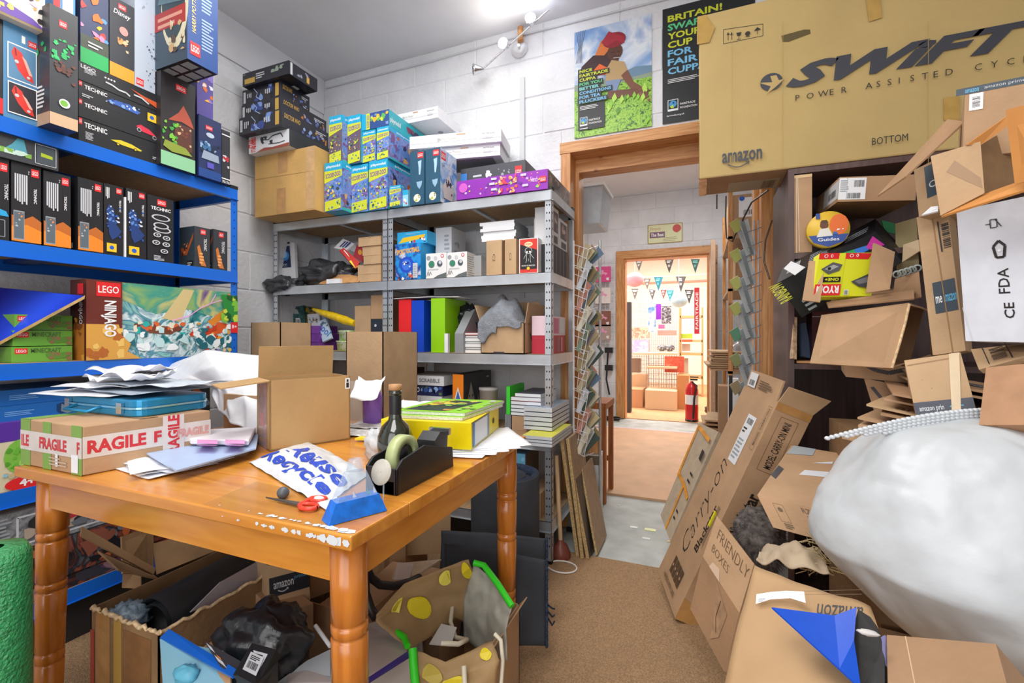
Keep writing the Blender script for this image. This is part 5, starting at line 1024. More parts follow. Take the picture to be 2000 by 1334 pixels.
# white cable loop
mb = MB(); pts = []
for i in range(25):
    q = radians(200 + 320 * i / 24); c = onZ(1098, 1107, .004); pts.append(c + V((.068 * cos(q), .055 * sin(q), 0)))
pts = [onZ(1068, 1112, .004)] + pts[1:]
mb.tube(pts, .004, mat('white_cable', '#e6e2da', .4, var=0), 6); tag(mb.build('cable'), 'loop of white cable lying on the carpet by the shelving post', 'cable')
for px, py, w_, c in ((1238, 1030, .02, '#eceee8'), (1270, 1035, .03, '#e2e6a8'), (1208, 987, .008, '#e2e2e2'), (1262, 1052, .02, '#d8dcdc'), (1308, 1058, .012, '#e8c060')):
    q = onZ(px, py, -.0115); mb = MB(); mb.box(q.x - w_, q.x + w_, q.y - w_ * .5, q.y + w_ * .5, -.0119, -.009, hx(c)); tag(mb.build('paper_scrap'), {1238: 'white paper scrap on the concrete', 1270: 'pale yellow paper strip on the concrete', 1208: 'tiny white scrap near the white carton on concrete', 1262: 'pale grey scrap near the carpet edge', 1308: 'small orange scrap beside the taped grey board'}[px], 'paper')
# white carton and wooden frame pieces at the left of the doorway
tbox('cardboard_box', 'white upright carton beside the left door frame', 'cardboard box', Box((-.66, 2.62, -.01), (.14, .02, 0), (0, 0, .40), (-.02, .12, 0)), hx('#d3d6d8'), {'f': lambda f: f.r(.05, .86, .95, .99, hx('#6f5f48'))})
tbox('wood_offcut', 'brown wooden offcut standing on the white carton', 'wood', Box((-.65, 2.66, .392), (.11, .01, 0), (0, 0, .12), (-.01, .03, 0)), PINEV)
r = empty('stool', (-.78, 3.0, 0), 'brown wooden stool standing behind the leaflet rack', 'stool')
SW_ = wood('stool_wood', '#8f4f22', '#b06a34', 5, (12, 12, 1), .4)
MB().box(-.84, -.56, 2.98, 3.28, .60, .64, SW_).build('seat', r)
for x in (-.82, -.58):
    for y in (3.0, 3.26): MB().box(x - .016, x + .016, y - .016, y + .016, -.012, .6, SW_).build('leg', r)
for y in (3.0, 3.26): MB().box(-.82, -.58, y - .01, y + .01, .2, .235, SW_).build('stretcher', r)
# sign on the far wall
a, b = onY(1265, 477, YF - .012), onY(1333, 434, YF - .012)
def p(f):
    f.frame(.01, .02, .99, .98, .01, hx('#a58a4a')); f.t('Simply', .05, .66, .2, hx('#c9a86a'), w=.35, sh=.3); f.r(.06, .3, .5, .6, hx('#7a4f6a')); f.t('The Best', .28, .45, .18, W_, w=.38, c=True, bold=.03); f.e(.84, .72, .12, hx('#c8403c')); f.p([(.72, .7), (.96, .7), (.84, .48)], hx('#c8403c')); f.lines(.45, .1, .95, .35, 3, hx('#b0a878'), 3, .3)
tbox('wall_sign', 'cream postcard shaped tin sign above the far doorway', 'sign', Box((a.x, YF - .012, a.z), (b.x - a.x, 0, 0), (0, 0, b.z - a.z), (0, .004, 0)), hx('#dfe2b4'), {'f': p})
# hanging display panel left of the far door
r = empty('display_rack', (-1.2, YF - .1, .9), 'white wire panel hung with small pink packets left of the far doorway', 'display rack')
for i in range(6): MB().tube([(-1.32 + .055 * i, YF - .06, .95), (-1.32 + .055 * i, YF - .06, 2.1)], .003, WIRE, 5).build('wire', r)
for i in range(12): MB().tube([(-1.33, YF - .06, .97 + .1 * i), (-1.03, YF - .06, .97 + .1 * i)], .003, WIRE, 5).build('wire', r)
for i, (z, c, l) in enumerate(((1.78, '#d84a8a', 'pink ribbon packet hanging near the top of the wire panel'), (1.5, '#e8dcd8', 'white packet with a pink corner on the wire panel'), (1.2, '#8a5a4a', 'brown packet hanging on the wire panel'), (1.02, '#b09a94', 'pale brown packet lowest on the wire panel'))):
    tbox('hanging_packet', l, 'packet', Box((-1.28, YF - .1, z), (.2, 0, 0), (0, 0, .2), (0, .03, 0)), hx(c), {'f': lambda f: f.blobs(.1, .1, .9, .9, [hx('#e8e4e2'), hx('#e8a0c0')], 4, 3, .2)})
r = empty('wall_hooks', (-1.12, YF - .1, .5), 'black wall hooks with a coiled black lead left of the far doorway', 'hooks')
for z in (.62, .85): MB().box(-1.16, -1.06, YF - .08, YF - .012, z, z + .07, BLK).build('hook', r)
MB().tube([(-1.12, YF - .04, .9), (-1.14, YF - .06, .5), (-1.1, YF - .06, .3)], .012, BLK, 6).build('lead', r)
mb = MB()
for k in range(3): mb.tube([V((-1.05 + (.1 + .01 * k) * cos(q / 10 * 2 * pi), YF - .2 + .07 * sin(q / 10 * 2 * pi), .004 + .012 * k)) for q in range(11)], .007, BLK, 6, cap=False)
tag(mb.build('cable'), 'coiled black cable on the floor left of the far doorway', 'cable')
# --- corridor right side stores
r = empty('store_rack', (.5, 4.1, 0), 'pale wooden rack with stored cartons on the right side of the corridor', 'shelving')
WD = mat('pale_board', '#a98f72', .7, var=.05)
for y in (3.7, 4.6): MB().box(.19, .22, y, y + .03, -.012, 2.15, PINEV).build('post', r); MB().box(.80, .83, y, y + .03, -.012, 2.15, PINEV).build('post', r)
for z in (.30, .82, 1.42, 1.80): MB().box(.19, .83, 3.7, 4.63, z - .02, z, WD).build('shelf_board', r)
def cb(name, label, x, y, z, w_, d_, h, m=K, prints=None, cat='cardboard box', group=None, rz=0, mf=None):
    c, s = cos(radians(rz)), sin(radians(rz))
    return tbox(name, label, cat, Box((x, y, z), (w_ * c, w_ * s, 0), (0, 0, h), (-d_ * s, d_ * c, 0)), m, prints, group, mf=mf)
cb('cardboard_box', 'kraft carton with a white label on top of the corridor rack', .2, 3.72, 1.801, .30, .4, .30, K, {'f': lambda f: (f.r(.2, .45, .65, .92, W_), f.bar(.3, .5, .6, .62), f.e(.27, .9, .06, BL2))})
cb('cardboard_box', 'plain kraft carton beside the labelled one on the corridor rack', .52, 3.74, 1.801, .28, .4, .24, K2)
cb('cardboard_box', 'brown carton in shadow on the upper corridor rack shelf', .24, 3.75, 1.421, .5, .4, .26, K2)
bag('plastic_bag', 'grey translucent plastic bag stuffed on the corridor rack', (.42, 3.95, .96), (.19, .2, .15), mat('frosted_bag', '#9a9ca2', .3, var=.1, bump=.6, bscale=14), .35, 2.3, 6)
za = .301
for i in range(7):
    cb('flat_carton', '%s flattened carton in the pile on the corridor rack' % ['lowest', 'second', 'third', 'fourth', 'fifth', 'sixth', 'topmost'][i], .06 - .01 * (i % 3), 3.62 + .01 * i, .66 + .022 * i, .55, .6, .018, [K, K2, K3][i % 3], rz=3 * (i % 2) - 1, group='flattened cartons in the corridor') if 0 else None
for i in range(9):
    cb('flat_carton', '%s flattened carton in the pile projecting from the corridor rack' % ['lowest', 'second', 'third', 'fourth', 'fifth', 'sixth', 'seventh', 'eighth', 'topmost'][i], .10 - .012 * (i % 3) - .03 * (i < 4), 3.72, .821 + .0 + .016 * i, .5, .5, .012, [K, K2, K3][i % 3], rz=2 * (i % 3) - 2, group='flattened cartons on the corridor rack')
cb('cardboard_box', 'tall kraft carton standing on the corridor floor under the flattened ones', .12, 3.5, -.011, .18, .16, .74, K2)
cb('cardboard_box', 'long kraft carton upright beside the white papers in the corridor', .25, 3.2, -.011, .16, .2, 1.25, K3)
for i in range(6):
    cb('flat_carton', '%s folded carton of the low pile by the corridor rack' % ['lowest', 'second', 'third', 'fourth', 'fifth', 'topmost'][i], .02 + .01 * (i % 2), 3.66, .301 + .03 * i, .45, .4, .012, [K2, K, K3][i % 3], rz=[4, -3, 6, -5, 2, -4][i], group='folded cartons low on the corridor rack')
cb('paper_stack', 'white papers upright beside the tall kraft carton in the corridor', .17, 3.3, .301, .06, .05, .5, WH, cat='paper')
cb('frame_bar', 'black bar leaning beside the right door frame', .16, 3.05, -.011, .02, .02, .85, BLK, cat='bar')
# fire extinguisher
ex = V((onZ(1351, 823, -.01).x, onZ(1351, 823, -.01).y, -.01)); RD = mat('extinguisher_red', '#d01f24', .25, var=0)
r = empty('fire_extinguisher', ex, 'red fire extinguisher standing on the floor beside the far doorway', 'fire extinguisher')
mb = MB(); mb.lathe(ex, [(.001, .0), (.075, .0), (.078, .02), (.078, .40), (.06, .46), (.025, .49), (.02, .51), (.001, .51)], RD, 24); mb.build('cylinder', r)
mb = MB(); mb.lathe(ex, [(.08, 0), (.08, .03), (.079, .03)], BLK, 24); mb.build('base_ring', r)
mb = MB(); mb.box(ex.x - .02, ex.x + .07, ex.y - .01, ex.y + .01, .51, .53, BLK); mb.box(ex.x - .02, ex.x + .08, ex.y - .01, ex.y + .01, .545, .56, BLK); mb.build('handle', r)
mb = MB(); mb.tube([ex + V((0, -.01, .5)), ex + V((.06, -.07, .46)), ex + V((.03, -.09, .3)), ex + V((.02, -.09, .05))], .012, BLK, 8); mb.build('hose', r)
mb = MB(); mb.lathe(ex, [(.0785, .22), (.0785, .34)], W_, 24); mb.build('label', r)
# --- shop contents
FX = mat('tube_lit', '#ffffff', .4, var=0, emit=14)
r = empty('ceiling_light', (-1.2, 7.4, 2.8), 'long lit fluorescent fitting on the shop ceiling', 'lamp')
MB().box(-2.4, -.4, 7.3, 7.5, 2.86, 2.895, WIRE).build('housing', r); MB().box(-2.35, -.45, 7.34, 7.46, 2.83, 2.86, FX).build('diffuser', r)
G3 = {}
for Y0, y0, l in ((6.8, 505, 'nearest bunting garland of dark triangles across the shop'), (7.95, 540, 'middle bunting garland of dark and teal triangles across the shop'), (8.6, 566, 'farthest bunting garland, lowest in view across the shop')):
    z = onY(1300, y0, Y0).z; G3[Y0] = empty('bunting_garland', (-.4, Y0, z), l, 'bunting'); mb = MB(); mb.tube([(-2.5, Y0, z + .08), (-1.2, Y0, z + .01), (-.3, Y0, z), (2.4, Y0, z + .08)], .003, WIRE, 5); mb.build('string', G3[Y0])
for i, (px, py, w_, c, Y) in enumerate([(1248, 506, 16, '#6a6664', 6.8), (1307, 506, 18, '#4f4d4c', 6.8), (1358, 506, 18, '#2f5a5a', 6.8), (1286, 541, 18, '#1f6f80', 7.95), (1330, 540, 20, '#4a4846', 7.95), (1264, 544, 14, '#6a5f58', 7.95), (1240, 564, 14, '#57524e', 8.6), (1274, 565, 14, '#4a4846', 8.6), (1309, 567, 15, '#2a7f8a', 8.6), (1346, 566, 18, '#3a3836', 8.6), (1296, 566, 12, '#7a3f3a', 8.6)]):
    a, b, t_ = onY(px - w_ / 2, py, Y), onY(px + w_ / 2, py, Y), onY(px, py + w_ * 1.55, Y); mb = MB(); mb.slab([a, t_, b], (0, .004, 0), hx(c)); o = mb.build('flag', G3[Y])
    f = Face(V((a.x, Y, t_.z)), V((b.x - a.x, 0, 0)), V((0, 0, a.z - t_.z))); f.lines(.25, .72, .75, .92, 2, TQ if i in (2, 3, 8) else W_, i); f.lines(.38, .45, .6, .62, 2, TQ if i in (2, 3, 8) else W_, i + 1); f.build(o)
def lantern(px, py, rp, Y, c, label):
    cc = onY(px, py, Y); R = rp * Y / F_PX * 1.0; m = mat('lantern_' + c.lstrip('#'), c, .6, var=.02); mb = MB(); pr = []
    for j in range(17):
        q = pi * j / 16; pr.append((max(.02, R * sin(q)) * (1.03 if j % 2 else .96), R * .82 * (1 - cos(q)) - R * .82))
    mb.lathe(cc, pr, m, 26); mb.tube([cc + V((0, 0, R * .8)), V((cc.x, cc.y, ZC))], .003, WIRE, 4); tag(mb.build('paper_lantern'), label, 'lantern')
lantern(1240, 546, 17, 7.2, '#eda8b4', 'pink ribbed paper lantern hanging in the shop')
lantern(1326, 587, 15, 7.6, '#b9d8e4', 'pale blue ribbed paper lantern hanging in the shop')
def wgrid(label, px0, px1, y0, y1, Y, nx, ny):
    a, b = onY(px0, y1, Y), onY(px1, y0, Y); r = empty('wire_stand', (a.x, Y, max(0, a.z)), label, 'display rack'); z0 = max(-.0, a.z)
    for i in range(nx + 1):
        x = a.x + (b.x - a.x) * i / nx; MB().tube([(x, Y, z0), (x, Y, b.z)], .004, WIREG, 4, cap=False).build('wire', r)
    for i in range(ny + 1):
        z = z0 + (b.z - z0) * i / ny; MB().tube([(a.x, Y, z), (b.x, Y, z)], .004, WIREG, 4, cap=False).build('wire', r)
    return r
wgrid('tall wire display stand at the left of the shop', 1226, 1266, 590, 770, 8.2, 12, 24)
wgrid('tall wire display stand in the middle of the shop behind the shoes', 1268, 1325, 590, 766, 8.6, 14, 26)
wgrid('low wire table frame in the shop under the shoe board', 1262, 1322, 690, 770, 7.6, 12, 8)
def yshop(name, label, p0, p1, Y, dep, c, cat, z0=None, prints=None):
    return tbox(name, label, cat, ybox(p0, p1, Y, dep, z0), hx(c) if isinstance(c, str) else c, prints)
yshop('shelf_board', 'pale wooden board carrying black and white shoes in the shop', (1236, 689), (1322, 694), 7.5, .4, '#e2c8a8', 'board')
yshop('shelf_board', 'lower pale wooden board on the wire table in the shop', (1262, 716), (1322, 721), 7.3, .45, '#ddbf98', 'board')
yshop('shelf_board', 'lowest slanting board at the foot of the wire table', (1260, 762), (1322, 770), 7.0, .5, '#e0c4a0', 'board', z0=.0)
yshop('cardboard_box', 'low tan carton on the shop floor by the door jamb', (1227, 760), (1255, 783), 7.1, .4, '#cf9c74', 'cardboard box', z0=-.004)
yshop('cardboard_box', 'orange brown open carton right of the wire table', (1322, 733), (1345, 776), 7.2, .4, '#c98a56', 'cardboard box', z0=-.004)
yshop('crate', 'pale wooden crate under the left wire stand', (1228, 732), (1262, 746), 7.6, .3, '#d9b48c', 'crate', z0=-.004)
yshop('storage_basket', 'pink and lilac goods basket on the left stand', (1230, 664), (1266, 690), 7.9, .3, art('art_goods_pink', ['#e8c0dc', '#c8a0d8', '#f0d8e4', '#e8a0a8'], 14, 3, 1), 'basket')
yshop('storage_basket', 'orange and red goods basket on the left stand', (1230, 640), (1266, 660), 8.0, .3, art('art_goods_orange', ['#e8b080', '#d87a6a', '#f0d0b0', '#c8605a'], 14, 3, 1), 'basket')
yshop('textile', 'blue and white striped scarf hanging in the shop', (1266, 594), (1281, 648), 8.0, .03, art('art_scarf_blue', ['#2f5a9a', '#e2eaf2', '#5f8ac0', '#1f3f6a'], 6, 2, 0), 'scarf')
yshop('textile', 'bright purple scarf hanging beside the striped one', (1281, 594), (1291, 624), 8.1, .03, '#8f2fc0', 'scarf')
yshop('textile', 'black and white patterned shawl hanging in the shop', (1292, 598), (1311, 632), 8.2, .03, art('art_shawl', ['#e8e8ea', '#2c2c30', '#dcdce0'], 16, 2, 1), 'scarf')
yshop('textile', 'pink cloth folded below the patterned shawl', (1286, 634), (1298, 642), 8.1, .05, '#e86aa0', 'cloth')
yshop('textile', 'pink and tan folded cloths on the middle stand', (1285, 645), (1320, 655), 8.1, .3, '#d8968a', 'cloth')
yshop('red_box', 'red patterned carton lid standing on the wire table', (1298, 696), (1336, 728), 7.5, .08, art('art_red_pattern', ['#b8402f', '#d86a50', '#c8503c', '#e0907a'], 22, 2, 1), 'box')
for i in range(2):
    c = onY(1292 + 16 * i, 680, 7.55); mb = MB(); mb.blob((c.x, 7.6, c.z), (.075, .06, .05), art('art_shoe', ['#e6e6e8', '#2c2c30', '#d0d0d4'], 20, 2, 1), .2, 3, i, 18, 12); tag(mb.build('shoe'), ('left' if i == 0 else 'right') + ' black and white shoe on the shop board', 'shoe')
r = empty('shop_shelf', (.1, 9, 0), 'pale wooden shelf unit with green boxes at the back of the shop', 'shelving')
for (y0, y1) in ((616, 621), (664, 668), (690, 694), (735, 739)):
    a, b = onY(1328, y1, 8.8), onY(1372, y0, 8.8); MB().box(a.x, b.x, 8.8, 9.1, a.z, b.z, hx('#d9a870')).build('shelf_board', r)
a, b = onY(1328, 760, 8.8), onY(1372, 600, 8.8)
for x in (a.x, b.x): MB().box(x - .015, x + .015, 8.8, 9.1, 0, b.z, hx('#cf9c64')).build('post', r)
yshop('toy_box', 'lime green boxes on the back shelf of the shop', (1330, 652), (1352, 661), 8.85, .2, '#a8c83a', 'box')
yshop('toy_box', 'orange red box under the lime green one in the shop', (1332, 663), (1352, 667), 8.78, .1, '#d8603a', 'box')
yshop('banner', 'tall narrow red banner with white lettering at the right of the shop', (1356, 562), (1366, 652), 7.0, .02, '#c8283a', 'banner', prints={'f': lambda f: f.t('FAIRTRADE', .5, .5, .5, W_, rot=90, w=.8, c=True)})
yshop('coat', 'dark coats hanging just inside the far doorway on the left', (1224, 590), (1232, 700), 6.6, .12, '#3c3a3e', 'coat', z0=.0)
for i, (px, y0, y1, Y, c, l) in enumerate(((1340, 672, 686, 8.9, '#e0d0c0', 'cream goods low on the back shelf'), (1336, 700, 730, 8.9, '#c9b8a0', 'tan goods under the back shelf'), (1242, 700, 728, 8.0, '#8f7a6a', 'brown goods low on the left stand'))):
    yshop('shop_goods', l, (px - 8, y0), (px + 8, y1), Y, .15, c, 'goods')
# ================================================================ right side: bike carton, bookcase, cardboard pile
def pq(f, px, py, Y):     # photo position on plane Y as a face coordinate
    p_ = onY(px, py, Y) - f.o; return p_.dot(f.u) / f.u.length_squared, p_.dot(f.v) / f.v.length_squared
def qbox(name, label, bl, br, tl, dep, m=K, prints=None, cat='cardboard box', group=None, mf=None, W=None):
    """box from three front corners (pixel x, pixel y, distance), going dep metres away behind the front"""
    O, B, T_ = at(*bl), at(*br), at(*tl); U, Vv = B - O, T_ - O; n = U.cross(Vv).normalized() * -1
    return tbox(name, label, cat, Box(O, U, Vv, W if W is not None else n * dep), m, prints, group, mf=mf)
def panel(name, label, pts, m=K, th=.004, parent=None, cat='cardboard', prints=None):
    P = [at(*p) for p in pts]; mb = MB(); mb.plate(P, th, m); o = mb.build(name, parent)
    if label: tag(o, label, cat)
    if prints: f = Face(P[0], P[1] - P[0], P[-1] - P[0]); prints(f); f.build(o)
    return o
INK = hx('#2b2624'); INKP = hx('#3a3436'); GREYI = hx('#6a543c')
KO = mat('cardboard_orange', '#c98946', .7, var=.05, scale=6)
def smile(f, x, y, w, m=INKP, t=.008):
    pts = [(x + w * i / 12, y - w * .22 * sin(pi * i / 12) * f.u.length / f.v.length) for i in range(13)]; f.line(pts, t, m); f.line([(x + w * .86, y), (x + w * 1.02, y + .01), (x + w, y - w * .12)], t * .7, m)
# ---- big bike carton
BKM = mat('cardboard_mustard', '#b9a068', .75, var=.03, scale=4, bump=.08, bscale=90)
Yb = 1.985; o_ = onY(1365, 351, Yb); zb_ = 1.703; HB = onY(1358, 33, Yb).z - zb_
bx = Box((o_.x, Yb, zb_), (1.50, 0, 0), (0, 0, HB), (0, .24, 0))
DKN = hx('#3a3c44')
def p(f):
    q = lambda x, y: pq(f, x, y, Yb)
    # carrying hole, symbols, tapes
    a, b = q(1530, 78), q(1578, 62); f.e((a[0] + b[0]) / 2, (a[1] + b[1]) / 2, .018, hx('#6a5a2c'), .018); f.p([q(1526, 70), q(1570, 58), q(1582, 58), q(1583, 66), q(1540, 82), q(1528, 82)], hx('#5a4c26'))
    f.frame(*q(1414, 86), *q(1489, 50), .0018, INK) if 0 else f.line([q(1413, 58), q(1490, 47), q(1490, 70), q(1413, 86), q(1413, 58)], .0018, INK)
    for x in (1422, 1429): f.line([q(x, 79 - (x - 1422) * .16), q(x, 66)], .002, INK); f.p([q(x - 3, 69), q(x + 3, 68), q(x, 63)], INK)
    f.p([q(1438, 65), q(1448, 63), q(1446, 70), q(1440, 71)], INK); f.line([q(1443, 71), q(1443, 77)], .0018, INK); f.line([q(1439, 78), q(1447, 77)], .0018, INK)
    f.e(*q(1460, 66), .006, INK, .012); f.line([q(1456, 72), q(1464, 71)], .003, INK); f.p([q(1472, 62), q(1479, 54), q(1486, 58)], INK); f.line([q(1479, 57), q(1479, 68)], .0018, INK)
    TP = mat('tape_mustard', '#b3904a', .25, var=.05, spec=.7)
    f.p([q(1362, 34), q(1378, 30), q(1396, 56), q(1385, 84), q(1361, 88)], TP); f.p([q(1688, -20), q(1716, -30), q(1722, 36), q(1696, 44)], TP)
    f.p([q(1842, 192), q(1873, 188), q(1873, 240), q(1842, 236)], TP)
    # round bird logo
    f.e(*q(1506, 161), .0245, DKN, .050, 26); f.p([q(1482, 163), q(1508, 162), q(1504, 150), q(1516, 148), q(1521, 158), q(1532, 155), q(1519, 167), q(1512, 173), q(1496, 186), q(1505, 170)], BKM)
    # lettering
    a = q(1640, 157); h = q(1640, 110)[1] - a[1]; x0 = q(1534, 175)[0]; x1 = q(2035, 85)[0]
    f.t('SWiFT', x0, a[1] + .0, h, DKN, w=x1 - x0, bold=.05, sh=.45); f.t('Y', x1 + .01, a[1], h, DKN, w=.12, bold=.05, sh=.45)
    a = q(1562, 197); h = q(1562, 186)[1] - a[1]; x = q(1551, 200)[0]
    for wd_, xx, xe in (('POWER', 1551, 1661), ('ASSISTED', 1687, 1866), ('CYCLES', 1898, 2090)):
        x0, x1 = q(xx, 200)[0], q(xe, 150)[0]; n = len(wd_)
        for i, ch in enumerate(wd_): f.t(ch, x0 + (x1 - x0) * (i + .1) / (n - .3) * .96, a[1], h, INK, bold=-.004)
    a = q(1410, 322); h = q(1410, 303)[1] - a[1]; x1 = q(1488, 312)[0]; f.t('amazon', a[0], a[1] + .002, h * 1.02, DKN, w=x1 - a[0], bold=.02)
    pts = [q(1421 + 40 * i / 10, 319 + 0 * i) for i in range(11)]; f.line([(pp[0], a[1] - .008 - .022 * sin(pi * i / 10)) for i, pp in enumerate(pts)], .004, DKN); f.line([(pts[10][0] - .006, a[1] - .004), (pts[10][0] + .002, a[1] - .003), (pts[10][0], a[1] - .018)], .003, DKN)
    a = q(1701, 286); h = q(1701, 272)[1] - a[1]; f.t('BOTTOM', a[0], a[1], h, INK, w=q(1771, 270)[0] - a[0], bold=.0)
    for x in (1430, 1528, 1810): f.line([q(x, 45), q(x, 330)], .0012, hx('#b0954e'))
bike = tbox('cardboard_box', 'huge mustard bike carton lying across the bookcase top, reaching over the doorway', 'cardboard box', bx, BKM, {'f': p, 'b': lambda f: (f.r(.075, .05, .20, .6, hx('#a89a80')), f.bar(.16, .1, .19, .5), f.r(0, 0, .02, 1, KT)), 'l': lambda f: (f.r(0, .0, 1, .35, mat('tape_clear', '#c9a270', .2, var=.05)), f.r(.7, .8, 1, 1, KT))}, mf={'b': K2}, bevel=.006)
# ---- bookcase
BC = wood('bookcase_laminate', '#4a3633', '#5e4642', 3, (12, 12, 1), .4, knots=False); BCS = mat('bookcase_side', '#7a6a68', .45, var=.04, scale=3)
r = empty('bookcase', (.75, 2.18, 0), 'dark brown bookcase overflowing with cardboard under the bike carton', 'bookcase')
X0, X1, Y0, Y1 = .305, 1.25, 1.985, 2.37
MB().box(X0, X0 + .02, Y0, Y1, 0, 1.70, BC).build('side_panel', r); MB().box(X1, X1 + .02, Y0, Y1, 0, 1.70, BC).build('side_panel', r)
MB().box(X0 + .02, X1, Y0, Y1, 1.68, 1.70, BC).build('top_panel', r); MB().box(X0 + .02, X1, Y1 - .008, Y1, 0, 1.68, BC).build('back_panel', r)
for z in (1.385, .975, .55, .08): MB().box(X0 + .02, X1, Y0 + .004, Y1 - .01, z - .02, z, BC).build('shelf', r)
# contents
def p(f): f.r(.12, 0, .14, 1, hx('#e8dcc8')); f.line([(.3, .02), (.2, .98)], .0015, hx('#e8dcc8')); f.r(.0, .96, 1, 1, hx('#d8b888'))
tbox('cardboard_box', 'slim kraft carton taped shut, upright at the left inside the bookcase', 'cardboard box', ybox((1551, 343), (1586, 490), 1.99, .25, 1.387, onY(1551, 343, 1.99).z), K, {'f': p})
def p(f):
    f.r(.0, .08, .36, .95, hx('#e6e8ea')); f.bar(.2, .58, .34, .85, n=22); f.bar(.12, .12, .30, .34, n=22); f.lines(.02, .4, .14, .9, 6, GY); f.line([(.11, .08), (.11, .95)], .001, GY)
O = onY(1636, 394, 1.90); bx = Box(O, onY(1788, 391, 1.90) - O, onY(1640, 346, 1.90) - O, V((0.0, .34, .02)))
tbox('cardboard_box', 'kraft carton with a white barcode label, tilted in the top compartment of the bookcase', 'cardboard box', bx, K2, {'f': p, 'l': lambda f: (f.r(.4, .15, 1, .9, hx('#d6d9dc')), f.bar(.6, .3, .9, .6))}, mf={'b': mat('cardboard_dark', '#8a6a48', .8, var=.05)})
# round tin lid
c = onY(1618, 448, 1.92); R = .064; mb = MB(); mb.lathe(c, [(.001, 0), (R, 0), (R, .03), (.001, .03)], hx('#e0b83a'), 30, V((0, 1, 0))); o = mb.build('round_tin'); tag(o, 'round picture tin lid with yellow and orange print beside the slim kraft carton', 'tin')
f = Face(c + V((-R, 0, -R)), V((2 * R, 0, 0)), V((0, 0, 2 * R))); f.k = 1
f.p([(.15, .15), (.5, .02), (.85, .15), (.97, .35), (.03, .35)], hx('#2f4f9a')); f.e(.74, .62, .22, hx('#e8702c'), .28); f.e(.4, .62, .1, hx('#6a4030'), .1); f.p([(.22, .3), (.3, .52), (.5, .54), (.6, .32)], hx('#e6e2dc')); f.p([(.3, .68), (.5, .68), (.46, .76), (.34, .76)], hx('#5a3a2a')); f.r(.2, .8, .3, .95, hx('#2f4f9a')); f.t('Guides', .25, .18, .09, W_, w=.5); f.blobs(.6, .35, .85, .5, [W_, hx('#2f6ab8')], 4, 2, .07); f.build(o)
# black glow box
def p(f):
    f.p([(.40, .86), (.52, .97), (.58, .85), (.5, .66)], hx('#e8409a')); f.p([(.5, .66), (.58, .92), (.63, .88), (.6, .64)], hx('#e8d83a')); f.p([(.6, .64), (.63, .90), (.74, .84), (.72, .64)], hx('#2fae6a')); f.p([(.72, .66), (.74, .84), (.85, .78), (.84, .66)], hx('#3f7fe0')); f.p([(.83, .74), (.95, .92), (.98, .58), (.85, .64)], hx('#d83aa8'))
    f.t('RAINBOW', .04, .5, .12, hx('#c8c84a'), rot=90, w=.5); f.t('GLOW', .2, .12, .1, hx('#7fd08a'), w=.12); f.lines(.08, .05, .2, .4, 3, GY)
def pt(f): f.lines(.3, .2, .6, .85, 5, GY, 4, .5); f.lines(.68, .3, .95, .7, 3, GY, 5, .4); f.bar(.08, .3, .2, .8, m=hx('#d8d8dc'))
O, B, T_ = at(1566, 620, 1.50), at(1763, 512, 1.56), at(1516, 554, 1.55)
U, Vv = B - O, T_ - O; n = at(1530, 522, 1.66) - at(1516, 554, 1.55)
tbox('toy_box', 'long black box with a rainbow coloured light picture, tilted out of the bookcase', 'box', Box(O, U, Vv, n), hx('#1d1e22'), {'f': p, 't': pt})
panel('card', 'small white card stuck on the end of the long black box', [(1531, 524, 1.52), (1553, 537, 1.50), (1573, 522, 1.52), (1545, 510, 1.54)], WH, .002)
panel('cardboard_sheet', 'green label edge sticking out behind the long black box', [(1728, 452, 1.75), (1752, 458, 1.75), (1746, 436, 1.75), (1722, 430, 1.75)], hx('#2f9a5a'), .004)
# yellow tool box upside down in a kraft carton
LY = hx('#dfe32c')
def p(f):
    f.r(.0, .86, .35, 1, RED); f.p([(.46, .86), (.86, .84), (.92, .98), (.46, 1)], RED); f.line([(.46, 0), (.46, .86)], .001, hx('#b8bc20'))
    for x in (.12, .56): f.e(x, .93, .035, W_); f.e(x, .93, .024, RED); f.t('0', x + .1, .93, .08, W_, c=True)
    f.p([(.06, .62), (.25, .78), (.42, .72), (.38, .58), (.2, .5)], hx('#5a5c5e')); f.p([(.12, .62), (.26, .72), (.36, .68), (.22, .58)], hx('#a8aaac')); f.e(.2, .63, .03, BLK)
    f.r(.12, .32, .42, .44, BLK); f.t('ONE+', .27, .38, .07, LY, w=.24, rot=180, c=True, bold=.03); f.r(0, .02, .44, .27, RED); f.t('RYOBI', .22, .15, .17, W_, w=.38, rot=180, c=True, bold=.04)
    f.p([(.6, .32), (.9, .5), (1, .45), (1, .15), (.75, .2)], hx('#4a4c4e')); f.p([(.66, .33), (.88, .43), (.9, .3), (.74, .26)], hx('#7a7c7e')); f.r(.5, .02, .58, .14, hx('#d8dcd0')); f.bar(.51, .03, .57, .12, n=6)
qbox('tool_box', 'bright yellow green power tool box upside down in an open kraft carton', (1587, 580, 1.40), (1702, 578, 1.40), (1601, 495, 1.44), .03, LY, {'f': p}, cat='box')
def arc(c0, c1, n=8, bow=.0): return [c0.lerp(c1, i / n) for i in range(n + 1)]
r = panel('cardboard_box', 'large torn kraft carton lying on its side below the yellow box', [(1582, 709, 1.34), (1742, 719, 1.27), (1776, 594, 1.30), (1604, 618, 1.40)], K)
r['category'] = 'cardboard box'
A0, A1, A2 = at(1776, 594, 1.30), at(1810, 618, 1.36), at(1820, 694, 1.42); B0 = at(1742, 719, 1.27)
mb = MB(); D_ = V((.14, .30, 0))
def f_(u, v):
    a = A0.lerp(A1, min(1, u * 2)) if u < .5 else A1.lerp(A2, (u - .5) * 2); return a + D_ * v + V((.01 * sin(pi * u), 0, .012 * sin(pi * u)))
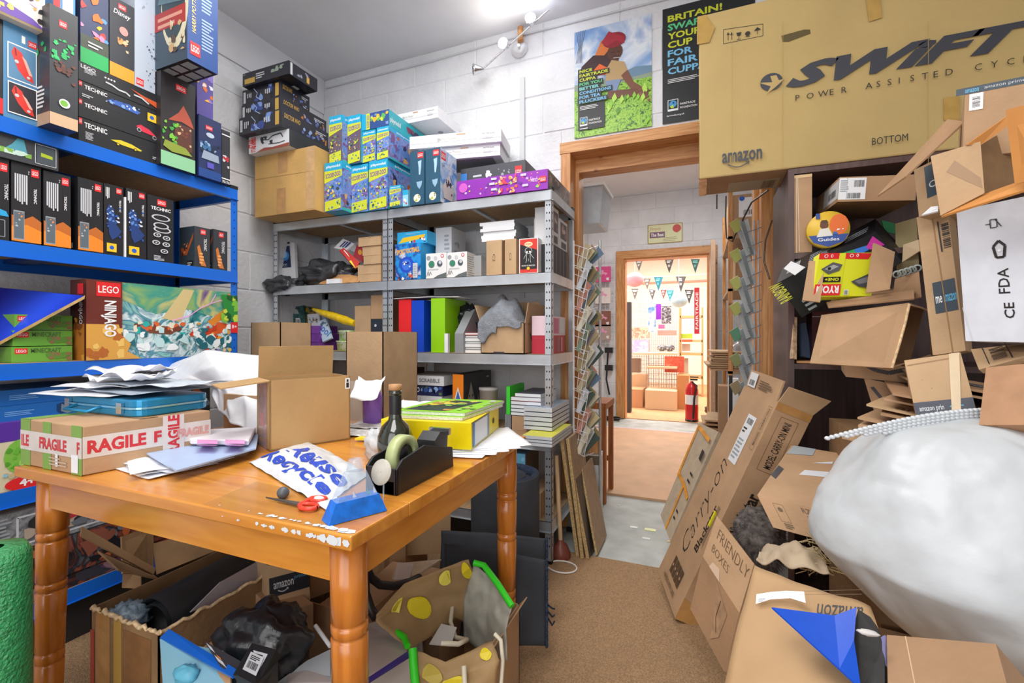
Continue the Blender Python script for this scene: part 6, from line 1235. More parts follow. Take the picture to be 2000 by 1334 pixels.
mb.sheet(f_, 12, 3, K2); o = mb.build('curved_panel', r); s_ = o.modifiers.new('s', 'SOLIDIFY'); s_.thickness = .004
mb = MB(); mb.plate([B0, A2, A2 + D_, B0 + D_], .004, K2); mb.build('lower_panel', r)
mb = MB(); mb.plate([at(1604, 618, 1.40), at(1776, 594, 1.30), at(1776, 594, 1.30) + D_, at(1604, 618, 1.40) + V((.1, .3, .0))], .004, K); mb.build('upper_panel', r)
mb = MB(); mb.plate([at(1582, 709, 1.34) + D_, B0 + D_, A0 + D_ * .98, at(1604, 618, 1.40) + D_], .004, K2); mb.build('back_panel', r)
mb = MB(); mb.tube([at(1776 + 0, 594, 1.299), at(1768, 630, 1.29), at(1757, 670, 1.28), B0], .0035, mat('torn_edge', '#d9bd94', .9, var=.15, scale=90), 6); mb.build('torn_edge', r)
r = panel('cardboard_box', 'kraft carton holding the yellow tool box, its flaps standing open', [(1618, 600, 1.38), (1786, 583, 1.34), (1784, 566, 1.36), (1614, 590, 1.42)], K2); r['category'] = 'cardboard box'
for nm, pts in (('flap', [(1567, 586, 1.40), (1602, 590, 1.38), (1612, 508, 1.44), (1580, 510, 1.46)]), ('flap', [(1692, 572, 1.36), (1738, 565, 1.35), (1748, 492, 1.40), (1706, 474, 1.42)])):
    mb = MB(); mb.plate([at(*q) for q in pts], .004, K); mb.build(nm, r)
mb = MB(); mb.plate([at(1618, 592, 1.40), at(1786, 574, 1.36), at(1792, 560, 1.62), at(1640, 570, 1.66)], .004, K2); mb.build('bottom_panel', r)
panel('cardboard_box', 'loose brown carton end standing behind the yellow box flap', [(1742, 590, 1.45), (1800, 580, 1.42), (1795, 530, 1.46), (1748, 545, 1.50)], K2)
mb = MB()
for i in range(5): q = at(1752 + 10 * i, 536 - 3 * i, 1.47); mb.lathe(q, [(.008, 0), (.012, 0), (.012, .004), (.008, .004)], hx('#b9c4c2'), 12, V((0, 1, .3)))
tag(mb.build('foam_rings'), 'pale grey scalloped packing piece beside the yellow box', 'packing'); bpy.data.objects['foam_rings']['kind'] = 'stuff'
panel('cardboard_sheet', 'olive grey card sheet leaning at the back of the bookcase pile', [(1752, 545, 1.62), (1795, 515, 1.6), (1790, 425, 1.66), (1748, 437, 1.68)], hx('#a8986c'))
panel('paper_sheet', 'crumpled brown paper beside the olive card', [(1762, 512, 1.55), (1796, 490, 1.5), (1794, 468, 1.52), (1764, 478, 1.56)], hx('#c3ab88'))
panel('plastic_strip', 'pale blue plastic strip in the middle bookcase compartment', [(1566, 695, 1.78), (1586, 700, 1.78), (1574, 630, 1.82), (1563, 632, 1.82)], hx('#6f82a0'), .01)
panel('cardboard_sheet', 'corrugated packing strip standing inside the bookcase left edge', [(1549, 700, 1.70), (1556, 702, 1.70), (1557, 620, 1.72), (1549, 618, 1.72)], mat('corrugated_edge', '#c8a988', .9, var=.2, scale=60), .02)
tbox('notebook', 'dark maroon box in shadow in the middle bookcase compartment', 'box', ybox((1586, 622), (1625, 700), 2.05, .1, .977, 1.17), hx('#4a1518'), {'f': lambda f: f.line([(.0, .9), (1, .9)], .002, LG)})
tbox('wood_offcut', 'strip of plywood at the front of the middle bookcase shelf', 'wood', ybox((1556, 690), (1600, 700), 1.99, .1, .977, .985), PINE)
# ---- upper right cartons
r = panel('cardboard_sheet', 'long kraft flap slanting up across the bike carton', [(1713, 383, 1.20), (1768, 345, 1.13), (1884, 237, 1.08), (1850, 233, 1.14)], K2)
qbox('cardboard_box', 'kraft carton with a dark tape strip and small white label at the top right', (1880, 310, 1.02), (2040, 290, .94), (1885, 176, 1.02), .25, K, {'f': lambda f: (f.r(-.12, .93, 1, 1.03, hx('#33434f')), f.t('amazon', .0, .95, .05, hx('#5fb4dc'), w=.18, rot=0), f.t('amazon prime', .25, .95, .055, LG, w=.5, bold=.0), f.r(.06, .68, .24, .92, W_), f.bar(.1, .72, .2, .88, n=10, vert=True))})
r = panel('cardboard_box', 'open kraft carton with orange inner flaps at the right edge', [(1837, 421, .98), (1923, 377, .94), (1915, 276, .95), (1818, 305, 1.0)], K3, prints=lambda f: f.p([(.28, .62), (.97, .95), (.98, .08)], hx('#a07f5c'))); r['category'] = 'cardboard box'  # dark triangle paints the flap's shade onto the carton face
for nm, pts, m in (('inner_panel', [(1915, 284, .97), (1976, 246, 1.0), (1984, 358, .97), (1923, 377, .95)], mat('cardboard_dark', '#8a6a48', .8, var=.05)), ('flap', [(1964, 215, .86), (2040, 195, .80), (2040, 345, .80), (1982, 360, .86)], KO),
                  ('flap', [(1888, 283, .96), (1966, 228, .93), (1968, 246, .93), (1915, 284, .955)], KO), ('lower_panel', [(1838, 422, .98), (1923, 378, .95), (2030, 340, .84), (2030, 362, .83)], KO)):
    mb = MB(); mb.plate([at(*q) for q in pts], .004, m); mb.build(nm, r)
def p(f):
    f.t('FDA', .52, .43, .13, INK, rot=90, c=True, bold=.01, w=.18); f.t('CE', .56, .22, .12, INK, rot=90, c=True, w=.11)
    f.line([(.43, .68), (.5, .72), (.57, .68), (.55, .60), (.46, .60), (.43, .68)], .005, INK); f.e(.5, .65, .02, W_)
    f.line([(.42, .82), (.42, .88), (.50, .88), (.50, .82), (.42, .82)], .0018, INK); f.line([(.42, .85), (.36, .85)], .0018, INK); f.line([(.55, .82), (.48, .88)], .0018, INK); f.line([(.1, 0), (.0, .25)], .001, LG)
WB = mat('white_carton', '#d5d8e0', .5, var=.02)
qbox('cardboard_box', 'large white carton with food safe and recycling symbols at the right', (1886, 666, 1.02), (2060, 670, .88), (1868, 412, 1.05), .12, WB, {'f': p})
def p(f): f.r(.25, .28, .95, .5, hx('#35424f')); f.t('me', .3, .35, .05, W_, w=.2); f.t('amazon', .55, .35, .05, hx('#5fb4dc'), w=.4); f.line([(.62, 0), (.5, 1)], .002, hx('#9a7448')); f.bar(.75, .72, .98, .9, vert=True, n=14); f.line([(.68, .7), (.66, .92)], .003, INK)
qbox('cardboard_box', 'tall flattened kraft carton with a dark blue tape band, left of the white carton', (1822, 694, 1.17), (1886, 685, 1.12), (1790, 425, 1.22), .06, K3, {'f': p})
qbox('cardboard_box', 'kraft carton with a black printed patch above the tall flattened one', (1795, 424, 1.18), (1835, 408, 1.14), (1785, 332, 1.20), .15, K3, {'f': lambda f: (f.r(.5, .3, 1, .95, hx('#33434f')), f.e(.85, .55, .2, LG), f.e(.85, .55, .14, hx('#33434f')))})
panel('paper_sheet', 'white paper corner poking out under the open carton', [(1800, 420, 1.1), (1832, 412, 1.08), (1832, 402, 1.08), (1818, 404, 1.1)], WH)
# ---- lower right cartons
def p(f): f.r(0, 0, 1.0, .24, hx('#35394a')); f.t('amazon prin', .08, .06, .11, LG, w=.42); f.lines(.6, .12, .95, .15, 1, hx('#5fb4dc')); f.line([(.03, .9), (.95, .93)], .002, hx('#9a7448')); f.p([(.6, .0), (.75, .0), (.98, 1), (.8, 1)], mat('tape_pale', '#cdb48c', .3, var=.03))
qbox('cardboard_box', 'kraft carton with a dark tape band across its foot above the foam bag', (1790, 815, 1.06), (1908, 805, 1.0), (1766, 704, 1.12), .25, K3, {'f': p})
r = panel('cardboard_sheet', 'crushed kraft carton top with barcode, right of the banded carton', [(1912, 722, 1.02), (2030, 690, .92), (2030, 668, 1.0), (1896, 682, 1.1)], K3, .012, prints=lambda f: (f.bar(.3, .2, .55, .75, vert=True, n=12), f.r(.2, .1, .22, .9, INK), f.r(.6, .1, .62, .9, INK)))
qbox('cardboard_box', 'brown carton with a creased side at the right edge above the foam bag', (1912, 830, .90), (2050, 830, .80), (1926, 718, .94), .2, mat('cardboard_rose', '#b58a68', .8, var=.04))
qbox('cardboard_box', 'kraft carton with a black curved smile print under the torn carton', (1706, 800, 1.36), (1790, 822, 1.28), (1687, 738, 1.40), .2, K2, {'f': lambda f: f.line([(.15, .75), (.3, .45), (.5, .2), (.75, .02), (1, -.1)], .012, INKP)})
qbox('cardboard_box', 'upper kraft carton with a dark arc print directly under the torn carton', (1652, 736, 1.42), (1776, 748, 1.34), (1650, 706, 1.42), .2, K, {'f': lambda f: f.line([(.3, .95), (.5, .6), (.7, .5), (.95, .8)], .012, INKP)})
# flattened carton pile
rnd = random.Random(11)
LBf = ['lowest', 'second', 'third', 'fourth', 'fifth', 'sixth', 'seventh', 'eighth', 'ninth', 'topmost']
for i in range(10):
    z = .80 + .016 * i; a = radians(-28 + rnd.uniform(-9, 9) + i * 1.5); c = V((.56 + .012 * i + rnd.uniform(-.02, .02), 1.50, z)); u = V((cos(a), sin(a), -.10 - .01 * i)); v = V((-sin(a), cos(a), .02)); L_, D2 = .44, .34
    q = [c - u * .16 - v * .17, c + u * L_ * .8 - v * .17, c + u * L_ * .8 + v * D2 * .5, c - u * .16 + v * D2 * .5]
    mb = MB(); mb.slab(q, (0, 0, .005), [K, K2, K3][i % 3]); o = mb.build('flat_carton'); tag(o, '%s flattened carton in the pile left of the smile carton' % LBf[i], 'cardboard', 'flattened cartons piled in the bookcase foot')
    f = Face(q[0] + V((0, 0, .005)), q[1] - q[0], q[3] - q[0])
    if i == 9: f.r(0, .3, 1, .55, hx('#3a3f48')); f.t('amazon', .2, .36, .12, GY, w=.3); f.t('prime', .55, .08, .1, GREYI, w=.2)
    else: f.t('amazon', .1, .05, .12, GREYI, w=.3)
    f.build(o)
tbox('cardboard_box', 'plain kraft carton supporting the flattened pile', 'cardboard box', Box((.42, 1.42, 0), (.6, 0, 0), (0, 0, .79), (0, .5, 0)), mat('cardboard_dark', '#8a6a48', .8))
# RZ carton
r_ = qbox('cardboard_box', 'kraft carton with torn white tape on its lid, left of the foam bag', (1510, 1030, 1.25), (1640, 1065, 1.15), (1479, 967, 1.30), .28, K, W=at(1545, 870, 1.62) - at(1479, 967, 1.30), prints={'f': lambda f: (f.frame(.22, .3, .38, .85, .001, GREYI), f.t('RZ15', .68, .75, .16, GREYI, w=.25), f.bar(.72, .45, .9, .68, m=GREYI), f.e(.3, .68, .04, GREYI), f.lines(.24, .1, .4, .28, 3, GREYI), f.frame(.78, .05, .9, .25, .002, GREYI)),
    't': lambda f: (f.p([(.0, .35), (.12, .3), (.15, .5), (.02, .55)], hx('#3a3c44')), f.p([(.45, .45), (.95, .5), (.95, .6), (.5, .55)], hx('#dfe2e8')), f.p([(.55, .7), (.9, .75), (.9, .8)], hx('#dfe2e8')), f.p([(.02, .8), (.5, .85), (.5, 1), (.05, 1)], hx('#aab4ba')))})
tbox('cardboard_box', 'brown carton in shadow below the printed kraft carton', 'cardboard box', Box((.33, 1.2, 0), (.3, -.05, 0), (0, 0, .36), (.05, .2, 0)), K2)
# fluffy grey rug
FUR = mat('grey_fur', '#57504c', .95, var=.3, scale=60)
mb = MB(); rnd = random.Random(4); c = at(1482, 1055, 1.46)
mb.blob(c, (.075, .10, .10), FUR, .3, 3, 2, 24, 16)
for i in range(1400):
    q = V((rnd.gauss(0, 1), rnd.gauss(0, 1), rnd.gauss(0, 1))).normalized(); s = c + V((q.x * .07, q.y * .095, q.z * .095)); e = s + q * .018 + V((rnd.uniform(-.015, .015), rnd.uniform(-.015, .015), -.012)); w_ = V((rnd.uniform(-1, 1), rnd.uniform(-1, 1), rnd.uniform(-1, 1))).normalized() * .0014
    mb.add([s - w_, s + w_, e], [(0, 1, 2)], FUR)
o = mb.build('fur_rug'); tag(o, 'shaggy dark grey fur rug stuffed between the long carton and printed carton', 'rug'); o['kind'] = 'stuff'
GPp = mat('packing_paper', '#b9a68c', .85, var=.05, scale=8, bump=.5, bscale=22)
def f_(u, v):
    a = at(1478, 1092, 1.14).lerp(at(1620, 1118, 1.06), u); b = at(1490, 1068, 1.28).lerp(at(1600, 1070, 1.22), u); p_ = a.lerp(b, v); return p_ + V((0, 0, .03 * sin(pi * u) * sin(pi * v) + .016 * noise.noise(V((u * 5, v * 4, 9)))))
mb = MB(); mb.sheet(f_, 24, 14, GPp); o = mb.build('packing_paper'); s_ = o.modifiers.new('s', 'SOLIDIFY'); s_.thickness = .003; tag(o, 'crumpled grey brown packing paper in front of the fur rug', 'paper')
mb = MB(); SH = hx('#c9b78c')
for i in range(160):
    s = at(rnd.uniform(1575, 1640), rnd.uniform(1050, 1120), rnd.uniform(1.12, 1.2)); e = s + V((rnd.uniform(-.03, .03), rnd.uniform(-.03, .03), rnd.uniform(-.02, .02))); w_ = V((0, 0, .0025)); mb.add([s, s + w_, e + w_, e], [(0, 1, 2, 3)], SH)
o = mb.build('shredded_paper'); tag(o, 'tuft of shredded brown paper beside the foam bag', 'packing'); o['kind'] = 'stuff'
# ---- long carton
C = at(1324, 1195, 1.725); D = at(1285, 1114, 2.03); B = at(1527, 771, 1.62); L_ = B - C; U = C - D
U = U - L_ * (U.dot(L_) / L_.length_squared); nrm = U.cross(L_).normalized()   # faces the doorway
def p(f):
    f.t('Carry-on', .45, .44, .34, INK, rot=90, w=.46, c=True, sh=.4, bold=-.018); f.t('Blackstar', .74, .38, .12, INK, rot=90, w=.22, c=True, bold=.02); f.r(.75, .40, .83, .47, hx('#e8e01c'))
    f.r(.48, .68, .72, .90, hx('#e2e4e6')); f.bar(.52, .86, .68, .885); f.lines(.51, .70, .70, .80, 6, GY); f.lines(.51, .82, .62, .85, 2, INK); f.lines(.80, .3, .88, .5, 4, GREYI, 5, .3, vert=True)
    f.frame(.86, .78, .95, .97, .001, GREYI); f.t('MODEL CARRY-ON', .905, .88, .035, GREYI, rot=90, w=.16, c=True)
    for i in range(4): f.r(.34 + .11 * i, .08 + .0 * i, .42 + .11 * i, .16, hx('#5a4430')); f.e(.38 + .11 * i, .12, .02, K)
    f.t('HANDLE WITH CARE', .5, .045, .022, GREYI, w=.5, c=True, rot=0)
def ps(f):
    f.frame(.25, .72, .75, .95, .0015, GREYI); f.t('MODEL: CARRY-ON MINI', .5, .835, .22, INK, rot=90, w=.2, c=True); f.t('Blackstar', .5, .52, .4, INK, rot=90, w=.2, c=True, bold=.03); f.t('Carry-on', .5, .28, .6, INK, rot=90, w=.18, c=True, sh=.3); f.t('by', .5, .395, .2, INK, rot=90, w=.02, c=True)
    f.p([(0, 0), (1, 0), (1, .05), (0, .1)], KT); f.r(.0, .97, 1, 1, KT)
Wd = -nrm * .125
if Wd.x < 0: Wd = -Wd
lb = Box(D, U, L_, Wd)
lo = tbox('cardboard_box', 'long upright guitar carton leaning beside the bookcase, large script lettering', 'cardboard box', lb, K, {'f': p, 'r': ps})
tf = MB(); e0 = lb.O + lb.U + lb.V; e1 = e0 + lb.W; tf.plate([e0, e1, e1 + V((.05, -.02, .055)), e0 + V((.03, -.02, .055))], .004, K3); tf.build('flap', lo)
tf = MB(); tf.plate([lb.O + lb.V + lb.U * .95, lb.O + lb.V + lb.U * .05, lb.O + lb.V + lb.U * .05 + V((.02, 0, .07)), lb.O + lb.V + lb.U * .9 + V((.03, 0, .07))], .006, K); fl_ = tf.build('flap', lo)
b2 = lb.O + lb.V; f = Face(b2 + lb.U * .05 - lb.W.normalized() * .004, lb.U * .85, V((.02, 0, .07))); f.r(.08, .1, .35, .9, hx('#e2e4e6')); f.bar(.12, .2, .3, .5); f.lines(.45, .2, .9, .7, 4, GREYI); f.build(lo)
# grey board with orange tape
OT = mat('orange_tape', '#e0952c', .35, var=.1, scale=30)
qb = [(1309, 1058, 2.08), (1290, 1006, 2.28), (1366, 826, 2.42), (1403, 843, 2.24)]
GB2 = mat('grey_board', '#b3a189', .75, var=.04)
P = [at(*q) for q in qb]; P[0].z = max(P[0].z, .0); mb = MB(); mb.plate([P[0], P[3], P[2], P[1]], .03, GB2); o = mb.build('flat_carton'); tag(o, 'flattened grey carton with orange tape, behind the long guitar carton', 'cardboard')
f = Face(P[1], P[0] - P[1], P[2] - P[1])
if f.n.dot(CAM - P[1]) < 0: f = Face(P[0], P[1] - P[0], P[3] - P[0])
f.k = 4; f.line([(.04, .42), (.04, .97), (.9, .97)], .022, OT); f.line([(.04, .45), (.6, .44), (.98, .40)], .02, OT); f.line([(.55, .44), (.55, .0)], .016, OT); f.r(.75, .75, .9, .85, INK); f.lines(.62, .5, .8, .64, 2, INK, 2, .3); f.lines(.7, .15, .85, .28, 2, INK, 3, .3); f.build(o)
# dark leather bag strap on the floor beyond
mb = MB(); q = onZ(1392, 812, 0); mb.blob(q + V((.0, .05, .07)), (.10, .08, .07), mat('dark_leather', '#3a2c2c', .4, var=.1), .35, 3, 2, 24, 14, flat=.006); tag(mb.build('hand_bag'), 'dark leather bag slumped on the corridor floor above the grey board', 'bag')
# ---- "friend" carton
a, b, c_, d_ = at(1373, 1087, 1.36), at(1444, 1197, 1.18), at(1473, 1102, 1.22), at(1412, 1031, 1.40); e_ = at(1414, 1312, 1.20); d_ = a + (c_ - b); g_ = a + (e_ - b)
r = MB().plate([a, b, c_, d_], .004, K).build('cardboard_box'); tag(r, 'kraft carton with handwritten capitals and torn tape, in front of the long carton', 'cardboard box')
mb = MB(); mb.plate([g_, e_, b, a], .004, K2); mb.build('side_panel', r); mb = MB(); mb.plate([e_, e_ + V((.16, .08, -.02)), c_ + V((.05, .1, -.08)), b], .004, K); mb.build('side_panel', r)
f = Face(a, b - a, d_ - a); f.k = 4; f.t('FRIENDLY', .16, .62, .22, GREYI, w=.8, bold=-.015); f.t('BOXES', .14, .30, .16, GREYI, w=.45, bold=-.015); f.p([(.2, 0), (.5, 0), (.42, .2), (.25, .15)], hx('#cbb096')); f.build(r)
f = Face(g_, e_ - g_, a - g_); f.k = 4; f.p([(.45, .95), (.8, .75), (.75, .3), (.6, .1), (.55, .5)], mat('tape_torn', '#b79474', .25, var=.1, spec=.8)); f.line([(.62, .8), (.6, .5), (.68, .3)], .003, hx('#5a4632')); f.build(r)
# ---- big kraft mailer in the foreground
KM = mat('kraft_mailer', '#b8956c', .75, var=.05, scale=4, bump=.25, bscale=14)
def f_(u, v):
    a = at(1400, 1400, .80).lerp(at(1760, 1400, .66), u); b = at(1474, 1104, 1.00).lerp(at(1700, 1184, .86), u); p_ = a.lerp(b, v); return p_ + V((0, -.014 * sin(pi * u) * (1 - v * .5), .012 * sin(pi * v) + .008 * noise.noise(V((u * 4, v * 3, 2)))))
mb = MB(); mb.sheet(f_, 20, 16, KM); r = mb.build('paper_mailer'); s_ = r.modifiers.new('s', 'SOLIDIFY'); s_.thickness = .02; s_.offset = -1; tag(r, 'big brown paper mailer bag in the foreground with a white label strip', 'bag')
f = Face(at(1476, 1180, .912), at(1574, 1178, .868) - at(1476, 1180, .912), at(1478, 1156, .925) - at(1476, 1180, .912)); f.p([(0, 0), (.3, .35), (.7, .4), (1, .0), (.96, .9), (.6, 1), (.3, .95), (0, .8)], WH); f.lines(.05, .2, .2, .5, 2, GY); f.build(r)
f = Face(at(1588, 1212, .845), at(1690, 1222, .80) - at(1588, 1212, .845), at(1594, 1168, .875) - at(1588, 1212, .845)); f.t('amazon', .5, .5, .5, INK, w=.9, rot=180, c=True, bold=.01); f.line([(-.3, 1.1), (.9, 1.3)], .0008, GREYI); f.line([(-.3, 1.25), (.9, 1.5)], .0008, GREYI); f.build(r)
f = Face(at(1490, 1310, .86), at(1620, 1310, .80) - at(1490, 1310, .86), at(1495, 1200, .92) - at(1490, 1310, .86)); f.line([(.0, .9), (.15, .86), (.3, .78), (.55, .6), (.75, .42)], .007, hx('#5a4a3c')); f.build(r)
BF = mat('blue_card', '#0f50c8', .4, var=.02)
panel('folder', 'bright blue folder wedged into the brown mailer bag', [(1508, 1186, .80), (1640, 1306, .70), (1682, 1345, .68), (1668, 1250, .74), (1673, 1186, .80), (1630, 1202, .80)], BF, .003, cat='folder')
mb = MB(); mb.plate([at(1680, 1350, .69), at(1728, 1352, .67), at(1728, 1262, .74), at(1700, 1205, .79), at(1676, 1190, .80), at(1660, 1252, .76)], .02, mat('black_fabric', '#2d2b2c', .6, var=.1, bump=.4, bscale=25)); tag(mb.build('fabric_bag'), 'black and grey fabric pouch between the blue folder and the foam bag', 'bag')
mb = MB(); mb.blob(at(1696, 1236, .71), (.014, .006, .004), hx('#c9c6c4'), .4, 4, 1, 14, 10); tag(mb.build('foil_scrap'), 'crinkled silver foil scrap on the black pouch', 'foil')
qbox('cardboard_box', 'brown carton at the bottom right under the foam bag', (1735, 1400, .62), (2000, 1460, .50), (1732, 1240, .74), .16, K2, {'f': lambda f: f.line([(.3, 0), (.2, 1)], .002, hx('#d0b089'))})
panel('card', 'white and violet card edge beside the black pouch', [(1716, 1300, .72), (1730, 1300, .71), (1728, 1240, .75), (1712, 1250, .76)], hx('#8f8ab8'), .003)
# ---- big foam filled bag
FB_ = mat('foam_bag', '#c3c8cb', .36, var=.02, scale=5, bump=.5, bscale=9, spec=.5, sub=.0)
c = at(1906, 1088, .95); mb = MB(); NU, NV_ = 210, 140; vs_ = []; kn = (RT * .62 + UP * -.12 - FW * .78).normalized()
for j in range(NV_ + 1):
    th = pi * j / NV_
    for i in range(NU):
        ph = 2 * pi * i / NU; d = V((sin(th) * cos(ph), sin(th) * sin(ph), cos(th)))
        k = 1 + .10 * noise.noise(d * 1.6 + V((4, 1, 0))) + .02 * noise.noise(d * 5) + .004 * noise.noise(d * 13)
        ang = math.atan2(d.cross(kn).dot(UP), d.cross(kn).dot(RT)); near = max(0, d.dot(kn)); k += (.02 * abs(sin(ang * 13 + 2.5 * noise.noise(d * 2))) - .01) * min(1, .3 + near ** .5) * (.6 + noise.noise(d * 3)) - .12 * near ** 18
        p_ = V((d.x * .282, d.y * .24, d.z * .282)) * k
        if p_.z < 0: p_.x *= 1 + p_.z * .5; p_ += RT * (-p_.z) * .45
        vs_.append(c + p_)
mb.add(vs_, [(j * NU + i, (j + 1) * NU + i, (j + 1) * NU + (i + 1) % NU, j * NU + (i + 1) % NU) for j in range(NV_) for i in range(NU)], FB_, True)
r = mb.build('foam_bag'); tag(r, 'huge bulging white plastic bag of foam packing in the right foreground', 'bag')
mb = MB(); kp = c + V((kn.x * .26, kn.y * .22, kn.z * .26)); mb.blob(kp + kn * .015, (.04, .03, .03), FB_, .5, 4, 3, 20, 14); mb.build('knot', r)
BWm = mat('bubble_wrap', '#dfe5ea', .15, alpha=.75, var=.02, spec=.9)
mb = MB()
for i in range(46):
    t = i / 45
    for k in range(1 + min(3, i // 4)):
        q = at(1616 + 420 * t, 858 - 56 * sin(pi * min(1, t * 1.15) * .55) + 6 * k - 2, 1.0 - .08 * t)
        mb.blob(q, (.0062, .0062, .0045), BWm, 0, 1, 0, 8, 6)
o = mb.build('bubble_wrap'); tag(o, 'strip of clear bubble wrap lying over the top of the foam bag', 'bubble wrap'); o['kind'] = 'stuff'
# cables hanging by the door frame
for pts, l in (([(1418, 383, 2.3), (1417, 430, 2.3), (1419, 465, 2.3), (1430, 472, 2.28), (1445, 440, 2.25), (1468, 395, 2.1), (1500, 372, 1.95)], 'dark cable looping down from the bike carton beside the door frame'), ([(1508, 430, 1.9), (1495, 470, 1.95), (1492, 510, 1.95), (1503, 545, 1.92)], 'thin black cable running down the bookcase side'), ([(1400, 380, 2.35), (1400, 408, 2.35)], 'short grey cable hanging under the bike carton')):
    mb = MB(); P = [at(*q) for q in pts]
    mb.tube(P, .004, hx('#4a3c34'), 6); tag(mb.build('cable'), l, 'cable')
# ================================================================ packing table
TP_ = wood('table_pine', '#c47a26', '#dd963a', 3, (1, 9, 9), .22, .5); TPL = wood('table_leg_pine', '#b4661e', '#d08030', 4, (9, 9, 1), .22, .5, knots=False)
TX0, TX1, TY0, TY1, TZ = -1.60, -.53, .60, 1.42, .75
tb = empty('packing_table', ((TX0 + TX1) / 2, (TY0 + TY1) / 2, 0), 'orange pine packing table with turned legs in the left foreground, heaped with packing things', 'table')
nb = 5
for i in range(nb):      # planks of the top
    a = TY0 + (TY1 - TY0) * i / nb; b = TY0 + (TY1 - TY0) * (i + 1) / nb
    o = MB().box(TX0, TX1, a + (.0006 if i else 0), b, TZ - .026, TZ, TP_).build('plank', tb)
    bv = o.modifiers.new('b', 'BEVEL'); bv.width = .0015 if 0 < i < nb - 1 else .003; bv.segments = 2
mb = MB()
for (x0, x1, y0, y1) in ((TX0 - .008, TX1 + .008, TY0 - .008, TY0), (TX0 - .008, TX1 + .008, TY1, TY1 + .008), (TX0 - .008, TX0, TY0, TY1), (TX1, TX1 + .008, TY0, TY1)): pass
mb.box(TX0 + .04, TX1 - .04, TY0 + .035, TY0 + .057, TZ - .105, TZ - .026, TP_); mb.build('apron', tb)
MB().box(TX0 + .04, TX1 - .04, TY1 - .057, TY1 - .035, TZ - .105, TZ - .026, TP_).build('apron', tb)
TPY = wood('table_pine_side', '#c47a26', '#dd963a', 3, (9, 1, 9), .22, .5)
for x in (TX0 + .035, TX1 - .057): MB().box(x, x + .022, TY0 + .04, TY1 - .04, TZ - .105, TZ - .026, TPY).build('apron', tb)
prof = [(.001, 0), (.023, 0), (.026, .08)]
for z, r_ in ((.236, .029), (.264, .029), (.424, .031), (.446, .031), (.554, .032), (.577, .032)): prof += [(r_, z - .0045), (r_ - .001, z - .0035), (r_ - .0045, z), (r_ - .001, z + .0035), (r_, z + .0045)]
prof += [(.032, .62), (.032, .724), (.001, .724)]
for (x, y, dx) in ((TX0 + .055, TY0 + .055, -.03), (TX1 - .048, TY0 + .048, .012), (TX0 + .055, TY1 - .055, -.02), (TX1 - .048, TY1 - .048, .0)):
    mb = MB(); mb.lathe((0, 0, 0), prof, TPL, 24); mb.v = [V((v.x + x + dx * (1 - v.z / .72), v.y + y, v.z)) for v in mb.v]; mb.build('leg', tb)
# worn white flecks along the front edge
WF = hx('#d9dfe4'); mb = MB(); rnd = random.Random(3)
for i in range(80):
    t = rnd.random() ** .6; x = -.87 + .335 * t; s = rnd.uniform(.0015, .006) * (1.7 if x > -.60 else 1); k = 6
    top = rnd.random() < .55
    pts = []
    for j in range(k):
        q = 2 * pi * j / k; r_ = s * rnd.uniform(.5, 1.2)
        if top: pts.append((x + r_ * cos(q) * 1.3, max(TY0 + .004, min(TY0 + .03, TY0 + .012 + r_ * sin(q))), TZ + .0004 + .00002 * i))
        else: pts.append((x + r_ * cos(q) * 1.3, TY0 - .0004 - .00002 * i, TZ - .012 + max(-.009, min(.009, r_ * sin(q)))))
    mb.add(pts, [tuple(range(k))], WF)
mb.build('worn_paint', tb, kind='stuff')
mb = MB(); mb.add([onZ(x, y, TZ + .0006) for x, y in ((395, 985), (500, 940), (660, 975), (640, 1035), (520, 1012))], [(0, 1, 2, 3, 4)], mat('tape_film', '#c99a58', .12, alpha=.35, var=0, spec=.9)); mb.build('tape_patch', tb)
# ---- fragile carton
FO = V((-1.611, .618, TZ + .001)); GTp = hx('#7fa84a'); FRD = hx('#d0353c'); TPc = mat('fragile_tape', '#dcd3cc', .3, var=.03, spec=.7)
def p(f):
    for a, b in ((0, .17), (.38, .52), (.84, 1)): f.r(a, 0, b, 1, GTp)
    f.r(0, .34, 1, .76, TPc); f.t('ILE', .02, .42, .25, FRD, w=.13, bold=.04); f.t('FRAGILE', .33, .42, .25, FRD, w=.44, bold=.04); f.t('F', .93, .42, .25, FRD, w=.04, bold=.04); f.r(.85, .04, .95, .4, WH); f.r(.6, .1, .64, .36, WH); f.lines(.5, .12, .78, .32, 3, hx('#cbb8a0'), 2, .4)
def pr(f):
    f.r(0, .34, 1, .78, TPc); f.t('RAGILE', .03, .42, .28, FRD, w=.42, bold=.04); f.r(.58, .0, .76, 1, TPc); f.t('FRAGILE', .67, .5, .1, FRD, rot=90, w=1.0, c=True, bold=.04); f.t('F', .51, .44, .25, FRD, w=.06, bold=.04); f.t('FRAGILE', .70, .46, .2, hx('#d89a94'), w=.28, bold=.04)
fc = tbox('cardboard_box', 'shallow carton bound with red FRAGILE tape and green tape on the table corner', 'cardboard box', Box(FO, (.274, 0, 0), (0, 0, .116), (.05, .27, 0)), K, {'f': p, 'r': pr, 't': lambda f: (f.r(.0, 0, .17, 1, GTp), f.r(.0, .4, 1, .55, KT))}, bevel=.003)
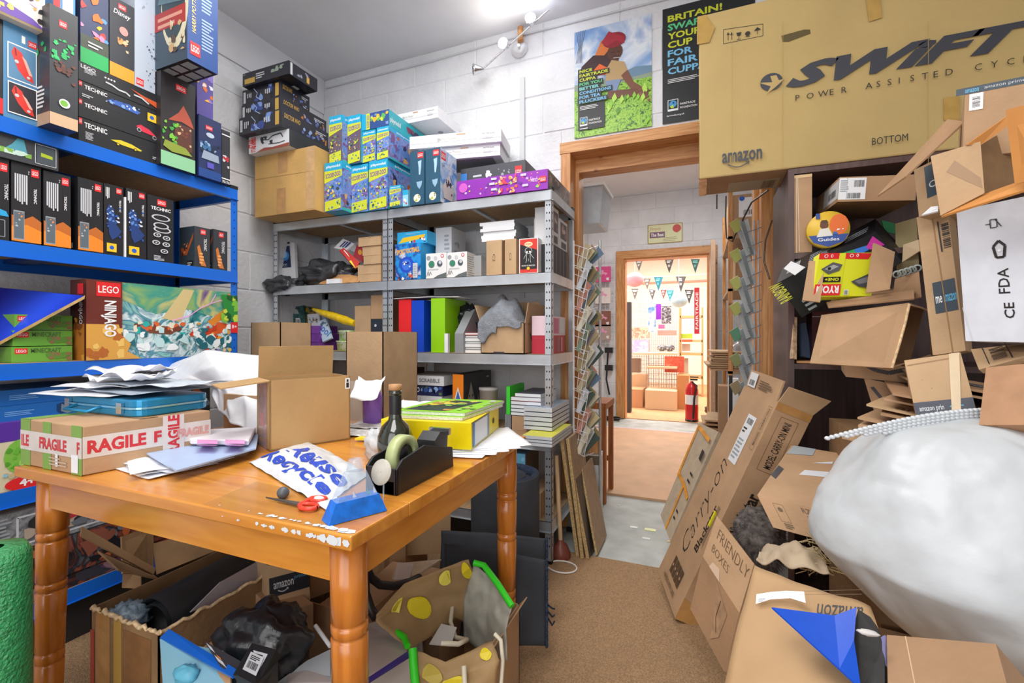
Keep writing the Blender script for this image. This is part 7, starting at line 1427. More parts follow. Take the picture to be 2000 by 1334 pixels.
# ---- blue tin case
TB = mat('blue_tin', '#2a8fc0', .25, .35, var=.03)
z = .868; r = empty('tin_case', (-1.51, .83, z), 'light blue metal tin case with handle lying on the fragile carton', 'case')
def rr(x0, x1, y0, y1, r_, n=6):
    o = []
    for cx, cy, a0 in ((x1 - r_, y0 + r_, -90), (x1 - r_, y1 - r_, 0), (x0 + r_, y1 - r_, 90), (x0 + r_, y0 + r_, 180)):
        for i in range(n): q = radians(a0 + 90 * i / (n - 1)); o.append((cx + r_ * cos(q), cy + r_ * sin(q)))
    return o
for nm, z0, z1, g in (('base', z, z + .02, 0), ('lid', z + .024, z + .044, 0)):
    pts = rr(-1.69, -1.335, .73, .925, .035); mb = MB(); mb.slab([(x, y, z0) for x, y in pts], (0, 0, z1 - z0), TB); mb.build(nm, r, bevel=.004)
pts = rr(-1.692, -1.333, .728, .927, .036); mb = MB(); mb.slab([(x, y, z + .0195) for x, y in pts], (0, 0, .005), mat('tin_rim', '#9fd4ea', .2, .6, var=0)); mb.build('rim', r)
mb = MB(); mb.tube([(-1.60, .728, z + .02), (-1.60, .70, z + .012), (-1.49, .70, z + .012), (-1.49, .728, z + .02)], .004, TB, 8); mb.build('handle', r)
for x in (-1.65, -1.41): MB().box(x, x + .022, .722, .729, z + .008, z + .036, CHR).build('clasp', r)
# papers on the tin
def psheet(name, label, c, w_, d_, rz, z, curl, seed, m=WH, cat='paper', group=None, th=.0012, tilt=0):
    cr, sr = cos(radians(rz)), sin(radians(rz))
    def g(u, v):
        a, b = (u - .5) * w_, (v - .5) * d_
        return V((c[0] + a * cr - b * sr, c[1] + a * sr + b * cr, z + .002 + curl * (abs(noise.noise(V((u * 2.2 + seed, v * 2.2, seed)))) + .7 * max(0, abs(u - .5) * 2 - .6)) + tilt * (v - .5)))
    mb = MB(); mb.sheet(g, 14, 12, m); o = mb.build(name); s_ = o.modifiers.new('s', 'SOLIDIFY'); s_.thickness = th; s_.offset = 1; tag(o, label, cat, group); return o
LBp = ['flat envelope lowest on the blue tin', 'grey printed magazine on the blue tin', 'white folded letter on the blue tin', 'silvery plastic envelope on the blue tin', 'crumpled white invoice on the blue tin', 'torn white wrapper on the blue tin', 'topmost curled white sheet on the blue tin']
for i, (x, y, w_, d_, rz, cu, c) in enumerate(((-1.60, .80, .30, .20, 8, .008, '#dcdde2'), (-1.52, .86, .32, .22, -5, .006, '#9aa6b4'), (-1.62, .84, .24, .18, 22, .02, '#e8e9ee'), (-1.46, .88, .30, .18, 3, .012, '#c3ccd6'), (-1.63, .86, .20, .16, -14, .035, '#eceef2'), (-1.52, .84, .14, .14, 40, .045, '#e6e7ee'), (-1.66, .90, .2, .14, 10, .05, '#dfe0ea'))):
    psheet('paper_sheet', LBp[i], (x, y), w_, d_, rz, .913 + .007 * i, cu, i + 1, mat('sheet_' + c.lstrip('#'), c, .5, var=.03), group='papers on the blue tin')
# ---- draped white sheet
ctl = [[(262, 748, 1.92), (330, 714, 1.92), (398, 685, 1.88), (462, 690, 1.82), (540, 700, 1.75)],
       [(330, 752, 1.80), (372, 735, 1.78), (420, 715, 1.72), (472, 725, 1.66), (535, 740, 1.60)],
       [(420, 748, 1.74), (432, 760, 1.66), (448, 772, 1.58), (480, 780, 1.52), (528, 790, 1.48)],
       [(415, 770, 1.70), (428, 800, 1.60), (450, 826, 1.50), (478, 838, 1.45), (520, 852, 1.40)]]
def lerp_ctl(u, v):
    n, m_ = len(ctl[0]) - 1, len(ctl) - 1; a = min(int(u * n), n - 1); b = min(int(v * m_), m_ - 1); fu, fv = u * n - a, v * m_ - b
    fu2, fv2 = fu * fu * (3 - 2 * fu) * .5 + fu * .5, fv * fv * (3 - 2 * fv) * .5 + fv * .5
    P = lambda j, i: at(*ctl[j][i])
    return P(b, a).lerp(P(b, a + 1), fu2).lerp(P(b + 1, a).lerp(P(b + 1, a + 1), fu2), fv2) + V((0, 0, .008 * noise.noise(V((u * 6, v * 6, 2))))) + FW * .012 * noise.noise(V((u * 5, v * 5, 7)))
mb = MB(); mb.sheet(lerp_ctl, 40, 32, mat('white_polythene', '#e4e6ea', .35, var=.02, bump=.35, bscale=12)); o = mb.build('wrapping_sheet'); s_ = o.modifiers.new('s', 'SOLIDIFY'); s_.thickness = .002
tag(o, 'large white wrapping sheet draped behind the open carton on the table', 'wrapping sheet')
tbox('cardboard_box', 'tan carton corner showing beneath the draped white sheet', 'cardboard box', Box((-1.50, 1.08, TZ + .001), (.30, 0, 0), (0, 0, .13), (0, .26, 0)), K)
# ---- open kraft carton on the table
u = V((.102, .21, 0)); wv = V((-.21, .102, 0)).normalized() * .14; O = V((-1.131, .951, TZ + .001))
def p(f): f.r(.93, .8, .995, .97, WH); f.r(.945, .82, .98, .9, INK); f.r(.95, .91, .975, .95, INK)
KF = mat('cardboard_front', '#b99564', .75, var=.04, scale=5, bump=.1, bscale=100)
carton('cardboard_box', 'open kraft carton standing in the middle of the packing table', Box(O, u, (0, 0, .20), wv), KF, [('k', .095, 84), ('l', .12, 186)], prints={'f': p, 'l': lambda f: (f.r(.15, .0, .8, 1, mat('tape_lilac', '#b79a94', .2, var=.06, spec=.8)), f.r(.3, .3, .6, .5, hx('#c98a8a')))})
# tall cartons standing on the floor between table and shelving
carton('cardboard_box', 'tall kraft carton standing behind the table, left, before the corner shelving', Box(onY(490, 630, 1.72) * 1.0 - V((0, 0, onY(490, 630, 1.72).z)), (.21, 0, 0), (0, 0, onY(490, 630, 1.72).z), (0, .2, 0)), K3, [])
a = onY(676, 648, 1.62); b = onY(748, 648, 1.62)
mb_ = Box((a.x, 1.62, 0), (b.x - a.x, 0, 0), (0, 0, a.z), (0, .26, 0))
carton('cardboard_box', 'tall kraft carton with clear tape standing behind the table, right', mb_, K3, [('f', .05, 86)] if 0 else [], prints={'r': lambda f: f.r(.2, .35, 1, .62, mat('tape_film2', '#c2a888', .12, var=.05, spec=.9))})
# purple wrap and white paper behind the open carton
mb = MB(); mb.lathe(onZ(692, 842, TZ + .001) + V((-.02, .12, 0)), [(.001, 0), (.034, 0), (.036, .1), (.03, .12), (.001, .12)], mat('lilac_pack', '#8f63c4', .3, var=.06), 20); tag(mb.build('wrapped_tub'), 'lilac wrapped tub behind the open carton', 'tub')
psheet('paper_sheet', 'white paper curling up right of the open carton', (-1.10, 1.33), .10, .09, 20, TZ + .13, .03, 9, tilt=.06)
# newspapers and bits behind the bottle
for i, (px, py, l) in enumerate(((735, 834, 'printed newspaper sheet left of the dark bottle'), (722, 846, 'lower newspaper sheet under the frosted wrap'))):
    q = onZ(px, py, TZ); psheet('newspaper', l, (q.x, q.y), .17, .13, 12 + 14 * i, TZ + .004 * (1 - i), .01, 3 + i, mat('newsprint', '#c8c6c4', .8, var=.14, scale=60))
q = onZ(705, 863, TZ); tbox('sticky_notes', 'small yellow sticky note pad by the carton foot', 'notepad', Box((q.x - .015, q.y - .01, TZ + .006), (.035, .01, 0), (0, 0, .006), (-.006, .03, 0)), hx('#ead22c'))
# ---- papers, folder and pink edged notebook, front left
q = onZ(350, 905, TZ); LBq = ['lowest white envelope of the paper pile by the fragile carton', 'second white envelope of the paper pile', 'third white sheet of the paper pile', 'fourth creased white sheet of the paper pile']
for i, (dx, dy, rz, c) in enumerate(((-.02, -.03, -8, '#dfe2ea'), (-.03, -.015, -20, '#e9ebf0'), (0, -.01, -2, '#d9dce6'), (-.02, -.02, -26, '#eef0f3'))):
    psheet('paper_sheet', LBq[i], (q.x + dx, q.y + dy), .24, .15, rz, TZ + .004 * i, .006, 20 + i, mat('sheet_' + c.lstrip('#'), c, .6, var=.02), group='paper pile on the table front')
LBm = mat('folder_pale_blue', '#a9bfe0', .4, var=.02)
def zq(px, py, z): return onZ(px, py, z)
mb = MB(); P = [zq(345, 922, TZ + .024), zq(500, 878, TZ + .024), zq(505, 850, TZ + .024), zq(280, 884, TZ + .024)]; mb.slab(P, (0, 0, .004), LBm); tag(mb.build('document_folder'), 'pale blue document folder on the paper pile', 'folder')
mb = MB(); P = [zq(372, 868, TZ + .034), zq(486, 870, TZ + .034), zq(500, 842, TZ + .034), zq(360, 850, TZ + .034)]; mb.slab(P, (0, 0, .014), mat('notebook_white', '#e9e6ee', .5, var=.02)); o = mb.build('notebook', bevel=.003); tag(o, 'white notebook with pink elastic corners on the pale blue folder', 'notebook')
PK = mat('pink_strap', '#e39ad4', .35, var=.03)
for a, b in ((385, 425), (440, 478)):
    s = MB(); s.slab([zq(a, 866, TZ + .0485), zq(b, 867, TZ + .0485), zq(b, 860, TZ + .0485), zq(a, 859, TZ + .0485)], (0, 0, .001), PK); s.build('pink_corner', o)
    s = MB(); s.slab([zq(a, 868.5, TZ + .0485), zq(b, 869.5, TZ + .0485), zq((a + b) / 2 + 8, 872, TZ + .026), zq((a + b) / 2 - 8, 871.5, TZ + .026)], V((.001, -.003, 0)), PK); s.build('pink_corner', o)
# ---- white mailing bag with blue letters
WBm = mat('white_mailer', '#d9dcdf', .3, var=.03, bump=.4, bscale=18, spec=.6); BLT = hx('#2448b8')
qa, qb_, qc, qd = onZ(486, 905, TZ), onZ(630, 994, TZ), onZ(720, 930, TZ), onZ(600, 866, TZ)
def g(u, v):
    p_ = qa.lerp(qb_, u).lerp(qd.lerp(qc, u), v); k = sin(pi * u) * sin(pi * v); return V((p_.x, p_.y, TZ + .003 + .036 * k ** .6 * (.8 + .4 * noise.noise(V((u * 3, v * 3, 4)))) + .007 * abs(noise.noise(V((u * 7, v * 6, 1))))))
mb = MB(); mb.sheet(g, 36, 28, WBm); r = mb.build('mailing_bag'); tag(r, 'crumpled white plastic mailing bag printed Reuse Recycle in blue', 'bag')
def on_sheet(txt, u0, u1, v0, v1, bold=.03):
    vs_, fs, tw, thh = glyphs(txt, bold, .2); mb = MB(); mb.add([g(min(.99, max(.01, u0 + (u1 - u0) * x / tw)), min(.99, max(.01, v0 + (v1 - v0) * y / thh))) + V((0, -.0004, .0016)) for x, y in vs_], fs, BLT); return mb
on_sheet('Reuse', .24, .98, .36, .66).build('lettering', r); on_sheet('Recycle', .05, .96, .06, .32).build('lettering', r)
# ---- bottle
GLD = mat('bottle_glass', '#23281a', .06, var=0, spec=.8, coat=.5); q = at(772, 900, 1.21); q = V((q.x, q.y, TZ + .001)); r = empty('bottle', q, 'round bodied dark green bottle with a wooden topped cork', 'bottle')
mb = MB(); mb.lathe(q, [(r_ * .82, z_ * 1.23) for r_, z_ in [(.001, 0), (.042, 0), (.052, .012), (.057, .035), (.055, .055), (.042, .075), (.022, .088), (.0185, .10), (.0185, .14), (.021, .142), (.021, .15), (.001, .15)]], GLD, 32); mb.build('body', r)
mb = MB(); mb.lathe(q, [(r_ * .82, z_ * 1.23) for r_, z_ in [(.0195, .10), (.0195, .138), (.0188, .14)]], hx('#17181b'), 24); mb.build('neck_sleeve', r)
mb = MB(); mb.lathe(q, [(r_ * .82, z_ * 1.23) for r_, z_ in [(.001, .15), (.017, .15), (.021, .152), (.021, .163), (.001, .164)]], hx('#b98a5c'), 20); mb.build('cork', r)
q2 = onZ(728, 900, TZ); mb = MB(); mb.blob((q2.x, q2.y + .02, TZ + .038), (.036, .03, .042), mat('frosted_wrap', '#d9dde0', .25, alpha=.65, var=.05, bump=.5, bscale=20), .4, 2.4, 5, 26, 18, flat=TZ + .001); tag(mb.build('plastic_wrap'), 'frosted crumpled plastic wrap in front of the bottle', 'packing')
AC = mat('acrylic', '#e8ebee', .05, alpha=.28, var=0, spec=.9); a = onY(732, 800, 1.5); b = onY(762, 800, 1.5)
mb = MB(); mb.box(a.x, b.x, 1.36, 1.363, TZ + .001, TZ + .16, AC); mb.box(a.x, b.x, 1.33, 1.36, TZ + .001, TZ + .006, AC); tag(mb.build('display_stand'), 'small clear acrylic display stand behind the bottle', 'stand')
# ---- tape dispenser
BP = mat('dispenser_black', '#1d1e21', .35, var=.03); r = empty('tape_dispenser', (-.62, .89, TZ), 'heavy black desk tape dispenser loaded with a pale green roll', 'tape dispenser')
y0, y1, xa, xb = .785, 1.0, -.655, -.575
mb = MB(); side = [(y0, TZ), (y1 + .02, TZ), (y1 + .015, TZ + .05), (y1 - .05, TZ + .066), (y1 - .11, TZ + .082), (y0 + .02, TZ + .07), (y0, TZ + .055)]
for x in (xa, xb - .006): mb.slab([(x, y, z) for y, z in side], (.006, 0, 0), BP)
mb.slab([(xa + .006, y, z) for y, z in [(y0, TZ), (y1 + .02, TZ), (y1 + .015, TZ + .03), (y0, TZ + .03)]], (xb - xa - .012, 0, 0), BP)
mb.box(xa, xb, y0, y0 + .006, TZ, TZ + .055, BP); mb.build('body', r, bevel=.002)
cR = V(((xa + xb) / 2 - .012, y0 + .075, TZ + .062)); mb = MB(); mb.lathe(cR, [(.028, 0), (.046, 0), (.046, .024), (.028, .024), (.028, 0)], mat('green_tape', '#b9c48a', .3, var=.03), 34, V((1, 0, 0))); mb.build('tape_roll', r)
mb = MB(); mb.lathe(cR + V((.002, 0, 0)), [(.001, 0), (.024, 0), (.024, .02), (.001, .02)], BP, 24, V((1, 0, 0))); mb.build('hub', r)
mb = MB(); mb.slab([(xa + .012, y, z) for y, z in [(y1 - .045, TZ + .04), (y1 + .018, TZ + .04), (y1 + .022, TZ + .085), (y1 - .015, TZ + .092), (y1 - .04, TZ + .075)]], (.05, 0, 0), BP); mb.box(xa + .01, xb - .012, y1 + .016, y1 + .026, TZ + .078, TZ + .094, CHR); mb.build('cutter_head', r)
# ---- blue liquid motion bottle
GLs = mat('clear_acrylic', '#c4dcf0', .04, var=0, alpha=.3, spec=.9); LQ = mat('blue_liquid', '#0f6fd8', .08, var=.12, scale=60)
A = V((-.592, .617, TZ + .001)); B = V((-.545, .712, TZ + .001)); e = (B - A); n = V((-e.y, e.x, 0)).normalized() * .035
r = empty('liquid_toy', (A + B) / 2, 'tent shaped clear bottle half filled with blue liquid and tiny sailing boats', 'ornament')
def tent(h0, h1, w0, w1, s, m):
    mb = MB(); P = []
    for h, w_ in ((h0, w0), (h1, w1)):
        i0, i1 = A.lerp(B, .5 - w_ / 2), A.lerp(B, .5 + w_ / 2); t = s * (1 - .55 * h / .085); nn = n * t
        P += [i0 + V((0, 0, h)) + n * .5 - nn * .5, i1 + V((0, 0, h)) + n * .5 - nn * .5, i1 + V((0, 0, h)) + n * .5 + nn * .5, i0 + V((0, 0, h)) + n * .5 + nn * .5]
    mb.hexa(P, m); return mb
tent(.0, .082, 1.0, .34, 1.0, GLs).build('case', r, bevel=.002); tent(.0, .034, 1.02, .76, 1.04, LQ).build('liquid', r)
cc = (A + B) / 2 + n * .5; mb = MB(); mb.lathe(cc + V((0, 0, .083)), [(.001, 0), (.016, 0), (.013, .008), (.012, .02), (.001, .02)], GLs, 20); mb.build('neck', r)
for t, c in ((.45, '#e8442c'), (.7, '#2fb0a8'), (.82, '#d83a3a')):
    p_ = A.lerp(B, t) + n * .4 + V((0, 0, .024)); mb = MB(); u_ = e.normalized(); mb.slab([p_ - u_ * .012, p_ + u_ * .012, p_ + u_ * .008 - V((0, 0, .004)), p_ - u_ * .008 - V((0, 0, .004))], n * .2, hx(c)); mb.slab([p_, p_ + u_ * .01 + V((0, 0, .003)), p_ + V((0, 0, .022))], n * .03, hx('#f2f2f0') if t != .7 else hx(c)); mb.build('boat', r)
q = at(745, 922, .87); mb = MB(); mb.lathe(q, [(.001, 0), (.024, 0), (.024, .0015), (.001, .0015)], mat('disc_film', '#d9d5c8', .4, var=.04, alpha=.6), 26, V((-.1, -.95, .3))); mb.tube([q + V((.005, 0, -.022)), V((q.x + .004, q.y, TZ + .002))], .0016, GLs, 6); tag(mb.build('sample_disc'), 'translucent white disc on a thin stem beside the blue liquid bottle', 'disc')
# ---- scissors
RS = mat('scissor_red', '#e0432f', .3, var=0); z = TZ + .004
r = empty('scissors', onZ(590, 985, z), 'red handled scissors with dark blades at the table front edge', 'scissors')
mb = MB(); mb.slab([onZ(519, 973, z), onZ(588, 990, z), onZ(592, 984, z)], (0, 0, .003), hx('#4a4644')); mb.build('blade', r)
for cx, cy, rx, ry in ((603, 992, .018, .012), (622, 978, .016, .011)):
    c = onZ(cx, cy, z); pts = [c + V((rx * cos(q / 14 * 2 * pi), ry * sin(q / 14 * 2 * pi), .003)) for q in range(15)]; mb = MB(); mb.tube(pts, .0042, RS, 8, cap=False); mb.tube([c + V((-rx, 0, .003)), onZ(585, 987, z)], .005, RS, 8); mb.build('handle', r)
mb = MB(); mb.blob(onZ(553, 974, TZ) + V((0, 0, .012)), (.012, .012, .012), mat('grey_plastic', '#55585e', .4, var=0), 0, 1, 0, 18, 12); tag(mb.build('knob'), 'small round grey plastic knob beside the scissors', 'knob')
mb = MB(); mb.slab([onZ(614, 982, z), onZ(652, 1005, z), onZ(668, 985, z), onZ(655, 968, z)], (0, 0, .001), hx('#e9ebee')); tag(mb.build('card'), 'white card corner under the mailing bag by the scissors', 'card')
# ---- yellow lever arch file, magazine, papers
YF_ = mat('file_yellow', '#e6d20c', .3, var=.02); zq_ = TZ + .016
dirU = V((.985, .17, 0)); dirW = V((-.17, .985, 0)); O = V((-.845, 1.078, zq_))
def pr(f): f.r(.04, .06, .60, .94, hx('#7f93a8')); f.r(.10, .08, .52, .92, hx('#dfe2e6')); f.r(.04, .06, .10, .94, hx('#3f7fc0')); f.e(.76, .52, .035, BLK, .13); f.r(0, .96, .6, 1, hx('#6a6420'))
yf = tbox('lever_arch_file', 'bright yellow lever arch file lying on loose papers at the table far corner', 'folder', Box(O, dirU * .27, (0, 0, .075), dirW * .31), YF_, {'r': pr}, bevel=.002)
MG2 = art('magazine_cover', ['#7fae2c', '#d8c83a', '#3c4a2c', '#e9d84a', '#5a7a34'], 18, 3, 1.4)
zm = zq_ + .076
def p(f): f.r(0, 0, 1, 1, hx('#8fd02c')); f.p([(.06, .1), (.68, .08), (.78, .82), (.2, .9)], hx('#2f3a34')); f.blobs(.1, .12, .7, .85, [hx('#d8c03a'), hx('#7fae4a'), hx('#c98a4a'), hx('#e8d85a'), hx('#3c5a34')], 20, 3, .12); f.blobs(.76, .1, .98, .9, [hx('#b8d88a'), hx('#d8b08a'), hx('#5a8a3a')], 12, 4, .08); f.e(.9, .86, .05, W_)
for i in range(2):
    o_ = V((-.83, 1.10, zm + .009 * i)) + dirW * .02 * i
    tbox('magazine', ['lower white edged magazine on the yellow file', 'green covered gardening magazine on the yellow file'][i], 'magazine', Box(o_, dirU * .22 + dirW * -.0, (0, 0, .008), dirW * .27 + dirU * .05), mat('page_edge', '#d9d9cf', .7, var=.08, scale=200), {'t': p} if i else None, mf={'t': hx('#9fd43c')}, group='magazines on the yellow file')
LBs = ['lowest', 'second', 'third', 'fourth', 'uppermost']
for i in range(5):
    psheet('paper_sheet', '%s loose white sheet fanned under the yellow file' % LBs[i], (-.655 + .012 * i, 1.21 + .02 * i), .20, .26, 10 + 7 * i, TZ + .0012 + .0024 * i, .004, 30 + i, WH, group='loose sheets under the yellow file')
psheet('paper_sheet', 'white sheet sticking out over the yellow file left side', (-.87, 1.31), .12, .14, 30, zm + .002, .02, 44, WH)
tb2 = onZ(968, 800, zm + .0)
# ================================================================ below the table
GBW = mat('green_bubble_roll', '#2f9a5c', .2, var=.12, scale=90, bump=.8, bscale=140, spec=.8)
c = at(-18, 1090, 1.0); mb = MB(); mb.lathe((c.x, c.y, 0), [(.001, 0), (.062, 0), (.065, .05), (.064, c.z + .0), (.055, c.z + .02), (.02, c.z + .022)], GBW, 30); tag(mb.build('bubble_wrap_roll'), 'roll of green bubble wrap standing at the left edge before the table leg', 'bubble wrap')
# damaged carton with black roll
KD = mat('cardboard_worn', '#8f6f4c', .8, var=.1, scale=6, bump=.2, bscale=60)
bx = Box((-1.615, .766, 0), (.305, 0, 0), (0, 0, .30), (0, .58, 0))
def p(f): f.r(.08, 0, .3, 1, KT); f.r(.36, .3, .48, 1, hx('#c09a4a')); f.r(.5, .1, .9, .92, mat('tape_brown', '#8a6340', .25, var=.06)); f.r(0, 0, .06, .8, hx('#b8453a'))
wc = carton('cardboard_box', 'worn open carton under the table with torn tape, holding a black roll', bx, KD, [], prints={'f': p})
mb = MB(); rnd = random.Random(8); pts = []
for i in range(30):
    t = i / 29; pts.append(V((-1.615 + .305 * t, .768, .30 + rnd.uniform(-.006, .006))))
mb.tube(pts, [.0055 * rnd.uniform(.6, 1.4) for _ in pts], mat('torn_edge', '#d9bd94', .9, var=.15, scale=90), 6); mb.build('torn_rim', wc)
mb = MB(); pts = [V((-1.31 + rnd.uniform(-.003, .003), .77 + .57 * i / 39, .30 + rnd.uniform(-.005, .005))) for i in range(40)]; mb.tube(pts, .005, mat('torn_edge', '#d9bd94', .9), 6); mb.build('torn_rim', wc)
MBk = mat('black_mat', '#26282c', .55, var=.06, scale=20)
mb = MB(); pts = [V((-1.45, .84, .25)), V((-1.46, 1.34, .27))]
for k in range(2): mb.lathe(pts[0] + V((0, 0, 0)), [(.078 - .02 * k, 0), (.08 - .02 * k, .5), (.074 - .02 * k, .5), (.072 - .02 * k, 0), (.078 - .02 * k, 0)], MBk, 30, (pts[1] - pts[0]).normalized())
tag(mb.build('rolled_mat'), 'rolled black foam mat lying in the worn carton', 'mat')
mb = MB(); mb.blob((-1.53, .815, .265), (.06, .045, .04), mat('clear_bubble_bag', '#8fa6b8', .1, alpha=.7, var=.1, bump=.9, bscale=40, spec=.9), .35, 4, 6, 30, 18); tag(mb.build('plastic_bag'), 'crinkled clear blue plastic bag at the front of the worn carton', 'bag')
panel('cardboard_sheet', 'pale lilac card standing along the side of the black roll', [(372, 1196, 1.32), (560, 1128, 1.62), (556, 1068, 1.66), (430, 1138, 1.40)], mat('lilac_card', '#a39a9c', .6, var=.03), .004)
for pts, l in (([(160, 1028, 1.5), (305, 1110, 1.62), (300, 1122, 1.6), (158, 1046, 1.48)], 'long pale flap edge sticking out behind the left table leg'), ([(192, 1075, 1.52), (300, 1122, 1.62), (310, 1130, 1.5), (232, 1112, 1.42)], 'torn brown flap above the worn carton'), ([(240, 1120, 1.6), (300, 1120, 1.75), (300, 1025, 1.8), (238, 1048, 1.66)], 'dark brown carton side upright behind the worn carton'), ([(306, 1122, 1.75), (430, 1072, 1.95), (425, 1030, 2.0), (298, 1062, 1.8)], 'folded kraft carton side leaning under the table'), ([(238, 1148, 1.62), (275, 1150, 1.62), (275, 1110, 1.66), (240, 1108, 1.66)], 'small kraft flap low behind the worn carton')):
    panel('cardboard_sheet', l, pts, KD, .005)
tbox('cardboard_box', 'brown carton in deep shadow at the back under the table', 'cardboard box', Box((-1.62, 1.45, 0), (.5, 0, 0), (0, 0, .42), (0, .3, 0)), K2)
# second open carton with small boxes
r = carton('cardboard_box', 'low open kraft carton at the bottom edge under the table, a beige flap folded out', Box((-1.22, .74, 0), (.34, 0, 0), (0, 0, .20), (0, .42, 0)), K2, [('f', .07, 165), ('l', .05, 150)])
BB2 = mat('box_royal_blue', '#1462c8', .3, var=.02)
qbox('cardboard_box', 'open box with a bright blue lid edge in the low carton', (322, 1400, .92), (470, 1440, .85), (312, 1248, 1.08), .10, hx('#7fb0c4'), cat='box')
panel('blue_flap', 'bright blue lid flap of the open box in the low carton', [(312, 1246, 1.08), (452, 1322, .93), (470, 1312, .94), (330, 1228, 1.10)], BB2, .006, cat='lid')
panel('cardboard_sheet', 'brown inner side of the blue lidded box', [(330, 1330, 1.02), (450, 1334, .94), (450, 1322, .95), (316, 1250, 1.10)], K2, .003)
def p(f): f.r(.2, .2, .8, .8, hx('#c9cdd2')); f.bar(.28, .28, .72, .5); f.lines(.28, .56, .7, .76, 3, INK)
qbox('cardboard_box', 'black carton end with a barcode label beside the blue lid', (455, 1318, .93), (505, 1334, .89), (492, 1256, 1.0), .02, hx('#1f2023'), {'f': p}, cat='box')
a, b, c_, d_ = at(462, 1318, .92), at(500, 1338, .88), at(543, 1292, .95), at(492, 1256, 1.0)
mb = MB(); mb.slab([a, b, c_, d_], (0, 0, -.10), hx('#1f2023')); o = mb.build('cardboard_box'); tag(o, 'black rectangular carton with worn white edges lying in the low carton', 'box'); f = Face(a, b - a, d_ - a); f.r(.15, .2, .85, .75, hx('#c9cdd2')); f.bar(.25, .3, .75, .5, vert=False); f.lines(.25, .55, .75, .7, 3, INK); f.build(o)
panel('card_strip', 'orange and grey striped label strip beside the blue lid', [(430, 1300, .96), (452, 1318, .94), (478, 1296, .97), (400, 1252, 1.02)], hx('#3a3c44'), .003, cat='label', prints=lambda f: (f.r(.1, .2, .9, .45, LG), f.p([(.5, .5), (.9, .5), (.9, .62), (.5, .6)], ORG), f.r(.0, .65, .5, .9, LG)))
mb = MB(); mb.blob(at(365, 1318, .98), (.03, .02, .018), hx('#5fb0cc'), .3, 3, 2, 18, 12); tag(mb.build('tape_core'), 'small light blue and white tube inside the blue lidded box', 'tube')
bag('plastic_bag', 'glossy black plastic bag bulging beside the black carton under the table', at(520, 1255, 1.12), (.115, .09, .085), mat('black_bag', '#222327', .28, var=.1, bump=.5, bscale=16, spec=.6), .32, 2.2, 11)
def p(f): f.r(0, .3, 1, .72, hx('#20242c')); f.t('amazon', .1, .46, .13, LG, w=.5); f.t('prime', .62, .55, .1, hx('#4f8fb4'), w=.3); smile(f, .2, .42, .25, LG, .003)
qbox('cardboard_box', 'kraft carton with a black tape band under the middle of the table', (528, 1196, 1.42), (606, 1172, 1.50), (524, 1105, 1.44), .15, K3, {'f': p})
qbox('cardboard_box', 'small kraft carton below the black banded one', (545, 1265, 1.36), (612, 1240, 1.44), (545, 1200, 1.36), .2, K, None)
qbox('cardboard_box', 'kraft carton with a printed bottle mark behind the near table leg', (606, 1170, 1.6), (660, 1150, 1.68), (606, 1112, 1.6), .2, K2, None)
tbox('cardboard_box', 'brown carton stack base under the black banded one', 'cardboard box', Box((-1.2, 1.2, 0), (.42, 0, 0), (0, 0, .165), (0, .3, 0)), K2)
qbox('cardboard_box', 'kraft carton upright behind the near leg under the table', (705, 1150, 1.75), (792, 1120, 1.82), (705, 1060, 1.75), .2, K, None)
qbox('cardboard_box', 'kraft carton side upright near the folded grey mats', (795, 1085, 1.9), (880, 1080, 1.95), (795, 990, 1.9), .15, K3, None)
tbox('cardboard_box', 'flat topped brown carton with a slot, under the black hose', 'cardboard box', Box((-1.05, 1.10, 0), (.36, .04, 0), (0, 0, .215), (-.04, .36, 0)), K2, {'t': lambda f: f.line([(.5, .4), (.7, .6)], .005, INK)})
panel('cardboard_sheet', 'white and kraft folded card with violet edges on the slotted carton', [(765, 1128, 1.5), (815, 1122, 1.52), (862, 1092, 1.62), (776, 1100, 1.6)], mat('pale_card', '#d8c4a8', .6, var=.03), .006)
panel('paper_sheet', 'small white folded paper with a notch on the slotted carton', [(768, 1132, 1.48), (800, 1130, 1.5), (808, 1100, 1.54), (778, 1098, 1.56)], hx('#cdbfb4'), .004)
HB_ = mat('black_hose', '#241d1e', .45, var=.03)
mb = MB(); mb.tube([at(716, 1108, 1.32), at(724, 1128, 1.34), at(742, 1142, 1.36), (at(770, 1145, 1.38)), at(800, 1137, 1.4), at(818, 1128, 1.46)], .012, HB_, 10); mb.tube([at(712, 1120, 1.32), at(714, 1160, 1.30), at(724, 1190, 1.30), at(734, 1206, 1.28)], .013, HB_, 10); tag(mb.build('hose'), 'thick black hose curling over the slotted carton', 'hose')
# white rounded lid and white box near the leg
WP = mat('white_plastic_lid', '#bfb6b4', .35, var=.02); VI = hx('#3a2a8a')
O = at(545, 1400, .95)
wbx = qbox('cardboard_box', 'white box with a violet rim and rounded white lid beside the near table leg', (640, 1480, .92), (815, 1390, 1.10), (650, 1330, 1.0), .22, hx('#d3ccc8'), cat='box', W=at(745, 1222, 1.28) - at(700, 1330, 1.0))
P = [at(560, 1334, 1.0), at(700, 1334, .98), at(792, 1278, 1.12), at(796, 1262, 1.16), at(745, 1222, 1.26), at(722, 1222, 1.26), at(560, 1320, 1.04)]
mb = MB(); mb.plate(P, .012, WP); o = mb.build('rounded_lid', wbx, bevel=.004)
mb = MB(); mb.plate([at(640, 1336, .975), at(700, 1345, .97), at(800, 1282, 1.115), at(796, 1272, 1.13), at(700, 1336, .98)], .004, VI); mb.build('violet_rim', wbx)
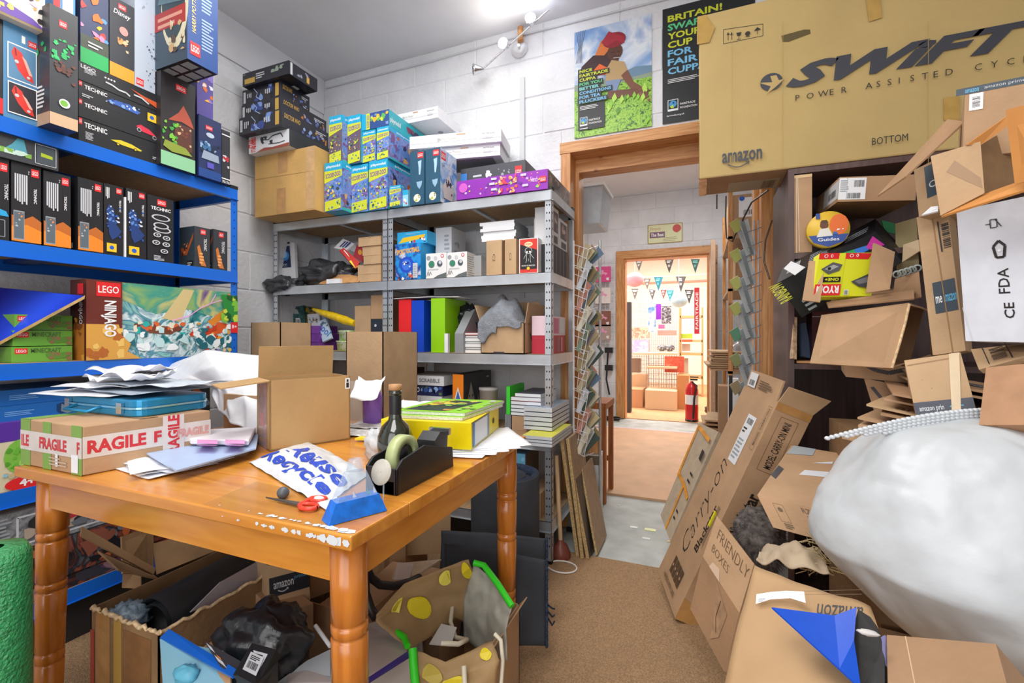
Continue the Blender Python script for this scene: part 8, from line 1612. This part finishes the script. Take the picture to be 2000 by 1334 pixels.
panel('storage_box', 'pale blue white box top at the very bottom edge left of the near leg', [(540, 1334, 1.03), (645, 1345, .98), (645, 1268, 1.10), (600, 1290, 1.08)], mat('pale_lid', '#b4bcc2', .4, var=.02), .01, cat='lid', prints=lambda f: (f.r(.5, .3, .9, .45, hx('#8f98a4')),))
mb = MB(); mb.tube([at(616, 1222, 1.15), at(645, 1262, 1.10)], .005, WH, 8); tag(mb.build('plastic_rod'), 'thin white plastic rod leaning left of the near leg', 'rod')
# ---- carton with lemon tote bag
carton('cardboard_box', 'kraft carton under the right end of the table holding the lemon tote bag', Box((-.93, 1.0, 0), (.41, 0, 0), (0, 0, .245), (0, .335, 0)), K, [('r', .04, 130)])
LT = mat('tote_kraft', '#a08258', .7, var=.06, scale=8, bump=.25, bscale=18); LI = mat('tote_lining', '#a5a397', .6, var=.06, bump=.4, bscale=16); LMN = hx('#dcc81c'); LGN = hx('#2fd01c'); LST = hx('#cfc6b0')
def grid(name, parent, rows, m, n=24, mm=16, amp=.004, th=.002):
    def g2(u, v):
        R_ = [[at(*q) for q in row] for row in rows]; a = min(int(v * (len(rows) - 1)), len(rows) - 2); fv = v * (len(rows) - 1) - a
        def rowp(row):
            k = min(int(u * (len(row) - 1)), len(row) - 2); fu = u * (len(row) - 1) - k; return row[k].lerp(row[k + 1], fu)
        return rowp(R_[a]).lerp(rowp(R_[a + 1]), fv) + FW * amp * noise.noise(V((u * 5, v * 5, 3))) * 3
    mb = MB(); mb.sheet(g2, n, mm, m); o = mb.build(name, parent); s_ = o.modifiers.new('s', 'SOLIDIFY'); s_.thickness = th; return o, g2
r = empty('tote_bag', at(880, 1300, 1.25), 'open paper tote bag with lemon print, green binding and cream handles', 'bag')
back, gb = grid('back_panel', r, [[(800, 1270, 1.16), (845, 1240, 1.26), (890, 1210, 1.36), (960, 1240, 1.42)], [(735, 1215, 1.18), (800, 1180, 1.28), (870, 1160, 1.34), (940, 1150, 1.40)], [(735, 1200, 1.2), (790, 1140, 1.28), (870, 1108, 1.34), (915, 1093, 1.36)]], LT)
side, gs = grid('side_panel', r, [[(905, 1250, 1.36), (950, 1280, 1.30), (990, 1290, 1.22)], [(905, 1170, 1.37), (950, 1190, 1.32), (988, 1230, 1.24)], [(925, 1102, 1.37), (962, 1130, 1.33), (1000, 1182, 1.26)]], LI)
front, gf = grid('front_panel', r, [[(800, 1400, 1.04), (870, 1420, 1.03), (960, 1400, 1.05)], [(806, 1330, 1.06), (880, 1330, 1.05), (975, 1290, 1.08)], [(806, 1268, 1.10), (870, 1292, 1.08), (962, 1252, 1.12)]], LT)
MB().tube([at(925, 1099, 1.355), at(945, 1104, 1.35), at(972, 1140, 1.30), at(1000, 1184, 1.25)], .009, LGN, 8).build('green_binding', r)
MB().tube([at(806, 1266, 1.09), at(808, 1300, 1.07), at(812, 1345, 1.04)], .010, LGN, 8).build('green_binding', r)
MB().tube([at(770, 1232, 1.2), at(790, 1245, 1.17), at(796, 1262, 1.14)], .008, LGN, 8).build('green_binding', r)
def stick(fn, cu, cv, ru, rv, m, mm2=None, n=18, a0=0, a1=360):
    mb = MB(); mb.add([fn(min(.99, max(.01, cu + ru * cos(radians(a0 + (a1 - a0) * i / (n - 1))))), min(.99, max(.01, cv + rv * sin(radians(a0 + (a1 - a0) * i / (n - 1)))))) - FW * .006 for i in range(n)], [tuple(range(n))], m)
    if mm2:
        mb.add([fn(min(.99, max(.01, cu + ru * .8 * cos(radians(a0 + (a1 - a0) * i / (n - 1))))), min(.99, max(.01, cv + rv * .8 * sin(radians(a0 + (a1 - a0) * i / (n - 1)))))) - FW * .0065 for i in range(n)], [tuple(range(n))], mm2)
    return mb
LS = hx('#e8dc5a'); LW = hx('#c9b02c')
stick(gb, .25, .62, .09, .18, LS, LW, a0=60, a1=240).build('lemon_slice', r); stick(gb, .40, .45, .10, .2, LMN).build('lemon_print', r); stick(gb, .68, .82, .07, .14, LS, LW, a0=50, a1=310).build('lemon_slice', r); stick(gb, .93, .85, .06, .14, LMN).build('lemon_print', r)
stick(gf, .52, .38, .16, .22, LMN).build('lemon_print', r); stick(gf, .28, .66, .14, .2, hx('#b8a23c')).build('lemon_print', r); stick(gf, .9, .8, .06, .16, LMN).build('lemon_print', r)
MB().tube([at(884, 1182, 1.36), at(880, 1215, 1.3), at(890, 1245, 1.24), at(912, 1250, 1.2), at(895, 1258, 1.14), at(862, 1256, 1.14)], .006, LST, 8).build('handle', r)
MB().tube([at(966, 1238, 1.12), at(978, 1250, 1.11), at(982, 1290, 1.10), at(978, 1345, 1.08)], .005, LST, 8).build('handle', r)
MB().tube([at(906, 1300, 1.05), at(908, 1345, 1.03)], .006, LST, 8).build('handle', r)
panel('paper_sheet', 'white card with a punched hole inside the lemon tote bag', [(838, 1258, 1.22), (880, 1262, 1.2), (892, 1225, 1.26), (862, 1218, 1.28)], hx('#c3c2c0'), .002)
# ---- rolled and folded mats
MD = mat('grey_carpet_back', '#33363c', .85, var=.12, scale=7); ML_ = mat('navy_carpet', '#26324a', .95, var=.3, scale=120, bump=.6, bscale=200)
c = onZ(965, 1085, 0) ; c = V((-.80, 1.88, 0)); mb = MB()
mb.lathe(c, [(.15, .0), (.152, .47), (.148, .475), (.128, .475), (.126, .2), (.126, 0)], MD, 36); o = mb.build('rolled_mat'); tag(o, 'large upright roll of dark carpet with navy pile behind the far table leg', 'mat')
mb = MB(); mb.lathe(c, [(.127, .44), (.127, .476), (.146, .476)], ML_, 36); mb.lathe(c, [(.09, 0), (.092, .465), (.085, .465), (.083, 0)], MD, 30); mb.build('inner_turn', o)
def matfold(label, pts, seed, th=.02):
    R_ = [[at(*q) for q in row] for row in pts]
    def g3(u, v):
        a, b = R_[0], R_[1]; k = min(int(u * (len(a) - 1)), len(a) - 2); fu = u * (len(a) - 1) - k; p_ = a[k].lerp(a[k + 1], fu).lerp(b[k].lerp(b[k + 1], fu), v); return p_ + FW * .012 * noise.noise(V((u * 2, v * 2, seed)))
    mb = MB(); mb.sheet(g3, 24, 14, MD); o = mb.build('folded_mat'); s_ = o.modifiers.new('s', 'SOLIDIFY'); s_.thickness = th; tag(o, label, 'mat')
    e = MB()
    for i in range(60):
        p_ = g3(1, i / 59); e.blob(p_, (.005, .006, .006), ML_, .4, 6, i, 6, 5)
    e.build('frayed_edge', o, kind='stuff'); return o
matfold('dark grey folded mat standing behind, under the far end of the table', [[(858, 1150, 1.62), (950, 1160, 1.60), (1068, 1110, 1.75)], [(862, 1036, 1.72), (950, 1040, 1.74), (1068, 1052, 1.80)]], 2)
matfold('front grey folded mat with frayed right edge beside the lemon tote bag', [[(868, 1250, 1.46), (960, 1262, 1.44), (1068, 1262, 1.50)], [(868, 1062, 1.56), (960, 1070, 1.58), (1068, 1094, 1.62)]], 5)
mb = MB()
for k in range(3): p_ = at(1068, 1180 + 12 * k, 1.58); mb.tube([p_, p_ + V((.02, 0, -.01 - .008 * k)), p_ + V((.03, -.01, -.004))], .003, ML_, 6)
tag(mb.build('loose_thread'), 'loose navy threads hanging from the frayed mat edge', 'thread')
